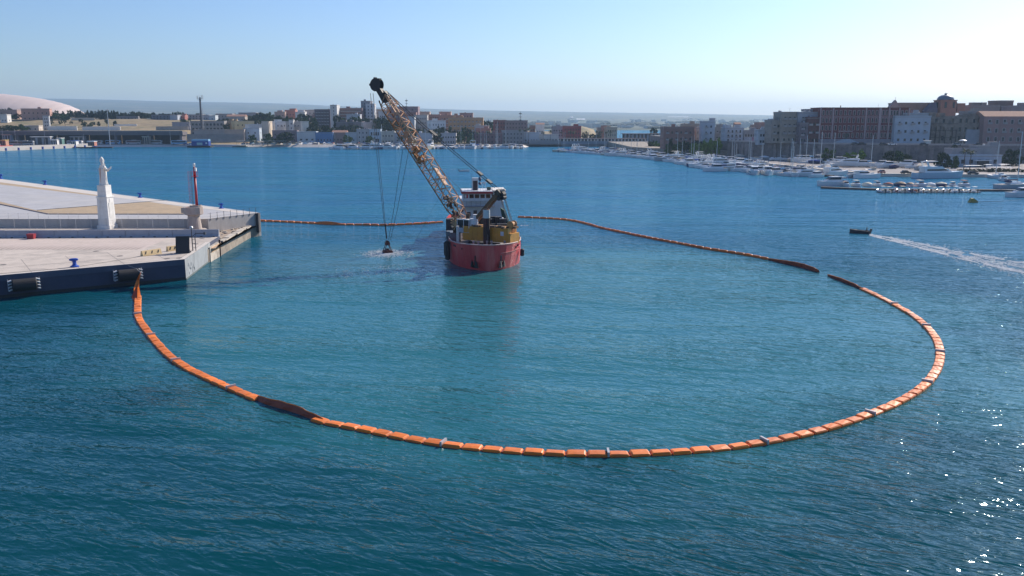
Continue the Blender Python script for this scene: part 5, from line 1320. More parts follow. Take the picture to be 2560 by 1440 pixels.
# pointed gable end
def gable():
    YG = 545; A, B, T = D(2224, 270, YG), D(2249, 269, YG), D(2240, 250, YG)
    t = thing('church_gable', 'pointed pink church gable with a small cross above the red palace', 'gable', (T.x, YG, A.z-4))
    z = A.z-4; m = mat('gable_pink', (.38, .25, .22), .9)
    MB().rings([[(A.x-T.x-.6, y, 0), (B.x-T.x+.6, y, 0), (B.x-T.x+.6, y, 4), (.35, y, T.z-z-.6), (-.0, y, T.z-z), (-.4, y, T.z-z-.6), (A.x-T.x-.6, y, 4)] for y in (0, 3.0)]).obj('gable_wall', m, t)
    MB().box(0, 1, T.z-z+.9, .09, .09, 1.8).box(0, 1, T.z-z+1.2, .8, .08, .09).obj('cross', dm, t)
gable()
def dome():
    YD = 550; c = D(2376, 262, YD); r = (2403-2349)/2*YD/F
    zb_, zd, zt = D(2376, 274, YD).z, D(2376, 249.5, YD).z, D(2376, 231, YD).z
    t = thing('church_dome', 'grey lead church dome on a round reddish drum', 'dome', (c.x, YD+r, zb_-6))
    o = zb_-6
    MB().lathe([(r, 0), (r, zd-o-.5), (r+.45, zd-o-.45), (r+.5, zd-o), (r*.5, zd-o+.02)], 8).obj('drum', mat('drum_brick', (.36, .18, .13), .9, .15, .5), t)
    rr = r*.73; H = zt-zd
    MB().lathe([(rr, zd-o)]+[(rr*math.cos(a)**.85, zd-o+(H-1.2)*math.sin(a)) for a in [R(8+q*8.5) for q in range(9)]]+[(.9, zd-o+H-1.2), (.8, zd-o+H-.4), (.1, zd-o+H)], 28).obj('dome_shell', mat('lead_grey', (.16, .19, .23), .45, .1, .4, metal=.2), t, smooth=True)
    for k in range(8):
        a = k*math.pi/4+math.pi/8; 
        MB().box(r*.965*math.cos(a), r*.965*math.sin(a), zd-o-3.2, .25, 1.3, 3.6, rz=a).obj('window', glw, t)
    MB().box(r+2, 0, zd-o-5, 5, 6, 6).obj('annex', mat('drum_brick', (.36, .18, .13), .9), t)
    MB().rings([[(-r-4+x, -r*.5+y, z) for x, y in ((-3, -2), (4, -2), (4, 4), (-3, 4))] if z < 6 else [(-r-2+x, -r*.5+y, z) for x, y in ((-1, 0), (1.5, 0), (1.5, 2), (-1, 2))] for z in (0, 5.5, 10.5)]).obj('side_chapel', mat('slate_dark', (.13, .12, .15), .9), t)
dome()
# ruined stone palace with iron tie frames
def ruin():
    YR = 511; A, B = D(2327, 272, YR), D(2463, 272, YR); w = B.x-A.x; zt = D(2400, 276, YR).z; H = zt-EZ
    t = thing('ruined_palace', 'ruined brown stone palace braced with a dark iron frame', 'building', ((A.x+B.x)/2, YR, EZ))
    m = mat('ruin_stone', (.27, .22, .18), .95, .3, .35, stain=(.11, .085, .08), stain_amt=.85, stain_scale=.25, bump=.3, bscale=.8)
    rnd = random.Random(6); cols = [(-w/2+w*a, -w/2+w*a+1.5) for a in (.1, .24, .4, .55, .66, .8, .88)]; rows = [(2, 4.4), (7, 9.4), (12, 14.4)]
    mb = MB(); facade(mb, -w/2, w/2, 0, H-5, cols, rows, 0, .8); mb.obj('wall', m, t)
    for i, c in enumerate(cols):
        for j, r in enumerate(rows):
            if (i*3+j) % 4: put('window', win_mesh(1.5, 2.4), t, ((c[0]+c[1])/2, .7, (r[0]+r[1])/2))
    mb = MB()
    x = -w/2
    while x < w/2-.5:
        ww_ = rnd.uniform(1.8, 4.2); ww_ = min(ww_, w/2-x); hh_ = H-5+rnd.uniform(1.5, 5.0)*(.6+.4*math.sin((x+w/2)/w*math.pi*2+1)**2)
        mb = MB().bb(x, x+ww_-.01, .02+rnd.uniform(0, 1.5), 9, H-5.0, hh_); mb.obj('broken_wall', m, t); x += ww_
    MB().bb(-w/2+.3, w/2-.3, 1.6, 12, 0, H-5.01).obj('back_wall', m, t)
    MB().bb(w*.0+w/2-.32*w, w/2-.5, -1.2, -.02, 0, 8.2).obj('buttress', mat('pale_patch', (.33, .34, .37), .9, .12, .4), t)
    im = mat('iron_frame', (.05, .035, .035), .7)
    for f in (.03, .12, .2, .3, .43, .5): MB().bb(-w/2+w*f, -w/2+w*f+.28, -.5, -.2, 0, H-9 if f < .25 else H-11).obj('frame_post', im, t)
    for z in (3.4, 7.6, 11.4): MB().bb(-w/2+w*.02, -w/2+w*.52, -.49, -.21, z, z+.22).obj('frame_beam', im, t)
ruin()
bld(2462, 2640, 291, 506, (.42, .25, .23), 3, 9, 'long pink palace with blue shutters at the right edge', zb=EZ, d=14, roof='gable', frames=mat('shutter_trim', (.45, .42, .42), .8), ww=1.4, wh=2.3, side=False, extras=2)
bld(2426, 2500, 266, 560, (.34, .27, .25), 1, 4, 'grey brown roofs stepping up behind the ruined palace', zb=20, d=14, extras=4)
bld(2495, 2534, 254.5, 575, (.20, .13, .12), 0, 0, 'dark brown box tower on the skyline at the far right', zb=20, d=12, extras=0)
bld(2530, 2620, 267, 560, (.34, .28, .27), 1, 4, 'low grey roof line at the right edge of the skyline', zb=20, d=12, extras=2)
bld(2420, 2470, 281, 516, (.36, .33, .31), 1, 4, 'pale grey house squeezed between ruin and pink palace', zb=EZ, d=10)
# pale buildings below the wall on the marina quay
bld(2374, 2505, 391.5, 428, (.48, .54, .62), 1, 6, 'long low pale blue club house behind the palms', cat='club house', zb=1.3, d=8, extras=0, ww=2.0, wh=2.0, side=False)
bld(2381, 2452, 375, 437, (.40, .38, .40), 1, 4, 'upper pale lilac storey behind the club house', zb=1.3, d=8, extras=0)
bld(2444, 2500, 368, 438, (.38, .37, .38), 1, 3, 'taller pale grey block behind the club house', zb=1.3, d=8, extras=1)
# ---------------------------------------------------------------- right hand terrain: street level behind the city wall, marina quay below
marq = [(P(2178, 441, 0).x, P(2178, 441, 0).y), (P(2560, 444, 0).x, P(2560, 444, 0).y), (330, 352), (330, 700), (126, 800), (126, 795), (118, 660), (129, 545), (137, 470), (148, 400)]
MB().prism(marq, -2, 1.3).obj('quay', conc_l, kind='structure', label='marina quay below the old town wall')
MB().prism([(x+(2 if i in (0, 9, 8, 7, 6) else 0), y+2.5) for i, (x, y) in enumerate(marq)], 1.2, 1.306).obj('pavement', mat('marina_paving', (.22, .20, .195), .9, .12, .3), kind='structure', label='paved marina quay surface')
wl = [(141, 566), (150, 542), (178, 503), (225, 480), (300, 464), (420, 456)]
street = wl+[(420, 800), (126, 800), (126, 620)]
MB().prism(street, -1, EZ).obj('city_wall', mat('wall_stone', (.21, .18, .175), .95, .25, .35, stain=(.085, .075, .08), stain_amt=.8, stain_scale=.2, bump=.2, bscale=.8), cat='wall', label='tall weathered stone wall carrying the old town street')
MB().prism([(x, y+.6) for x, y in street], EZ-.1, EZ+.005).obj('road', asph, kind='structure', label='street on top of the old town wall')
mb = MB(); 
for a, b in zip(wl, wl[1:]): strip(mb, a, b, .5, EZ, EZ+.9, -.1)
pt = thing('parapet', 'pale capped parapet along the top of the old town wall', 'parapet')
mb.obj('coping', mat('parapet_stone', (.38, .34, .33), .9, .12, .6), pt)
rnd = random.Random(12)
# buttressed panels on the wall face
for k in range(26):
    t_ = k/26*(len(wl)-1.001); i = int(t_); f = t_-i; x = lerp(wl[i][0], wl[i+1][0], f); y = lerp(wl[i][1], wl[i+1][1], f); an = math.atan2(wl[i+1][1]-wl[i][1], wl[i+1][0]-wl[i][0])
    MB().box(x, y-.25, 5.2, rnd.uniform(1.5, 5), .8, rnd.uniform(7, 9.4), an).obj('wall_patch', mat('wall_patch', (.27, .23, .215), .95, .25, .35, stain=(.12, .10, .10), stain_amt=.7, stain_scale=.3), pt)
MB().prism([(88, 640), (118, 575), (141, 566), (150, 800), (88, 800)], -1, 4.6).obj('quay', stone, kind='structure', label='lower stone terrace left of the old town wall')
# low wall with mural left of the beige palace
t = thing('mural_wall', 'low wall with faded pink and blue mural below the grey terrace', 'wall', (0, 0, 0))
A, B = D(1860, 362, 560), D(1968, 362, 545)
MB().add([], []).obj('x', None) if False else None
MB().prism([(A.x, A.y), (B.x, B.y), (B.x, B.y+.5), (A.x, A.y+.5)], 6, EZ+3.0).obj('wall', mat('mural_grey', (.34, .34, .38), .9, .15, .5), t)
MB().prism([(lerp(A.x, B.x, .18), lerp(A.y, B.y, .18)-.05), (lerp(A.x, B.x, .32), lerp(A.y, B.y, .32)-.05), (lerp(A.x, B.x, .32), lerp(A.y, B.y, .32)-.01), (lerp(A.x, B.x, .18), lerp(A.y, B.y, .18)-.01)], EZ+.3, EZ+2.9).obj('mural', mat('mural_pink', (.42, .20, .30), .8, .7, .6), t)
# ---------------------------------------------------------------- dome shell of the stadium-like roof at far left
def shell():
    t = thing('ribbed_dome', 'huge pale pink ribbed dome roof rising beyond the trees', 'dome', (0, 0, 0))
    YS = 1500; cx = D(-160, 276, YS+130).x; a = D(207, 276, YS+130).x-cx; zb_ = 8; H = CZ+(300-231)/F*(YS+130)-zb_
    m = mat('dome_pink', (.58, .47, .42), .55, .05, .02); N = 34; M = 14; bdp = 130
    def pt_(u, v, k=1.0):   # u along the long axis, v across
        x = a*math.sin(u); s = math.cos(u)**.62
        return (cx+x*k, YS+bdp-bdp*s*math.cos(v), zb_+H*s*math.sin(v)*k)
    us = [-1.55+3.10*i/N for i in range(N+1)]
    for i in range(N//2, N):
        mb = MB(); rg = []
        for uu in (us[i], (us[i]+us[i+1])/2, us[i+1]):
            b_ = 1.0 if uu != (us[i]+us[i+1])/2 else 1.005
            rg.append([pt_(uu, math.pi*j/M, b_) for j in range(M+1)])
        mb.rings(rg, closed=False); mb.obj('roof_panel', m, t, smooth=True)
shell()
# ---------------------------------------------------------------- viaduct and white walls at left
vd = thing('viaduct', 'long dark concrete road viaduct behind the parked coaches', 'viaduct', (0, 0, 0))
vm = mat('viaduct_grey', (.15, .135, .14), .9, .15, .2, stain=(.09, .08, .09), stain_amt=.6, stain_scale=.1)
XA = D(-200, 330, 803).x; XB = D(472, 335, 815).x
span = 30; x = XA; k = 0
while x < XB:
    x2 = min(x+span, XB)
    MB().bb(x+.1, x2-.1, 800, 812, 10.4, 13.6).obj('deck', vm, vd)
    MB().bb(x-1.1, x+1.1, 801, 811, 1.9, 10.4).obj('pier', vm, vd)
    MB().bb(x+1.2, x2-1.2, 812.3, 813, 1.9, 12).obj('back_wall', mat('shade_wall', (.05, .042, .04), .95, .3, .3), vd)  # wall added, its near-black colour standing for deep shade under the spans
    x += span; k += 1
MB().bb(XA, XB, 799.6, 799.95, 13.2, 14.4).obj('parapet', mat('viaduct_rail', (.22, .20, .20), .9), vd)
for k in range(60):
    x = XA+(XB-XA)*k/60; MB().bb(x-.05, x+.05, 799.55, 799.75, 14.4, 15.2).obj('rail_post', dm, vd)
def wall(name, label, x0, x1, yt, yb, Y, m, th=.6, cat='wall'):
    A, B = D(x0, yb, Y), D(x1, yt, Y); t = thing(name, label, cat, ((A.x+B.x)/2, Y, A.z-1)); w = B.x-A.x; n = max(1, int(w/8))
    for k in range(n): MB().bb(-w/2+w*k/n+.02, -w/2+w*(k+1)/n-.02, 0, th, 0, B.z-A.z+1+.12*(k % 2)).obj('wall_panel', m, t)
wm1 = mat('white_wall', (.85, .80, .74), .85, .1, .2, stain=(.45, .40, .36), stain_amt=.4, stain_scale=.2)
wall('boundary_wall', 'long whitewashed wall left part, above the viaduct', 119, 192, 315.5, 325, 860, wm1)
wall('boundary_wall', 'whitewashed wall right of the gate above the viaduct', 206, 300, 316.5, 326, 860, wm1)
wall('boundary_wall', 'thin white wall line on the dry slope by the farm', 285, 342, 310.5, 312.5, 905, wm1)
wall('boundary_wall', 'short cream wall at the upper edge of the dry slope', 178, 237, 294.5, 298.5, 985, mat('cream_wall', (.55, .46, .36), .9))
wall('shore_wall', 'long brown stone retaining wall behind the blue kiosk', 468, 610, 335, 352, 800, mat('brown_stone', (.34, .27, .23), .9, .15, .3, stain=(.2, .16, .14), stain_amt=.5, stain_scale=.2))
wall('shore_wall', 'rubble wall with arches left of the empty frame building', 390, 470, 316, 323, 855, mat('arch_stone', (.42, .36, .31), .9, .2, .4))
wall('quay_wall', 'grey harbour wall below the palms right of the sailboats', 1322, 1402, 350.5, 366, 803, mat('harbour_wall', (.27, .27, .28), .9, .12, .3), 1.0)
wall('quay_wall', 'blue grey harbour wall below the arcade road', 1402, 1614, 353, 366, 801, mat('harbour_wall2', (.22, .25, .30), .9, .12, .3), 1.0)
MB().prism([(15, 804), (127, 802), (127, 900), (15, 900)], 0, 4.6).obj('road', asph, kind='structure', label='raised road behind the harbour wall')
# arcade road: white piers under a dark roof
t = thing('arcade', 'long open arcade with dark flat roof on white piers', 'arcade', (0, 0, 0))
A, B = D(1398, 343, 812), D(1614, 345, 812)
MB().bb(A.x, B.x, 806, 814, A.z-1.6, A.z-.9).obj('roof', mat('arcade_roof', (.20, .16, .16), .9), t)
MB().bb(A.x, B.x, 813, 814, 4, A.z-1.61).obj('back_wall', mat('arcade_back', (.09, .09, .10), .9), t)
for k in range(26):
    x = lerp(A.x+1, B.x-1, k/25); MB().bb(x-.5, x+.5, 806.4, 807.2, 4.3, A.z-1.61).obj('pier', wm1, t)
t = thing('castle_gallery', 'long low bridge building with dark square openings before the inner water', 'building', (0, 0, 0))
A, B = D(1557, 333.5, 835), D(1650, 333.5, 835)
for k in range(10):
    x0 = lerp(A.x, B.x, k/10); x1 = lerp(A.x, B.x, (k+1)/10)
    MB().bb(x0+1.9, x1-.01, 835, 842, 2, A.z-.6).obj('wall', mat('gallery_stone', (.36, .36, .38), .9), t)
    MB().bb(x0, x0+1.89, 837, 838, 4, A.z-.6).obj('window', glw, t)
MB().bb(A.x-.5, B.x+.5, 834, 843, A.z-.59, A.z).obj('roof', mat('arcade_roof', (.20, .16, .16), .9), t)
MB().bb(A.x-20, B.x+6, 836, 842, 0, 3.99).obj('base', stone, t)
# distant pale greenhouses on the plain
for i, (x0, x1, y, Y) in enumerate(((1448, 1470, 291, 7400), (1490, 1608, 292, 7300), (1668, 1720, 293.5, 7000), (1440, 1462, 299, 5600), (1425, 1432, 294, 6000))):
    A, B = D(x0, y, Y), D(x1, y+1.6, Y)
    t = thing('greenhouse', 'pale distant line of greenhouses on the hazy plain', 'greenhouse', ((A.x+B.x)/2, Y, B.z-2), 0, 'far greenhouses')
    w = B.x-A.x
    for k in range(6): MB().rings([[(x, y_, z) for y_, z in ((-60, 0), (-60, A.z-B.z+2), (0, A.z-B.z+8), (60, A.z-B.z+2), (60, 0))] for x in (-w/2+w*k/6+1, -w/2+w*(k+1)/6-1)]).obj('greenhouse_bay', mat('greenhouse_white', (.8, .8, .8), .6), t)
# ---------------------------------------------------------------- trees
def crown_mesh(name, seed, rx, rz, nclump, nleaf, ls, m, shape='round'):
    rnd = random.Random(seed); mb = MB()
    for c in range(nclump):
        while True:
            x, y, z = rnd.uniform(-1, 1), rnd.uniform(-1, 1), rnd.uniform(-1, 1)
            if x*x+y*y+z*z < 1 and x*x+y*y+z*z > .12: break
        if shape == 'cone': s = (1-(z+1)/2)*.85+.15; x *= s; y *= s
        if shape == 'umbrella': z = z*.45+.35
        cr = rnd.uniform(.22, .38)
        for k in range(nleaf):
            d = Vector((rnd.gauss(0, 1), rnd.gauss(0, 1), rnd.gauss(0, 1))).normalized()*cr*rnd.uniform(.6, 1.05)
            p = Vector(((x+d.x)*rx, (y+d.y)*rx, (z+d.z*.8+1)*rz)); n = (d+Vector((rnd.gauss(0, .5), rnd.gauss(0, .5), rnd.gauss(0, .5)))).normalized()
            u = n.orthogonal().normalized(); v = n.cross(u); s = ls*rnd.uniform(.6, 1.4)
            mb.add([p-u*s, p+v*s*.8, p+u*s, p-v*s*.8], [(0, 1, 2, 3)])
    return mb.mesh(name, m)
lf = [mat('leaf_dark', (.022, .042, .016), .8, .4, .6, spec=.2), mat('leaf_mid', (.045, .085, .020), .8, .4, .6, spec=.2), mat('leaf_bright', (.10, .17, .025), .8, .35, .6, spec=.2), mat('leaf_olive', (.06, .08, .035), .8, .4, .6, spec=.2), mat('leaf_cypress', (.012, .028, .014), .8, .4, .6, spec=.2)]
bark = mat('bark', (.09, .065, .05), .95, .3, 2)
CM = {}
for q, m_ in (('dark', lf[0]), ('mid', lf[1]), ('bright', lf[2]), ('olive', lf[3])):
    for v in range(2): CM[(q, v)] = crown_mesh('crown', hash_ if False else v*7+len(q), 1, .5, 26, 34, .085, m_)
CM[('cypress', 0)] = crown_mesh('crown', 40, 1, .5, 30, 30, .10, lf[4], 'cone'); CM[('cypress', 1)] = crown_mesh('crown', 41, 1, .5, 26, 30, .11, lf[4], 'cone')
CM[('pine', 0)] = crown_mesh('crown', 50, 1, .5, 26, 34, .09, lf[0], 'umbrella'); CM[('pine', 1)] = crown_mesh('crown', 51, 1, .5, 24, 34, .09, lf[4], 'umbrella')
TRK = MB().tube((0, 0, -.1), (0, 0, .5), .06, 6, .035)
TRK.tube((0, 0, .35), (.22, .08, .62), .03, 5, .015).tube((0, 0, .4), (-.18, -.12, .68), .03, 5, .015).tube((0, 0, .48), (.03, -.02, .85), .03, 5, .012)
TRM = TRK.mesh('trunk', bark)
def palm_mesh(seed):
    rnd = random.Random(seed); mb = MB()
    for k in range(26):
        a = rnd.uniform(0, 6.283); e = rnd.uniform(-.5, 1.1); L = rnd.uniform(1.6, 2.3); p = Vector((0, 0, 0)); dirv = Vector((math.cos(a)*math.cos(e), math.sin(a)*math.cos(e), math.sin(e)))
        side = Vector((-math.sin(a), math.cos(a), 0))
        for s in range(5):
            q = p+dirv*(L/5); w0, w1 = .30*(1-abs(s-1.5)/4), .30*(1-abs(s-.5)/4)
            mb.add([p-side*w0-Vector((0, 0, .1)), p, q, q-side*w1-Vector((0, 0, .1)), p+side*w0-Vector((0, 0, .1)), q+side*w1-Vector((0, 0, .1))], [(0, 1, 2, 3), (1, 4, 5, 2)])
            p = q; dirv = (dirv-Vector((0, 0, .28))).normalized()
    return mb.mesh('crown', lf[3])
PALM = [palm_mesh(1), palm_mesh(2)]
PTR = MB().tube((0, 0, 0), (0, 0, 1), .22, 7, .16).mesh('trunk', bark)
TREES = []
def tree(px, yt, wpx, Y, kind, label, zb=None, group=None):
    T = D(px, yt, Y); zg = ground(T.x, Y) if zb is None else zb
    H = T.z-zg; w = wpx/F*Y
    if H < 1.5: H = 1.5
    rnd = random.Random(int(px*13+yt)); v = rnd.randint(0, 1)
    t = thing('palm_tree' if kind == 'palm' else ('cypress_tree' if kind == 'cypress' else ('pine_tree' if kind == 'pine' else 'tree')), label, 'palm tree' if kind == 'palm' else 'tree', (T.x, Y, zg-.1), rnd.uniform(0, 6), group)
    if kind == 'palm':
        o = put('crown', PALM[v], t, (0, 0, H-.9)); s = w/3.8; o.scale = (s, s, s); k = put('trunk', PTR, t); k.scale = (1, 1, H-.8)
    else:
        ch = H*(1.0 if kind in ('cypress',) or Y < 700 else .85) if H > w*.6 else H
        if kind in ('dark', 'mid', 'bright', 'olive') and H > w*1.6 and Y > 700: ch = max(w*1.1, H*.6)
        o = put('crown', CM[(kind, v)], t, (0, 0, H-ch)); o.scale = (w/2, w/2, ch)
        k = put('trunk', TRM, t); k.scale = (max(2, H*.5), max(2, H*.5), H)
    return t
KN = {'dark': 'dark green tree', 'mid': 'mid green tree', 'bright': 'bright yellow green tree', 'olive': 'olive green tree', 'cypress': 'black green cypress', 'pine': 'broad umbrella pine'}
# back rows beyond the plateau, left
rnd = random.Random(31)
def row(x0, x1, n, yt0, yt1, wp, Y0, Y1, kinds, where, grp, zb=None):
    for k in range(n):
        px = lerp(x0, x1, (k+.5+rnd.uniform(-.35, .35))/n); kd = kinds[rnd.randrange(len(kinds))]
        tree(px, rnd.uniform(yt0, yt1), wp*rnd.uniform(.75, 1.3), rnd.uniform(Y0, Y1), kd, KN[kd]+' '+where, zb, grp)
row(-20, 44, 12, 268, 282, 12, 1020, 1060, ['dark', 'cypress', 'dark'], 'left of the pink farmhouse', 'trees on the plateau')
row(105, 180, 14, 273, 284, 13, 1020, 1060, ['dark', 'cypress', 'mid'], 'between farmhouse and cypresses', 'trees on the plateau')
row(115, 175, 8, 285, 291, 18, 985, 1000, ['mid', 'dark', 'olive'], 'in the green thicket right of the grey tower', 'trees on the plateau')
row(178, 285, 26, 274, 282, 9, 1010, 1050, ['cypress', 'cypress', 'dark'], 'in the dense line below the dome', 'trees on the plateau')
row(288, 350, 10, 282, 288, 8, 1120, 1160, ['dark', 'cypress'], 'above the greenhouse like shed', 'trees on the plateau')
row(350, 382, 6, 280, 287, 9, 1015, 1040, ['cypress', 'dark'], 'left of the dark slate hall', 'trees on the plateau')
row(395, 520, 12, 280, 288, 12, 1060, 1120, ['olive', 'dark', 'mid'], 'behind the antenna mast houses', 'trees on the plateau')
row(0, 60, 7, 310, 318, 20, 835, 845, ['mid', 'olive'], 'on the grassy bank above the viaduct', 'bushes above the viaduct')
tree(217, 306.5, 21, 890, 'olive', 'single grey green olive bush on the white wall')
row(12, 100, 7, 283, 290, 14, 990, 1000, ['dark', 'mid'], 'around the pink farmhouse', 'trees on the plateau')
row(286, 352, 18, 277, 285, 10, 1085, 1120, ['cypress', 'dark', 'cypress'], 'in the dark belt above the slope', 'trees on the plateau')
row(352, 470, 22, 279, 287, 12, 1040, 1100, ['dark', 'cypress', 'olive'], 'behind the slate hall', 'trees on the plateau')
row(500, 690, 30, 283, 291, 15, 1050, 1150, ['dark', 'olive', 'mid'], 'in the far belt behind the yellow house', 'trees on the plateau')
row(120, 290, 10, 297, 304, 9, 900, 960, ['olive', 'dark', 'olive'], 'dotting the dry slope', 'shrubs on the slope')
# centre
tree(465, 296, 26, 905, 'dark', 'round dark tree behind the grey concrete frame building'); tree(560, 294, 34, 905, 'pine', 'dark umbrella pine left above the yellow house'); tree(622, 295, 26, 930, 'pine', 'dark umbrella pine right above the yellow house')
tree(566, 309, 18, 860, 'dark', 'dark tree between frame building and yellow house')
row(632, 700, 9, 280, 292, 20, 960, 1030, ['dark', 'mid', 'pine'], 'on the wooded hill behind the white houses', 'trees on the wooded hill')
row(640, 790, 14, 291, 301, 22, 900, 950, ['mid', 'dark', 'olive'], 'just above the white flats', 'trees on the wooded hill')
row(740, 800, 6, 284, 292, 16, 970, 1010, ['dark', 'olive'], 'left of the dark flats', 'trees on the wooded hill')
row(840, 960, 14, 288, 300, 20, 880, 905, ['dark', 'olive', 'mid'], 'in the park below the long flats', 'trees in the park')
row(770, 905, 14, 311, 319, 16, 842, 858, ['dark', 'olive', 'mid'], 'in the avenue behind the boat sheds', 'trees of the avenue')
row(938, 1012, 8, 292, 312, 22, 850, 880, ['dark', 'mid'], 'behind the crane boom', 'trees in the park')
row(1010, 1190, 16, 314, 328, 18, 836, 856, ['dark', 'mid', 'olive'], 'below the terracotta flats', 'trees of the avenue')
row(1200, 1240, 5, 300, 310, 20, 930, 980, ['mid', 'olive', 'dark'], 'left of the deep red block', 'trees in the park')
for px, yt, w, kd, lab in ((630, 337, 24, 'mid', 'small green tree before the pale blue house'), (668, 334, 30, 'mid', 'large round shore tree left of the dark brown flats'), (698, 335, 22, 'dark', 'dark shore tree joined to a bigger one'), (716, 331, 40, 'dark', 'largest dark round tree on the shore'), (868, 337, 26, 'mid', 'round shore tree left of the grey square house'), (925, 339, 24, 'mid', 'shore tree in front of the glass office'), (1092, 331, 27, 'dark', 'dense dark round tree behind the moored yachts'), (1148, 330, 24, 'mid', 'round tree left of a pair behind the yachts'), (1174, 333, 24, 'mid', 'round tree right of a pair behind the yachts'), (1001, 335, 14, 'dark', 'dark tree half hidden by the boom')):
    tree(px, yt, w, 792, kd, lab, 2.0)
for px, yt, lab in ((1194, 330, 'left'), (1218, 326, 'second'), (1224, 329, 'third'), (1300, 323, 'fourth'), (1313, 323, 'fifth'), (1322, 320, 'sixth'), (1358, 330, 'seventh'), (1376, 326, 'eighth'), (1403, 329, 'ninth')):
    tree(px, yt, 13, 806, 'palm', 'feathery palm on the far shore, %s of the palm row' % lab, 2.0 if px < 1320 else 4.6, 'shore palms')
for k, px in enumerate((1425, 1434, 1466, 1492, 1504, 1516, 1526)):
    tree(px, 327+(k % 3), 13, 822, 'palm', 'feathery palm near the dark red house and arcade', 4.6, 'arcade palms')
row(1455, 1500, 5, 330, 336, 12, 850, 880, ['dark', 'olive'], 'behind the arcade roof', 'trees behind the arcade')
tree(1634, 320, 20, 850, 'dark', 'single ball shaped tree beside the bridge building', 3.0)
row(1625, 1700, 12, 347, 362, 16, 640, 665, ['mid', 'dark', 'bright'], 'in the thicket left of the rusty palace', 'trees above the marina', 1.3)
row(1668, 1756, 12, 348, 360, 18, 575, 592, ['dark', 'mid'], 'below the rusty red palace', 'trees above the marina', 1.3)
row(1755, 1800, 7, 343, 352, 17, 560, 574, ['bright', 'bright', 'mid'], 'below the white tower house', 'trees above the marina', 1.3)
tree(1735, 352, 18, 560, 'bright', 'bright green tree right of the dark thicket', 1.3); tree(1694, 369, 16, 560, 'olive', 'low olive bush among the first masts', 1.3)
for px, yt, w, Y, kd, lab in ((2072, 371.5, 38, 462, 'mid', 'round clipped tree left at the foot of the old wall'), (2120, 377, 26, 466, 'bright', 'small bright tree left of a bigger bright one'), (2148, 374.5, 32, 462, 'bright', 'bright yellow green tree at the foot of the wall'), (2228, 378, 34, 462, 'dark', 'dark shrub tree at the foot of the wall'), (2252, 376, 34, 458, 'mid', 'mid green shrub tree right of the dark one'), (2270, 382, 18, 452, 'olive', 'grey olive shrub by the dry docked boats'), (2240, 392, 22, 445, 'dark', 'low dark hedge bush behind dry docked boats'), (2358, 382, 42, 420, 'dark', 'big round dark tree left of the club house'), (2388, 390, 22, 415, 'mid', 'ragged green tree between round tree and palms'), (2386, 362, 16, 470, 'dark', 'dark tree against the old wall above the club house'), (2530, 372, 50, 440, 'dark', 'broad dark tree at the right edge of the photo')):
    tree(px, yt, w, Y, kd, lab, 1.3)
tree(2414, 373, 26, 405, 'palm', 'tall brown green palm before the club house, left', 1.3, 'club palms'); tree(2429, 376, 24, 404, 'palm', 'tall palm before the club house, right', 1.3, 'club palms')
row(2398, 2560, 16, 419, 424, 14, 384, 388, ['dark', 'olive'], 'in the low hedge of the club terrace', 'hedge bushes', 1.3)
# ---------------------------------------------------------------- boats
gel = mat('gelcoat', (.80, .80, .79), .3, .04, 1)
gel2 = mat('gelcoat_aged', (.62, .60, .56), .4, .08, 1)
cov = mat('boat_cover', (1, 1, 1), .8, .12, 1.5, objcol=True)
hullc = mat('boat_hull_colour', (1, 1, 1), .35, .05, 1, objcol=True)
tkm = mat('teak', (.30, .19, .11), .8, .15, 2); al = mat('aluminium', (.55, .56, .58), .35, .05, 2, metal=.6); obm = mat('outboard_black', (.02, .02, .025), .4)
def hull_mesh(L, B, fr, wide=.62, sheer=.35, nst=9, name='hull', m=None, zb=-.45, wl=.86):
    rg = []
    for k in range(nst+1):
        t = k/nst; y = -L/2+L*t; q = max(0, (t-.42)/.58)
        b = B/2*(1-q**2.3*.985); bw = B/2*wl*(1-q**1.7*.99); zd = fr*(1+sheer*t*t); yb = y-(.06*L*q if False else 0)
        rg.append([(-b, y+L*.035*q, zd), (-b*.985, y+L*.03*q, zd-.12), (-bw, y, .02), (-bw*.6, y, zb), (bw*.6, y, zb), (bw, y, .02), (b*.985, y+L*.03*q, zd-.12), (b, y+L*.035*q, zd)])
    return MB().rings(rg).mesh(name, m or gel)
def loft_box(y0, y1, w, z0, z1, fw=.6, ft=.75, rk=.8, rs=.2):
    """cabin: foot from y0 (aft) to y1 (fore), raked front by rk, narrowed to fw at the front"""
    return [[(-w/2, y0, z0), (w/2, y0, z0), (w/2*fw, y1, z0), (-w/2*fw, y1, z0)], [(-w/2*ft, y0+rs, z1), (w/2*ft, y0+rs, z1), (w/2*ft*fw*1.1, y1-rk, z1), (-w/2*ft*fw*1.1, y1-rk, z1)]]
HID = []
def proto(name, cat): 
    t = thing(name, 'x', cat); return t
def fin(t): 
    HID.append(t); return tree_of(t)
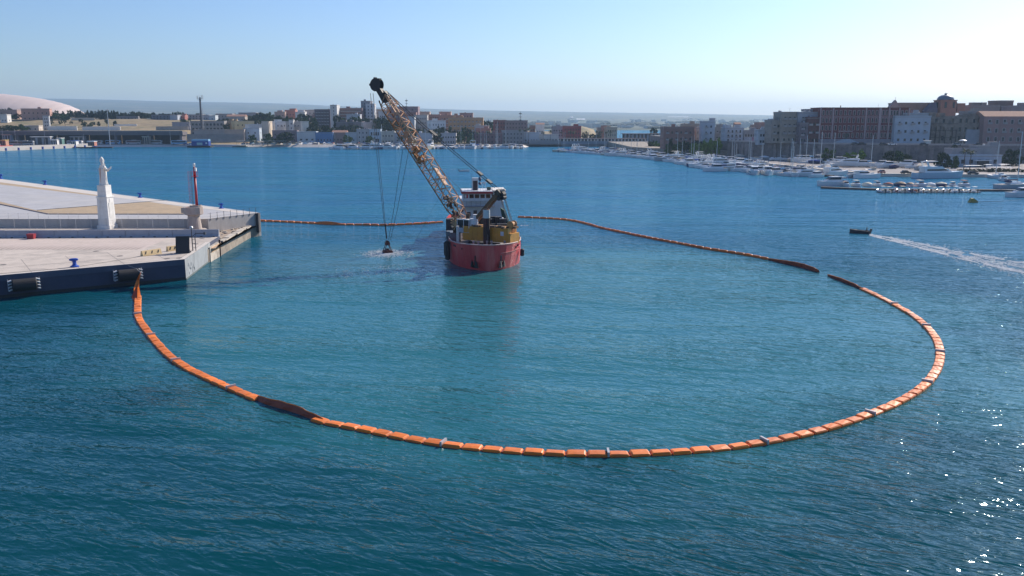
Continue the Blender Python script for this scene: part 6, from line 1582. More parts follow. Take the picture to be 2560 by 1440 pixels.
def mk_cruiser():
    t = proto('motor_cruiser', 'motor boat'); L, B = 10.5, 3.6
    put('hull', hull_mesh(L, B, 1.25), t); put('stripe', MB().rings([[(s*x, y, z) for x, y in ((B/2*.99+.015, -L*.48), (B/2*.99+.03, 0), (B/2*.93, L*.12))] for z in (.75, .98) for s in (1,)], closed=False).mesh('stripe', hullc), t)
    MB().rings(loft_box(-3.4, 3.0, 2.9, 1.25, 2.0, .5, .9, .9, 0)).obj('deckhouse', gel, t)
    MB().rings(loft_box(-2.6, 1.7, 2.6, 2.001, 2.75, .7, .86, 1.1, .1)).obj('windscreen', gl, t)
    MB().rings(loft_box(-2.9, .7, 2.5, 2.751, 2.95, .8, .95, .2, 0)).obj('hardtop', gel, t)
    MB().bb(-1.4, 1.4, -5.0, -3.3, .95, 1.3).obj('cockpit', tkm, t)
    MB().rings(loft_box(-4.9, -2.7, 2.8, 2.2, 2.75, .95, .8, .1, .1)).obj('canopy', cov, t)
    MB().path([(-1.3, -.5, 2.0), (-1.1, 3.8, 2.15), (0, 5.2, 2.3), (1.1, 3.8, 2.15), (1.3, -.5, 2.0)], .025, 4).obj('rail', al, t)
    return fin(t)
def mk_sport():
    t = proto('sport_boat', 'motor boat'); L, B = 6.8, 2.4
    put('hull', hull_mesh(L, B, .85), t); MB().rings(loft_box(-.3, 2.5, 1.9, .9, 1.25, .4, .85, .5)).obj('foredeck', gel, t)
    MB().rings(loft_box(-.6, .6, 1.7, 1.2, 1.7, .85, .8, .45)).obj('windscreen', gl, t)
    MB().bb(-.9, .9, -3.0, -.7, .55, .9).obj('cockpit', gel2, t)
    MB().rings(loft_box(-2.6, .3, 1.9, 2.0, 2.15, .9, .8, .1, .1)).obj('canopy', cov, t)
    for x in (-.85, .85): 
        for y in (-2.3, 0): MB().tube((x, y, .85), (x*.9, y, 2.05), .03, 4).obj('canopy_post', al, t)
    MB().box(0, -3.55, .75, .45, .5, .8).obj('outboard', obm, t)
    return fin(t)
def mk_covered():
    t = proto('covered_boat', 'motor boat'); L, B = 6.6, 2.4
    put('hull', hull_mesh(L, B, .8, m=hullc), t)
    rg = [[(-1.18*a, y, .82), (-.9*a, y, .82+h*.7), (0, y, .82+h), (.9*a, y, .82+h*.7), (1.18*a, y, .82)] for y, a, h in ((-3.25, .98, .15), (-2, 1, .55), (-.2, 1, .85), (1.2, .88, .7), (2.4, .5, .4), (3.3, .08, .15))]
    MB().rings(rg).obj('cover', cov, t); MB().box(0, -3.5, .7, .45, .45, .9).obj('outboard', obm, t)
    return fin(t)
def mk_sail():
    t = proto('sailing_yacht', 'sailing boat'); L, B = 10.8, 3.3
    put('hull', hull_mesh(L, B, 1.05, m=hullc, sheer=.25), t)
    MB().rings(loft_box(-2.2, 2.4, 2.0, 1.1, 1.6, .5, .85, .5)).obj('coachroof', gel, t); MB().bb(-.95, .95, -4.8, -2.3, .7, 1.12).obj('cockpit', tkm, t)
    MB().tube((0, .9, 1.1), (0, .75, 14.8), .13, 6, .09).obj('mast', al, t)
    for z, w in ((6.2, .9), (10.4, .7)): MB().tube((-w, .85, z), (w, .85, z), .035, 4).obj('spreader', al, t)
    mb = MB(); mb.tube((0, 5.2, 1.4), (0, .76, 14.6), .018, 3).tube((0, -5.1, 1.2), (0, .76, 14.6), .018, 3)
    for s in (-1, 1): mb.path([(s*1.5, .7, 1.1), (s*.9, .85, 6.2), (s*.7, .85, 10.4), (0, .78, 14.4)], .018, 3)
    mb.obj('rigging', dm, t, kind='stuff')
    MB().tube((0, .8, 2.0), (0, -3.6, 2.1), .07, 6).obj('boom_spar', al, t); MB().tube((0, .7, 2.22), (0, -3.5, 2.25), .17, 7, .12).obj('sail_cover', cov, t)
    MB().rings(loft_box(-2.6, -1.6, 1.9, 1.6, 2.1, .95, .8, .3)).obj('sprayhood', cov, t)
    return fin(t)
def mk_yacht():
    t = proto('flybridge_yacht', 'motor yacht'); L, B = 15.5, 4.6
    put('hull', hull_mesh(L, B, 1.7, m=hullc), t); 
    MB().rings(loft_box(-5.5, 4.4, 3.9, 1.75, 3.0, .5, .88, 2.0, .1)).obj('saloon', gel, t)
    MB().rings(loft_box(-4.8, 2.7, 3.56, 2.35, 2.85, .62, .97, 1.0, .1)).obj('saloon_window', gl, t)
    MB().rings(loft_box(-5.8, 1.2, 3.5, 3.001, 3.75, .8, .95, .9, 0)).obj('flybridge', gel, t)
    MB().rings(loft_box(-.8, .8, 2.7, 3.751, 4.2, .8, .85, .6)).obj('windscreen', gl, t)
    for s in (-1, 1): MB().rings([[(s*1.7-.08, y, z), (s*1.7+.08, y, z), (s*1.7+.08, y+.6, z), (s*1.7-.08, y+.6, z)] for y, z in ((-4.6, 3.7), (-5.2, 5.1))]).obj('arch_leg', gel, t)
    MB().bb(-1.78, 1.78, -5.3, -4.5, 5.1, 5.25).obj('radar_arch', gel, t); MB().lathe([(.02, 5.25), (.3, 5.3), (.3, 5.55), (.05, 5.7)], 10, (.8, -4.9, 0)).obj('radome', gel, t)
    MB().rings(loft_box(-4.6, -1.2, 3.0, 5.26, 5.4, .95, .9, .1, .1)).obj('canopy', cov, t)
    MB().bb(-1.9, 1.9, -7.5, -5.6, 1.2, 1.72).obj('cockpit', tkm, t)
    MB().path([(-1.8, 0, 2.4), (-1.5, 5.5, 2.9), (0, 7.8, 3.1), (1.5, 5.5, 2.9), (1.8, 0, 2.4)], .03, 4).obj('rail', al, t)
    return fin(t)
def mk_rib():
    t = proto('inflatable_boat', 'inflatable boat'); L = 5.6; pts = [(-1.0, -2.8, .35), (-1.05, -1, .38), (-1.0, .9, .45), (-.7, 2.0, .55), (0, 2.75, .68), (.7, 2.0, .55), (1.0, .9, .45), (1.05, -1, .38), (1.0, -2.8, .35)]
    MB().path(pts, .29, 9).obj('tube', hullc, t); MB().prism([(-.9, -2.5), (.9, -2.5), (.9, .9), (0, 2.4), (-.9, .9)], .02, .3).obj('floor', gel2, t)
    MB().rings(loft_box(-.5, .35, .8, .3, 1.25, .9, .7, .3)).obj('console', gel, t); MB().bb(-.4, .4, -1.5, -.9, .3, .85).obj('seat', cov, t)
    for x in (-.5, .5): MB().tube((x, -.9, .4), (x, -.8, 1.95), .03, 4).obj('arch_post', al, t)
    MB().rings(loft_box(-1.6, .2, 1.4, 1.95, 2.03, .95, .9, .1, .1)).obj('canopy', cov, t)
    MB().box(0, -2.75, 1.0, .42, .5, .55).obj('outboard', obm, t); MB().box(0, -2.75, .35, .2, .25, .8).obj('outboard_leg', obm, t)
    return fin(t)
CRU, SPO, CVD, SAI, YAC, RIB_ = mk_cruiser(), mk_sport(), mk_covered(), mk_sail(), mk_yacht(), mk_rib()
CC = {'navy blue': (.015, .03, .12), 'royal blue': (.02, .08, .35), 'white': (.75, .75, .74), 'cream': (.62, .56, .44), 'dark grey': (.06, .065, .07), 'pale grey': (.38, .40, .42), 'maroon': (.22, .03, .04), 'sky blue': (.20, .40, .58), 'pale blue': (.48, .60, .68), 'black': (.015, .015, .018), 'green': (.03, .12, .08), 'tan': (.36, .25, .16), 'rust red': (.33, .08, .04)}
rb = random.Random(77)
def near_mark(px):
    marks = [(1400, 'quay palms'), (1450, 'dark red house'), (1540, 'sand villa'), (1600, 'arcade end'), (1660, 'tree thicket'), (1720, 'rusty palace'), (1780, 'tower house'), (1840, 'pale house'), (1910, 'grey terrace'), (1975, 'beige palace'), (2030, 'lilac palace'), (2110, 'red palace left'), (2210, 'red palace right'), (2290, 'blue palace'), (2390, 'ruined palace'), (2480, 'pink palace'), (2560, 'photo edge')]
    return min(marks, key=lambda m: abs(m[0]-px))[1]
USED = set()
def boat(tr, kind, x, y, heading, rowname, z=0.0, scale=None, hullcol=None, cvr=None, mark=None):
    """heading: direction of the bow, radians from +x"""
    first = tr[0].name not in USED
    cvr = cvr or rb.choice(['navy blue', 'navy blue', 'royal blue', 'white', 'cream', 'dark grey', 'pale grey', 'white', 'sky blue', 'tan'])
    hullcol = hullcol or rb.choice(['white', 'white', 'white', 'white', 'navy blue', 'pale grey', 'cream'])
    s = scale or rb.uniform(.78, 1.12)
    px = PX((x, y, z))[0]; mark = mark or near_mark(px)
    what = {'cru': 'motor cruiser, %s canopy', 'spo': 'sport boat, %s top', 'cvd': 'boat under %s cover', 'sai': 'sailing yacht, %s cover', 'yac': 'flybridge yacht, %s canopy', 'rib': 'inflatable, %s top'}[kind] % cvr
    lab = '%s %s, %s, before %s' % (hullcol if kind in ('cvd', 'sai', 'yac', 'rib') else 'white', what, rowname, mark)
    r = clone(tr, lab, (x, y, z), heading-math.pi/2+rb.uniform(-.16, .16), s, {'canopy': CC[cvr], 'cover': CC[cvr], 'sail_cover': CC[cvr], 'sprayhood': CC[cvr], 'seat': CC[cvr], 'hull': CC[hullcol], 'tube': CC[hullcol], 'stripe': CC[cvr]}, 'boats moored in the harbour')
    return r
TR = {'cru': CRU, 'spo': SPO, 'cvd': CVD, 'sai': SAI, 'yac': YAC, 'rib': RIB_}
def inpoly(x, y, poly):
    c = False; n = len(poly)
    for i in range(n):
        x1, y1 = poly[i]; x2, y2 = poly[(i+1) % n]
        if (y1 > y) != (y2 > y) and x < (x2-x1)*(y-y1)/(y2-y1)+x1: c = not c
    return c
outer = [P(1378, 379, 0), P(1440, 383.5, 0), P(1500, 388, 0), P(1570, 394, 0), P(1640, 402, 0), P(1700, 412, 0), P(1752, 424, 0), P(1840, 430, 0), P(1900, 436, 0), P(1960, 440, 0), P(2038, 446, 0)]
outer = smooth_path([Vector((p.x, p.y, 0)) for p in outer], 1.0)
acc = [0]
for a, b in zip(outer, outer[1:]): acc.append(acc[-1]+(b-a).length)
def along(s):
    import bisect
    i = min(len(acc)-2, max(0, bisect.bisect_left(acc, s)-1)); return outer[i], (outer[min(i+6, len(outer)-1)]-outer[max(i-6, 0)]).normalized()
rows = [(6, 6.0, 'outer row', -1, ['cru', 'spo', 'cvd', 'sai', 'cru', 'cvd', 'spo', 'sai', 'cru', 'yac']), (23, 6.2, 'second row', 1, ['cru', 'spo', 'sai', 'cvd', 'spo', 'sai', 'cvd', 'yac']), (36, 6.6, 'third row', -1, ['cru', 'sai', 'cvd', 'spo', 'cru']), (53, 6.6, 'inner row', 1, ['spo', 'cvd', 'sai', 'cru', 'cvd'])]
for off, step, rn, sgn, kinds in rows:
    s = 3; 
    while s < acc[-1]-3:
        p, d = along(s+rb.uniform(-.5, .5)); nrm = Vector((-d.y, d.x, 0))
        if nrm.x < 0: nrm = -nrm
        q = p+nrm*(off+rb.uniform(-1, 1)); k = kinds[rb.randrange(len(kinds))]
        s += step*.95*(1.25 if k == 'yac' else (.72 if k in ('spo', 'cvd') else 1))
        hd = math.atan2(nrm.y*sgn, nrm.x*sgn)
        if inpoly(q.x-2, q.y, marq) or inpoly(q.x+4, q.y, marq) or q.x > 127+(640-q.y)*.0 and q.y > 640: 
            if off > 30 and rb.random() < .75 and inpoly(q.x-4, q.y, marq) and q.y > 400 and q.x < 200:
                boat(TR[rb.choice(['cvd', 'cru', 'spo', 'sai'])], 'cvd' if False else 'cvd', q.x, q.y, hd, 'hauled out', 1.95) if False else None
            continue
        boat(TR[k], k, q.x, q.y, hd, rn)
# boats hauled out on the marina quay
for k in range(30):
    f = k/30; px = lerp(1700, 2310, f)+rb.uniform(-6, 6); Y = lerp(575, 392, f**.8)+rb.uniform(-8, 14); x = (px-1280)*Y/F
    if not inpoly(x-3, Y-3, marq): continue
    kd = rb.choice(['cvd', 'cru', 'spo', 'cvd', 'cru']); r = boat(TR[kd], kd, x, Y, rb.uniform(2.6, 4.2), 'hauled out', 1.95)
    for s in (-1.2, 1.2): MB().bb(-.9, .9, s-.15, s+.15, -.65, -.2).obj('cradle', obm, r)
# finger pontoons
def pontoon(pts, off, label):
    t = thing('pontoon', label, 'pontoon'); pm = mat('pontoon_wood', (.085, .07, .065), .9, .2, 1)
    for a, b in zip(pts, pts[1:]):
        a, b = Vector(a), Vector(b); d = (b-a); n = max(1, int(d.length/12))
        for k in range(n):
            c = a+d*((k+.5)/n); MB().box(c.x, c.y, .38, d.length/n-.1, 2.0, .5, math.atan2(d.y, d.x)).obj('pontoon_section', pm, t)
    return t
def offs(off, s0, s1, n=8):
    out = []
    for k in range(n+1):
        p, d = along(lerp(s0, s1, k/n)); nrm = Vector((-d.y, d.x, 0)); nrm = nrm if nrm.x > 0 else -nrm
        out.append(p+nrm*off)
    return out
pontoon(offs(14.5, 4, acc[-1]-4, 14), 0, 'long floating walkway between the outer and second rows of boats')
pontoon(offs(44.5, 40, acc[-1]-60, 10), 0, 'long floating walkway between the third and inner rows of boats')
pontoon([P(2052, 471, 0), P(2196, 476, 0), P(2440, 478, 0), P(2575, 478.5, 0)], 0, 'long dark floating pontoon in front of the marina with inflatables')
# inflatables along the front pontoon
for k in range(15):
    px = 2203+k*16.4+rb.uniform(-2, 2); p = P(px, 481, 0)
    boat(RIB_, 'rib', p.x, p.y, math.pi/2, 'inflatable row', hullcol=rb.choice(['pale grey', 'white', 'pale grey', 'cream']), cvr=rb.choice(['white', 'cream', 'cream', 'rust red', 'navy blue', 'white']))
for k in range(12):
    px = 2120+k*27+rb.uniform(-4, 4); p = P(px, 466.5, 0); kd = rb.choice(['spo', 'cvd', 'spo', 'rib'])
    boat(TR[kd], kd, p.x, p.y+1.5, -math.pi/2, 'behind front pontoon', cvr=rb.choice(['cream', 'white', 'rust red', 'tan', 'navy blue']))
# single larger boats seen one by one
def big(tr, kd, px, py, hd, sc, lab, hc='white', cc='white', z=0):
    p = P(px, py, z); r = boat(tr, kd, p.x, p.y, hd, '', z, sc, hc, cc); r['label'] = lab; return r
big(CRU, 'cru', 2078, 464, R(205), 1.15, 'white and blue cabin cruiser at the left end of the front pontoon', cc='pale grey')
big(YAC, 'yac', 2345, 445, R(3), 1.32, 'largest sleek pale blue white motor yacht lying broadside at the quay', hc='pale blue')
big(YAC, 'yac', 2032, 414, R(178), 1.05, 'tall white flybridge yacht left of the round clipped tree', z=0)
big(YAC, 'yac', 2118, 414, R(160), .95, 'sporty white yacht with navy canopy before the wall trees', cc='navy blue', z=1.9)
big(CRU, 'cru', 1786, 428, R(192), 1.15, 'pale blue white launch with long canopy, foremost on the left', cc='navy blue')
big(CRU, 'cru', 1887, 436, R(262), 1.2, 'white cruiser with dark hull bottom, bow towards the viewer', cc='dark grey')
big(CRU, 'cru', 1921, 437, R(265), 1.25, 'rounded white cruiser, bow towards the viewer, right of the dark one', cc='white')
big(SAI, 'sai', 1972, 440, R(300), 1.1, 'white sailing yacht stern out right of two bow on cruisers', cc='dark grey')
big(SAI, 'sai', 2535, 470, R(20), 1.35, 'large sailing yacht with leaning mast at the right photo edge', hc='pale grey', cc='navy blue')
big(SAI, 'sai', 2492, 446, R(100), 1.05, 'sailing yacht moored by the club terrace quay', cc='white')
big(SPO, 'spo', 2510, 452, R(250), 1.1, 'small white launch at the quay corner before the right edge', cc='sky blue')
big(CRU, 'cru', 2552, 492, R(185), 1.0, 'grey boat bow cut off by the right photo edge', cc='pale grey')
big(SAI, 'sai', 2052, 425, R(100), 1.25, 'sailing yacht whose tall mast crosses the red palace left end', cc='white')
big(SAI, 'sai', 2085, 420, R(100), 1.2, 'sailing yacht whose mast crosses the red palace middle left', cc='navy blue')
big(SAI, 'sai', 2178, 432, R(90), 1.15, 'sailing yacht whose mast crosses the red palace right part', cc='cream')
big(SAI, 'sai', 2016, 428, R(100), 1.15, 'sailing yacht whose mast crosses the lilac grey palace', cc='white')
# catamaran
c = P(2168, 446, 0); t = thing('catamaran', 'white catamaran seen from the stern beside the marina quay', 'catamaran', (c.x, c.y+4, 0), R(-80))
for s in (-2.6, 2.6): o = put('hull', hull_mesh(12, 1.7, 1.5), t, (s, 0, 0))
MB().bb(-2.6, 2.6, -4.5, 3.5, .95, 1.6).obj('bridge_deck', gel, t); MB().rings(loft_box(-3.5, 2.2, 4.6, 1.6, 3.0, .7, .85, 1.4)).obj('cabin', gel, t); MB().rings(loft_box(-3.3, 1.9, 4.5, 2.1, 2.6, .75, .95, .8)).obj('cabin_window', gl, t)
MB().bb(-2.2, 2.2, -5.8, -1.5, 3.05, 3.2).obj('hardtop', gel, t)
MB().bb(-1.2, 1.0, -4.62, -4.52, .2, 1.5).obj('stern_opening', obm, t)
# middle basin row
for k in range(46):
    px = lerp(836, 1300, k/45)+rb.uniform(-4, 4); kd = rb.choice(['cru', 'cru', 'spo', 'cvd', 'yac', 'cru', 'sai'] if k > 8 else ['cru', 'spo', 'cvd', 'cvd'])
    if 1035 < px < 1052: continue
    p = P(px, 373.5-2*(k/45), 0); boat(TR[kd], kd, p.x, p.y, rb.choice([R(250), R(280), R(195), R(-10), R(265)]), 'middle basin', scale=rb.uniform(1.1, 1.5), mark='town shore' if px < 1100 else 'round trees')
for k in range(36):
    px = lerp(830, 1290, k/35)+rb.uniform(-5, 5); p = P(px, 369.3, 0); kd = rb.choice(['cru', 'spo', 'cvd', 'sai', 'cru'])
    boat(TR[kd], kd, p.x, p.y+8, rb.choice([R(90), R(100), R(80)]), 'middle basin rear', mark='boat sheds' if px < 1050 else 'shore houses', z=0)
for k, (px, sc) in enumerate(((1244, 1.55), (1264, 1.3), (1152, 1.3), (1182, 1.1), (1112, 1.1), (1202, 1.25), (1216, 1.0), (931, .9), (900, 1.0), (1060, 1.1))):
    p = P(px, 371.5, 0); r = boat(SAI, 'sai', p.x, p.y+3, R(95), 'tall masted', 0, sc, 'white', mark='far shore'); 
    r['label'] = ['sailing yacht with the tallest mast before the deep red block', 'sailing yacht right of the tallest mast in the middle basin', 'sailing yacht between the two round shore tree groups', 'sailing yacht before the right pair of round trees', 'sailing yacht before the lilac shore house', 'sailing yacht left of the tallest mast, before maroon houses', 'short masted yacht before the maroon shore houses', 'yacht whose mast rises left of the crane boom', 'yacht moored before the grey square shore house', 'yacht just right of the crane boom'][k]
# boats on the shore strip
for k in range(34):
    px = lerp(622, 1012, k/33)+rb.uniform(-4, 4); p = P(px, 363.2, 0); x, y = p.x, 800+rb.uniform(-6, 6)
    x = (px-1280)*y/F; kd = rb.choice(['cvd', 'cvd', 'spo'])
    boat(TR[kd], kd, x, y-8, rb.uniform(0, 6.2), 'lying ashore', 2.55, cvr=rb.choice(['royal blue', 'white', 'navy blue', 'cream', 'rust red', 'sky blue']), mark='shore trees' if px < 760 else 'boat sheds')
for tr in (CRU, SPO, CVD, SAI, YAC, RIB_):      # the originals themselves are not left lying about
    for c, gs in tr[1]:
        bpy.data.objects.remove(c)
    bpy.data.objects.remove(tr[0])
# ---------------------------------------------------------------- people and two running boats
clo = mat('clothes_dark', (.03, .035, .05), .9); skn = mat('skin', (.35, .20, .14), .6)
def figure(parent_loc, label, pose='sit', col=None, rz=0):
    t = thing('person', label, 'person', parent_loc, rz)
    bm = MB()
    if pose == 'sit':
        hipz = .1
        tors = [(.17, .12, 0), (.16, .12, .2), (.19, .12, .42), (.2, .11, .5), (.07, .07, .56), (.06, .06, .62)]
        bm.rings([[(a*math.cos(u), b*math.sin(u), z) for u in [2*math.pi*i/12 for i in range(12)]] for a, b, z in tors])
        for s in (-1, 1):
            bm.tube((s*.09, 0, .04), (s*.12, .42, .08), .085, 8, .065).tube((s*.12, .42, .08), (s*.12, .5, -.36), .06, 8, .045).box(s*.12, .56, -.38, .09, .24, .08)
            bm.tube((s*.2, 0, .47), (s*.26, .12, .2), .05, 8, .04).tube((s*.26, .12, .2), (s*.2, .34, .16), .038, 8, .03)
    else:
        bm.rings([[(a*math.cos(u), b*math.sin(u), z) for u in [2*math.pi*i/12 for i in range(12)]] for a, b, z in [(.15, .11, .86), (.16, .12, 1.0), (.15, .11, 1.15), (.2, .12, 1.4), (.07, .07, 1.47), (.06, .06, 1.54)]])
        for s in (-1, 1):
            bm.tube((s*.09, 0, .92), (s*.1, .02, .48), .085, 8, .06).tube((s*.1, .02, .48), (s*.1, 0, .06), .058, 8, .04).box(s*.1, .06, .04, .09, .26, .08)
            bm.tube((s*.2, 0, 1.4), (s*.25, .02, 1.12), .05, 8, .04).tube((s*.25, .02, 1.12), (s*.24, .1, .86), .038, 8, .028)
    bm.obj('body', col or clo, t)
    z0 = .6 if pose == 'sit' else 1.52
    MB().lathe([(.03, z0), (.075, z0+.04), (.095, z0+.12), (.08, z0+.2), (.03, z0+.235)], 12).box(0, .1, z0+.11, .03, .04, .04).obj('head', skn, t)
    MB().lathe([(.1, z0+.13), (.092, z0+.2), (.03, z0+.25)], 12, (0, -.012, 0)).obj('hair', bk, t)
    return t
def small_boat(px0, px1, py, L, heading, label, hm_, inner, name='dinghy', cat='motorboat'):
    p = P((px0+px1)/2, py, 0); t = thing(name, label, cat, (p.x, p.y, 0), heading-math.pi/2); B = L*.33
    rg = []; 
    for k in range(9):
        q = k/8; y = -L/2+L*q; b = B/2*(1-max(0, (q-.45)/.55)**2.2*.97); z = .55*(1+.5*q*q)
        rg.append([(-b, y, z), (-b*.8, y, -.2), (b*.8, y, -.2), (b, y, z), (b-.1 if b > .15 else b*.5, y, z), ((b-.1)*.8 if b > .15 else b*.4, y, .12), (-(b-.1)*.8 if b > .15 else -b*.4, y, .12), (-(b-.1) if b > .15 else -b*.5, y, z)])
    MB().rings(rg).obj('hull', hm_, t)
    for y in (-L*.28, L*.05): MB().box(0, y, .42, B*.86, .28, .06).obj('bench', inner, t)
    MB().rings(loft_box(L*.12, L*.42, B*.7, .62, .74, .3, .9, .1)).obj('foredeck', inner, t)
    MB().box(0, -L/2-.18, .75, .35, .42, .6).obj('outboard', obm, t); MB().box(0, -L/2-.12, .2, .14, .2, .8).obj('outboard_leg', obm, t)
    MB().path([(-B/2*.98, -L*.48, .6), (-B/2, 0, .66), (-B/2*.6, L*.35, .8), (0, L*.5, .88), (B/2*.6, L*.35, .8), (B/2, 0, .66), (B/2*.98, -L*.48, .6)], .05, 5).obj('gunwale', inner, t)
    return t, p
t, p = small_boat(2124, 2174, 583, 4.1, math.radians(160), 'small dark open motorboat running with a white wake at right', mat('dark_navy', (.015, .018, .03), .5), mat('worn_wood', (.30, .27, .24), .8))
h = Vector((math.cos(R(160)), math.sin(R(160)), 0)); q = p-h*1.4
figure((q.x, q.y, .52), 'person in dark clothes at the stern of the dark motorboat', 'sit', rz=R(70))
t, p = small_boat(1148, 1174, 429, 5.0, math.radians(-8), 'pale grey dinghy under way on the open water behind the crane', mat('dinghy_grey', (.68, .72, .72), .5), gel2)
figure((p.x-.6, p.y, .45), 'person in dark clothes riding the pale grey dinghy', 'sit', rz=R(-90))
figure((P(2461, 415, 1.3).x, P(2461, 415, 1.3).y, 1.31), 'person in pale clothes standing on the club terrace', 'stand', mat('clothes_pale', (.6, .6, .6), .9))
# yellow mooring buoy with rope at right
c = P(2431, 506, 0); t = thing('mooring_buoy', 'yellow wedge shaped mooring buoy floating at right with a line', 'buoy', (c.x, c.y, 0))
MB().rings([[(x, y, z) for x, z in ((-1.2, -.1), (1.3, -.1), (1.25, .45), (.0, 1.25), (-.45, 1.2))] for y in (-.7, .7)]).obj('float', mat('buoy_yellow', (.34, .25, .05), .7, .25, 1.5, stain=(.14, .11, .05), stain_amt=.6, stain_scale=1), t)
MB().path([(1.2, 0, .15)]+[tuple(P(2431+k*16, 504.5-.9*max(0, k-3)+(k > 5)*(5-k)*.3, 0)-Vector((c.x, c.y, -.03))) for k in range(1, 9)], .05, 4).obj('buoy_line', rope, t)
# ---------------------------------------------------------------- coaches, cars, kiosks on the far quay
def mk_bus():
    t = thing('coach', 'x', 'coach'); 
    MB().rings([[(-6, y, z) for y, z in ((-1.25, .4), (-1.25, 3.1), (-1.1, 3.35), (1.1, 3.35), (1.25, 3.1), (1.25, .4))], [(5.7, y, z) for y, z in ((-1.25, .4), (-1.25, 3.1), (-1.1, 3.35), (1.1, 3.35), (1.25, 3.1), (1.25, .4))], [(6.1, y, z) for y, z in ((-1.15, .5), (-1.15, 2.2), (-1.0, 3.0), (1.0, 3.0), (1.15, 2.2), (1.15, .5))]]).obj('body', hullc, t)
    for s in (-1, 1): MB().bb(-5.7, 5.4, s*1.262-.01, s*1.262+.01, 1.75, 2.95).obj('window_band', gl, t)
    MB().rings([[(5.9+x, y, z) for y in (-1.05, 1.05)] + [(5.93+x, y, z) for y in (1.05, -1.05)] for x, z in ((.22, 1.4), (.1, 2.9))]).obj('windscreen', gl, t)
    for x in (-3.8, 3.9):
        for s in (-1, 1): MB().rings([[(x+.5*math.cos(u), s*1.1+q, .5+.5*math.sin(u)) for u in [2*math.pi*i/12 for i in range(12)]] for q in (-.16, .16)]).obj('wheel', bk, t)
    MB().bb(-2, 1.5, -.7, .7, 3.352, 3.6).obj('air_unit', gel2, t)
    return tree_of(t)
BUS = mk_bus()
for k, (px, py, col, lab, rz, w) in enumerate(((27, 363.5, 'pale grey', 'pale grey coach at the left edge under the viaduct', 0, 0), (54, 363.5, 'pale grey', 'grey coach left of the white canopy kiosk', 0, 34), (188, 362.5, 'white', 'white coach with blue roof band beside the quay', 0, 38), (238, 361.5, 'pale grey', 'silver coach left of the tall light mast', 0, 30), (284, 361, 'sky blue', 'blue green coach behind the tall light mast', 0, 38), (335, 361, 'pale grey', 'silver coach, first right of the light mast', 180, 44), (388, 361, 'pale grey', 'silver coach, second right of the light mast', 0, 42), (448, 361.5, 'sky blue', 'blue silver coach nearest the blue van', 180, 40))):
    p = P(px, py, 2.0); clone(BUS, lab, (p.x, max(p.y, 778), 2.01), R(rz+rb.uniform(-4, 4)), 1.12, {'body': CC[col]}, 'coaches parked under the viaduct')
def mk_car():
    t = thing('parked_car', 'x', 'car')
    MB().rings([[(x, y, z) for y, z in ((-.85*k, .3), (-.88*k, .75), (-.8*k, h), (.8*k, h), (.88*k, .75), (.85*k, .3))] for x, k, h in ((-2.1, .9, .85), (-1.9, 1, .92), (.9, 1, .95), (2.0, .95, .8), (2.15, .85, .65))]).obj('body', hullc, t)
    MB().rings([[(-1.75, -.78, .93), (.95, -.78, .93), (.95, .78, .93), (-1.75, .78, .93)], [(-1.3, -.62, 1.42), (.25, -.62, 1.42), (.25, .62, 1.42), (-1.3, .62, 1.42)]]).obj('glass', gl, t)
    MB().bb(-1.28, .22, -.6, .6, 1.422, 1.47).obj('roof', hullc, t)
    for x in (-1.3, 1.35):
        for s in (-1, 1): MB().rings([[(x+.32*math.cos(u), s*.8+q, .32+.32*math.sin(u)) for u in [2*math.pi*i/10 for i in range(10)]] for q in (-.1, .1)]).obj('wheel', bk, t)
    return tree_of(t)
CAR = mk_car()
def car(px, py, z, col, lab, rz=0, Y=None):
    p = P(px, py, z) if Y is None else Vector(((px-1280)*Y/F, Y, z)); clone(CAR, lab, (p.x, p.y, z+.015), R(rz), 1.05, {'body': CC[col], 'roof': CC[col]}, 'parked cars')
for k, (px, col, lab) in enumerate(((21, 'white', 'white car first from left on the far quay'), (33, 'white', 'white car second from left on the far quay'), (49, 'white', 'white car third from left, before a grey coach'), (59, 'dark grey', 'dark car right of three white ones on the far quay'), (69, 'pale grey', 'silver car left of the white canopy kiosk'), (476, 'royal blue', 'blue van like car left of the blue kiosk'), (488, 'sky blue', 'pale blue car right of the last coach'), (508, 'white', 'white car just left of the blue kiosk'), (516, 'pale grey', 'silver car beside the blue kiosk'))):
    car(px, 361.3, 2.0, col, lab, rb.uniform(-8, 8), Y=rb.uniform(772, 784) if px < 100 else 790)
for k, (px, Y, col, lab) in enumerate(((2008, 520, 'white', 'white car on the street below the beige palace'), (2127, 488, 'dark grey', 'dark car left of the white one before the red palace'), (2144, 487, 'black', 'black car under the red palace stair'), (2196, 485, 'dark grey', 'dark grey car before the right half of the red palace'), (2218, 484, 'white', 'white estate car before the red palace right end'), (2296, 482, 'dark grey', 'dark car before the pale blue palace'), (2430, 478, 'dark grey', 'dark car on the wall street before the pink palace'), (2378, 480, 'pale grey', 'silver car on the wall street before the ruin'))):
    car(px, 0, EZ, col, lab, rb.uniform(-6, 6), Y=Y-6)
car(2258, 0, 1.31, 'black', 'black car parked on the marina pier left of the big yacht', 5, Y=372); car(2424, 0, 1.31, 'dark grey', 'dark car parked on the pier right of the big yacht', -5, Y=367); car(2197, 0, 1.31, 'maroon', 'dark car near the catamaran on the marina pier', 90, Y=376)
for c_ in ((BUS), (CAR)):
    for c, gs in c_[1]: bpy.data.objects.remove(c)
    bpy.data.objects.remove(c_[0])
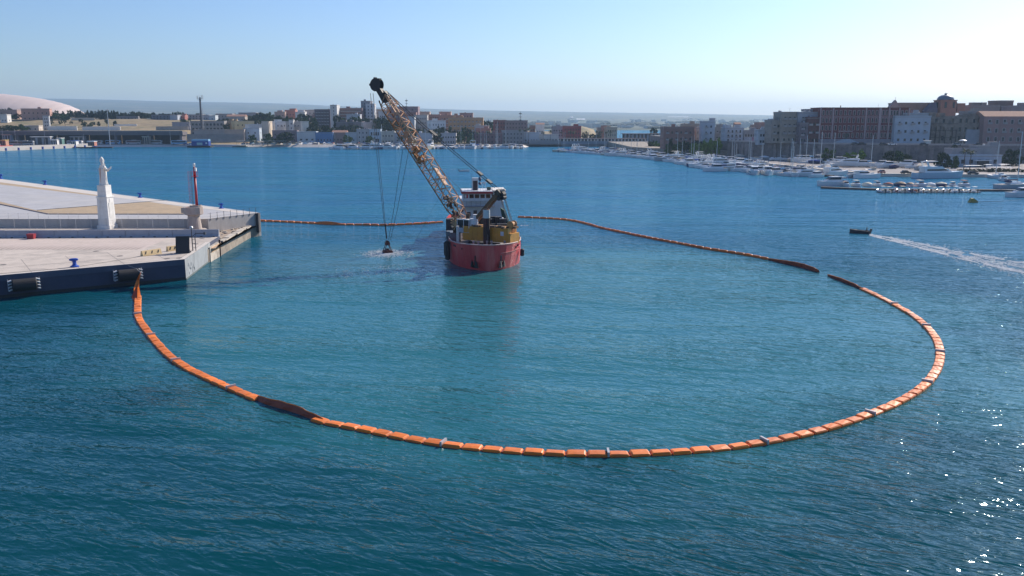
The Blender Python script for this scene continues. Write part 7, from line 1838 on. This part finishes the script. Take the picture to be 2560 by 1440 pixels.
# lamp masts
def mast(px, yt, Y, z, label, r=.22, head=True, name='lamp_mast', m=steel):
    T = D(px, yt, Y); t = thing(name, label, 'light mast', (T.x, Y, z)); H = T.z-z
    MB().tube((0, 0, 0), (0, 0, H), r, 8, r*.5).obj('pole', m, t)
    if head:
        MB().lathe([(.2, H-.6), (1.1, H-.5), (1.1, H-.3), (.3, H-.2)], 8).obj('lamp_ring', m, t)
        for k in range(4): MB().box(1.1*math.cos(k*1.57), 1.1*math.sin(k*1.57), H-.6, .6, .6, .4).obj('lamp', m, t)
    return t
mast(267.5, 273, 770, 2.0, 'very tall slender light mast on the far quay left', .38)
for px, yt, lab in ((5, 322, 'thin lamp post at the left edge of the far quay'), (36, 322, 'thin lamp post left of the grey coach'), (110, 326, 'thin lamp post above the white canopy kiosk'), (208, 335, 'thin lamp post between two coaches'), (424, 320, 'thin lamp post right of the silver coaches')):
    mast(px, yt, 780, 2.0, lab, .12, False, 'lamp_post')
for px, yt, Y, lab in ((1301, 279, 880, 'lattice antenna mast above the brown grey block'), (1016, 247, 950, 'striped lattice antenna on the broad grey flats'), (1651, 308, 700, 'thin dark flagpole beside the bridge building'), (1552, 312, 900, 'thin pole by the inner water'), (2292, 365, 450, 'grey lamp post before the old wall, left'), (2320, 360, 450, 'tall grey lamp post before the old wall'), (2240, 352, 452, 'lamp post between the wall shrubs')):
    t = mast(px, yt, Y, 3 if Y > 600 else 1.3, lab, .35 if 'lattice' in lab else .12, False, 'antenna_mast' if 'antenna' in lab else 'lamp_post', dm)
    if 'antenna' in lab:
        H = D(px, yt, Y).z-3
        for k in range(3): MB().box(0, 0, H-2-k*3.2, 2.6-.4*k, .6, .9).obj('antenna_panel', gel2 if k % 2 else dm, t)
# telecom tower on the left
T = D(499.5, 243, 850); zg = ground(T.x, 850); t = thing('telecom_tower', 'tall dark telecom mast with a crown of antennas at left', 'antenna mast', (T.x, 850, zg)); H = T.z-zg
MB().tube((0, 0, 0), (0, 0, H), 1.25, 10, .75).obj('pole', dm, t)
for k in range(2): MB().lathe([(1, H-1.2-k*1.6), (2.8, H-1-k*1.6), (2.8, H-.85-k*1.6), (1, H-.8-k*1.6)], 12).obj('platform', dm, t)
for k in range(9):
    a = k*.698; MB().tube((2.9*math.cos(a), 2.9*math.sin(a), H-1.6), (2.9*math.cos(a), 2.9*math.sin(a), H+rb.uniform(.8, 2.4)), .16, 5).obj('aerial', steel if k % 2 else dm, t)
mast(506, 268, 852, ground(D(506, 268, 852).x, 852), 'thin pale radio mast beside the telecom tower', .35, False, 'antenna_mast')
# blue kiosk on a barge and small jetty
p = P(549, 361.5, 1.2); t = thing('blue_kiosk', 'bright blue kiosk with pale upper band standing on the far shore', 'kiosk', (p.x, 776, .2))
MB().bb(-11, 9.5, -4.5, 4.5, 0, 1.4).obj('barge', bk, t); MB().bb(-7.6, 7.6, -3, 3, 1.4, 5.4).obj('wall', mat('kiosk_blue', (.01, .06, .28), .5, .08, 1), t); MB().bb(-7.5, 7.4, -2.5, 3, 5.41, 7.1).obj('upper_band', mat('kiosk_pale', (.22, .42, .58), .5), t)
MB().bb(-2.8, 2.2, -3.08, -3.01, 2.0, 4.2).obj('window', mat('kiosk_window', (.35, .5, .5), .4), t); MB().bb(5.0, 6.3, -3.08, -3.01, 3.0, 4.3).obj('window', gel, t)
p = P(600, 366.5, .3); t = thing('raft', 'low dark work raft afloat near the blue kiosk', 'raft', (p.x, p.y, 0)); MB().bb(-6.5, 6.5, -2, 2, -.2, .6).obj('deck', bk, t); MB().bb(-3, 5.6, -1.2, 1.2, .61, 1.5).obj('cargo', mat('raft_cargo', (.42, .44, .34), .8), t)
# kiosks and canopies at far left
def kiosk(px0, px1, y0, Y, cw, cr, lab, hgt=None):
    A, B = D(px0, y0, Y), D(px1, y0, Y); t = thing('kiosk', lab, 'kiosk', ((A.x+B.x)/2, Y, 2.0)); w = B.x-A.x; H = A.z-2
    MB().bb(-w/2+.3, w/2-.3, 0, 5, 0, H-.4).obj('wall', cw, t); MB().bb(-w/2, w/2, -1.2, 5.4, H-.39, H+.1).obj('roof', cr, t)
    for k in range(3): MB().bb(-w/2+.6+k*w/3.2, -w/2+.6+k*w/3.2+w/5, -.06, -.01, .4, H-.9).obj('opening', obm, t)
wpa = mat('white_paint', (.78, .78, .76), .5); brk = mat('kiosk_brick', (.42, .25, .17), .8)
kiosk(0, 14, 350, 762, brk, mat('roof_yellow', (.55, .42, .12), .7), 'brown kiosk with yellow roof edge at the left photo edge')
kiosk(76, 126, 341.5, 790, mat('kiosk_grey', (.35, .35, .36), .8), wpa, 'white roofed ticket pavilion behind the far quay'); kiosk(126, 143, 349, 775, wpa, wpa, 'small white cube kiosk right of the pavilion'); kiosk(142, 154, 345, 780, mat('teal_glass', (.15, .28, .26), .4), wpa, 'pale teal glass booth on the far quay')
kiosk(176, 190, 351.5, 765, wpa, mat('band_blue', (.05, .12, .35), .6), 'white booth in front of the white coach'); kiosk(218, 236, 353.5, 755, mat('rescue_orange', (.50, .20, .14), .6), wpa, 'small white and red harbour hut at the quay')
kiosk(4, 26, 336, 797, mat('lilac_wall', (.36, .38, .44), .8), mat('terracotta', (.48, .28, .20), .8), 'pale house with terracotta roof under the viaduct'); kiosk(174, 210, 341, 797, mat('grey_house', (.33, .30, .29), .8), mat('grey_roof', (.28, .27, .29), .8), 'grey roofed buildings under the viaduct span')
kiosk(355, 372, 341, 797, mat('sand_house', (.45, .37, .30), .8), ston_l, 'sandy ruin wall between coaches under the viaduct')
for k, (px, lab) in enumerate(((614, 'first'), (634, 'second'), (662, 'third'), (688, 'fourth'), (712, 'fifth'))):
    Y = 787; x = (px-1280)*Y/F; t = thing('boat_shelter', 'open shelter with thin pale roof on the shore, %s from left' % lab, 'shelter', (x, Y, 2.0)); 
    MB().bb(-4.5, 4.5, -2.5, 2.5, 3.4, 3.6).obj('roof', gel2, t)
    for a in (-4.2, 4.2):
        for b in (-2.2, 2.2): MB().tube((a, b, 0), (a, b, 3.4), .1, 5).obj('post', dm, t)
# red pavement patch and blue fenders of the far quay
MB().prism([(P(x, y, 2).x, P(x, y, 2).y) for x, y in ((-80, 364), (31, 361.5), (33, 366), (-80, 372))], 2.0, 2.014).obj('pavement', mat('red_patch', (.55, .14, .12), .8), kind='structure', label='red painted patch on the far quay')
for k, (px, py) in enumerate(((17, 374.8), (48.5, 373.5), (79, 372.2), (108.5, 371), (136, 370), (163, 369.2), (189, 368), (214, 367), (238.5, 366.3))):
    p = P(px, py, .8); t = thing('quay_fender', 'blue square fender on the far white quay, %s of nine from left' % ORD_[k] if False else 'blue square fender hanging on the far white quay', 'fender', (p.x, p.y-.7, 1.25), R(-22), 'blue fenders of the far quay')
    MB().box(.3, -.5, 0, 1.9, .5, 2.1).obj('panel', blue, t); MB().box(-.5, .1, -.1, 1.2, .8, 1.7).obj('rubber', bk, t)
MB().bb(P(278, 364, 0).x, P(368, 364, 0).x, 760.5, 763, -.1, .9).obj('landing_stage', bk, label='low dark landing stage along the far quay', cat='landing stage')
# club terrace pergolas
for k, (x0, x1, y0, lab) in enumerate(((2412, 2452, 413.5, 'white pergola left before the club house'), (2463, 2480, 411.5, 'small white umbrella roof before the club door'), (2468, 2528, 417.5, 'long thin white pergola right on the club terrace'), (2498, 2522, 410.5, 'white awning at the right of the club terrace'))):
    Y = 392+k*4; A, B = D(x0, y0, Y), D(x1, y0, Y); w = B.x-A.x; t = thing('pergola', lab, 'pergola', ((A.x+B.x)/2, Y, 1.306)); H = A.z-1.3
    MB().bb(-w/2, w/2, -1.5, 1.5, H-.12, H).obj('roof', wpa, t)
    for a in (-w/2+.1, w/2-.1):
        for b in (-1.4, 1.4): MB().tube((a, b, 0), (a, b, H-.12), .06, 5).obj('post', wpa, t)
t = thing('entrance', 'dark entrance porch of the low club house', 'porch', (D(2459, 405, 425).x, 426.2, 1.3)); MB().bb(-1.8, 1.8, 0, .6, 0, 3.1).obj('opening', obm, t); MB().bb(-4, 4, -1.2, 1.1, 3.11, 3.4).obj('porch_roof', wpa, t)
# white marquee and street kiosk above the wall
t = thing('umbrella', 'white curved canopy on the wall street before the ruin', 'canopy', (D(2408, 356, 480).x, 480.5, EZ)); MB().lathe([(.1, 3.2), (1.2, 2.9), (1.9, 2.5), (1.9, 2.4), (.1, 2.4)], 12, sx=1.1).obj('canopy_top', wpa, t); MB().tube((0, 0, 0), (0, 0, 2.5), .06, 6).obj('post', wpa, t)
t = thing('newsstand', 'small white and glass newsstand on the old wall edge', 'newsstand', (D(2320, 352, 480).x, 480.5, EZ)); MB().bb(-1.4, 1.4, -1, 1, 0, 2.3).obj('body', mat('stand_glass', (.45, .5, .5), .4), t); MB().bb(-1.9, 1.9, -1.4, 1.4, 2.3, 2.6).obj('roof', wpa, t)
# ---------------------------------------------------------------- labels: look-alikes told apart by their order in the picture
dup_ = {}
for o in bpy.data.objects:
    if o.parent is None and 'category' in o.keys(): dup_.setdefault(o['label'], []).append(o)
ORD = ['first', 'second', 'third', 'fourth', 'fifth', 'sixth', 'seventh', 'eighth', 'ninth', 'tenth', 'eleventh', 'twelfth', 'thirteenth', 'fourteenth', 'fifteenth', 'sixteenth', 'seventeenth', 'eighteenth', 'nineteenth', 'twentieth']
for lab, os_ in dup_.items():
    if len(os_) > 1:
        os_.sort(key=lambda o: PX(o.location)[0])
        for i, o in enumerate(os_):
            w = 'leftmost' if i == 0 else ('rightmost' if i == len(os_)-1 else (ORD[i] if i < 20 else str(i+1)+'th')+' from left')
            if len(os_) == 2: w = 'the left one' if i == 0 else 'the right one'
            o['label'] = lab+', '+w
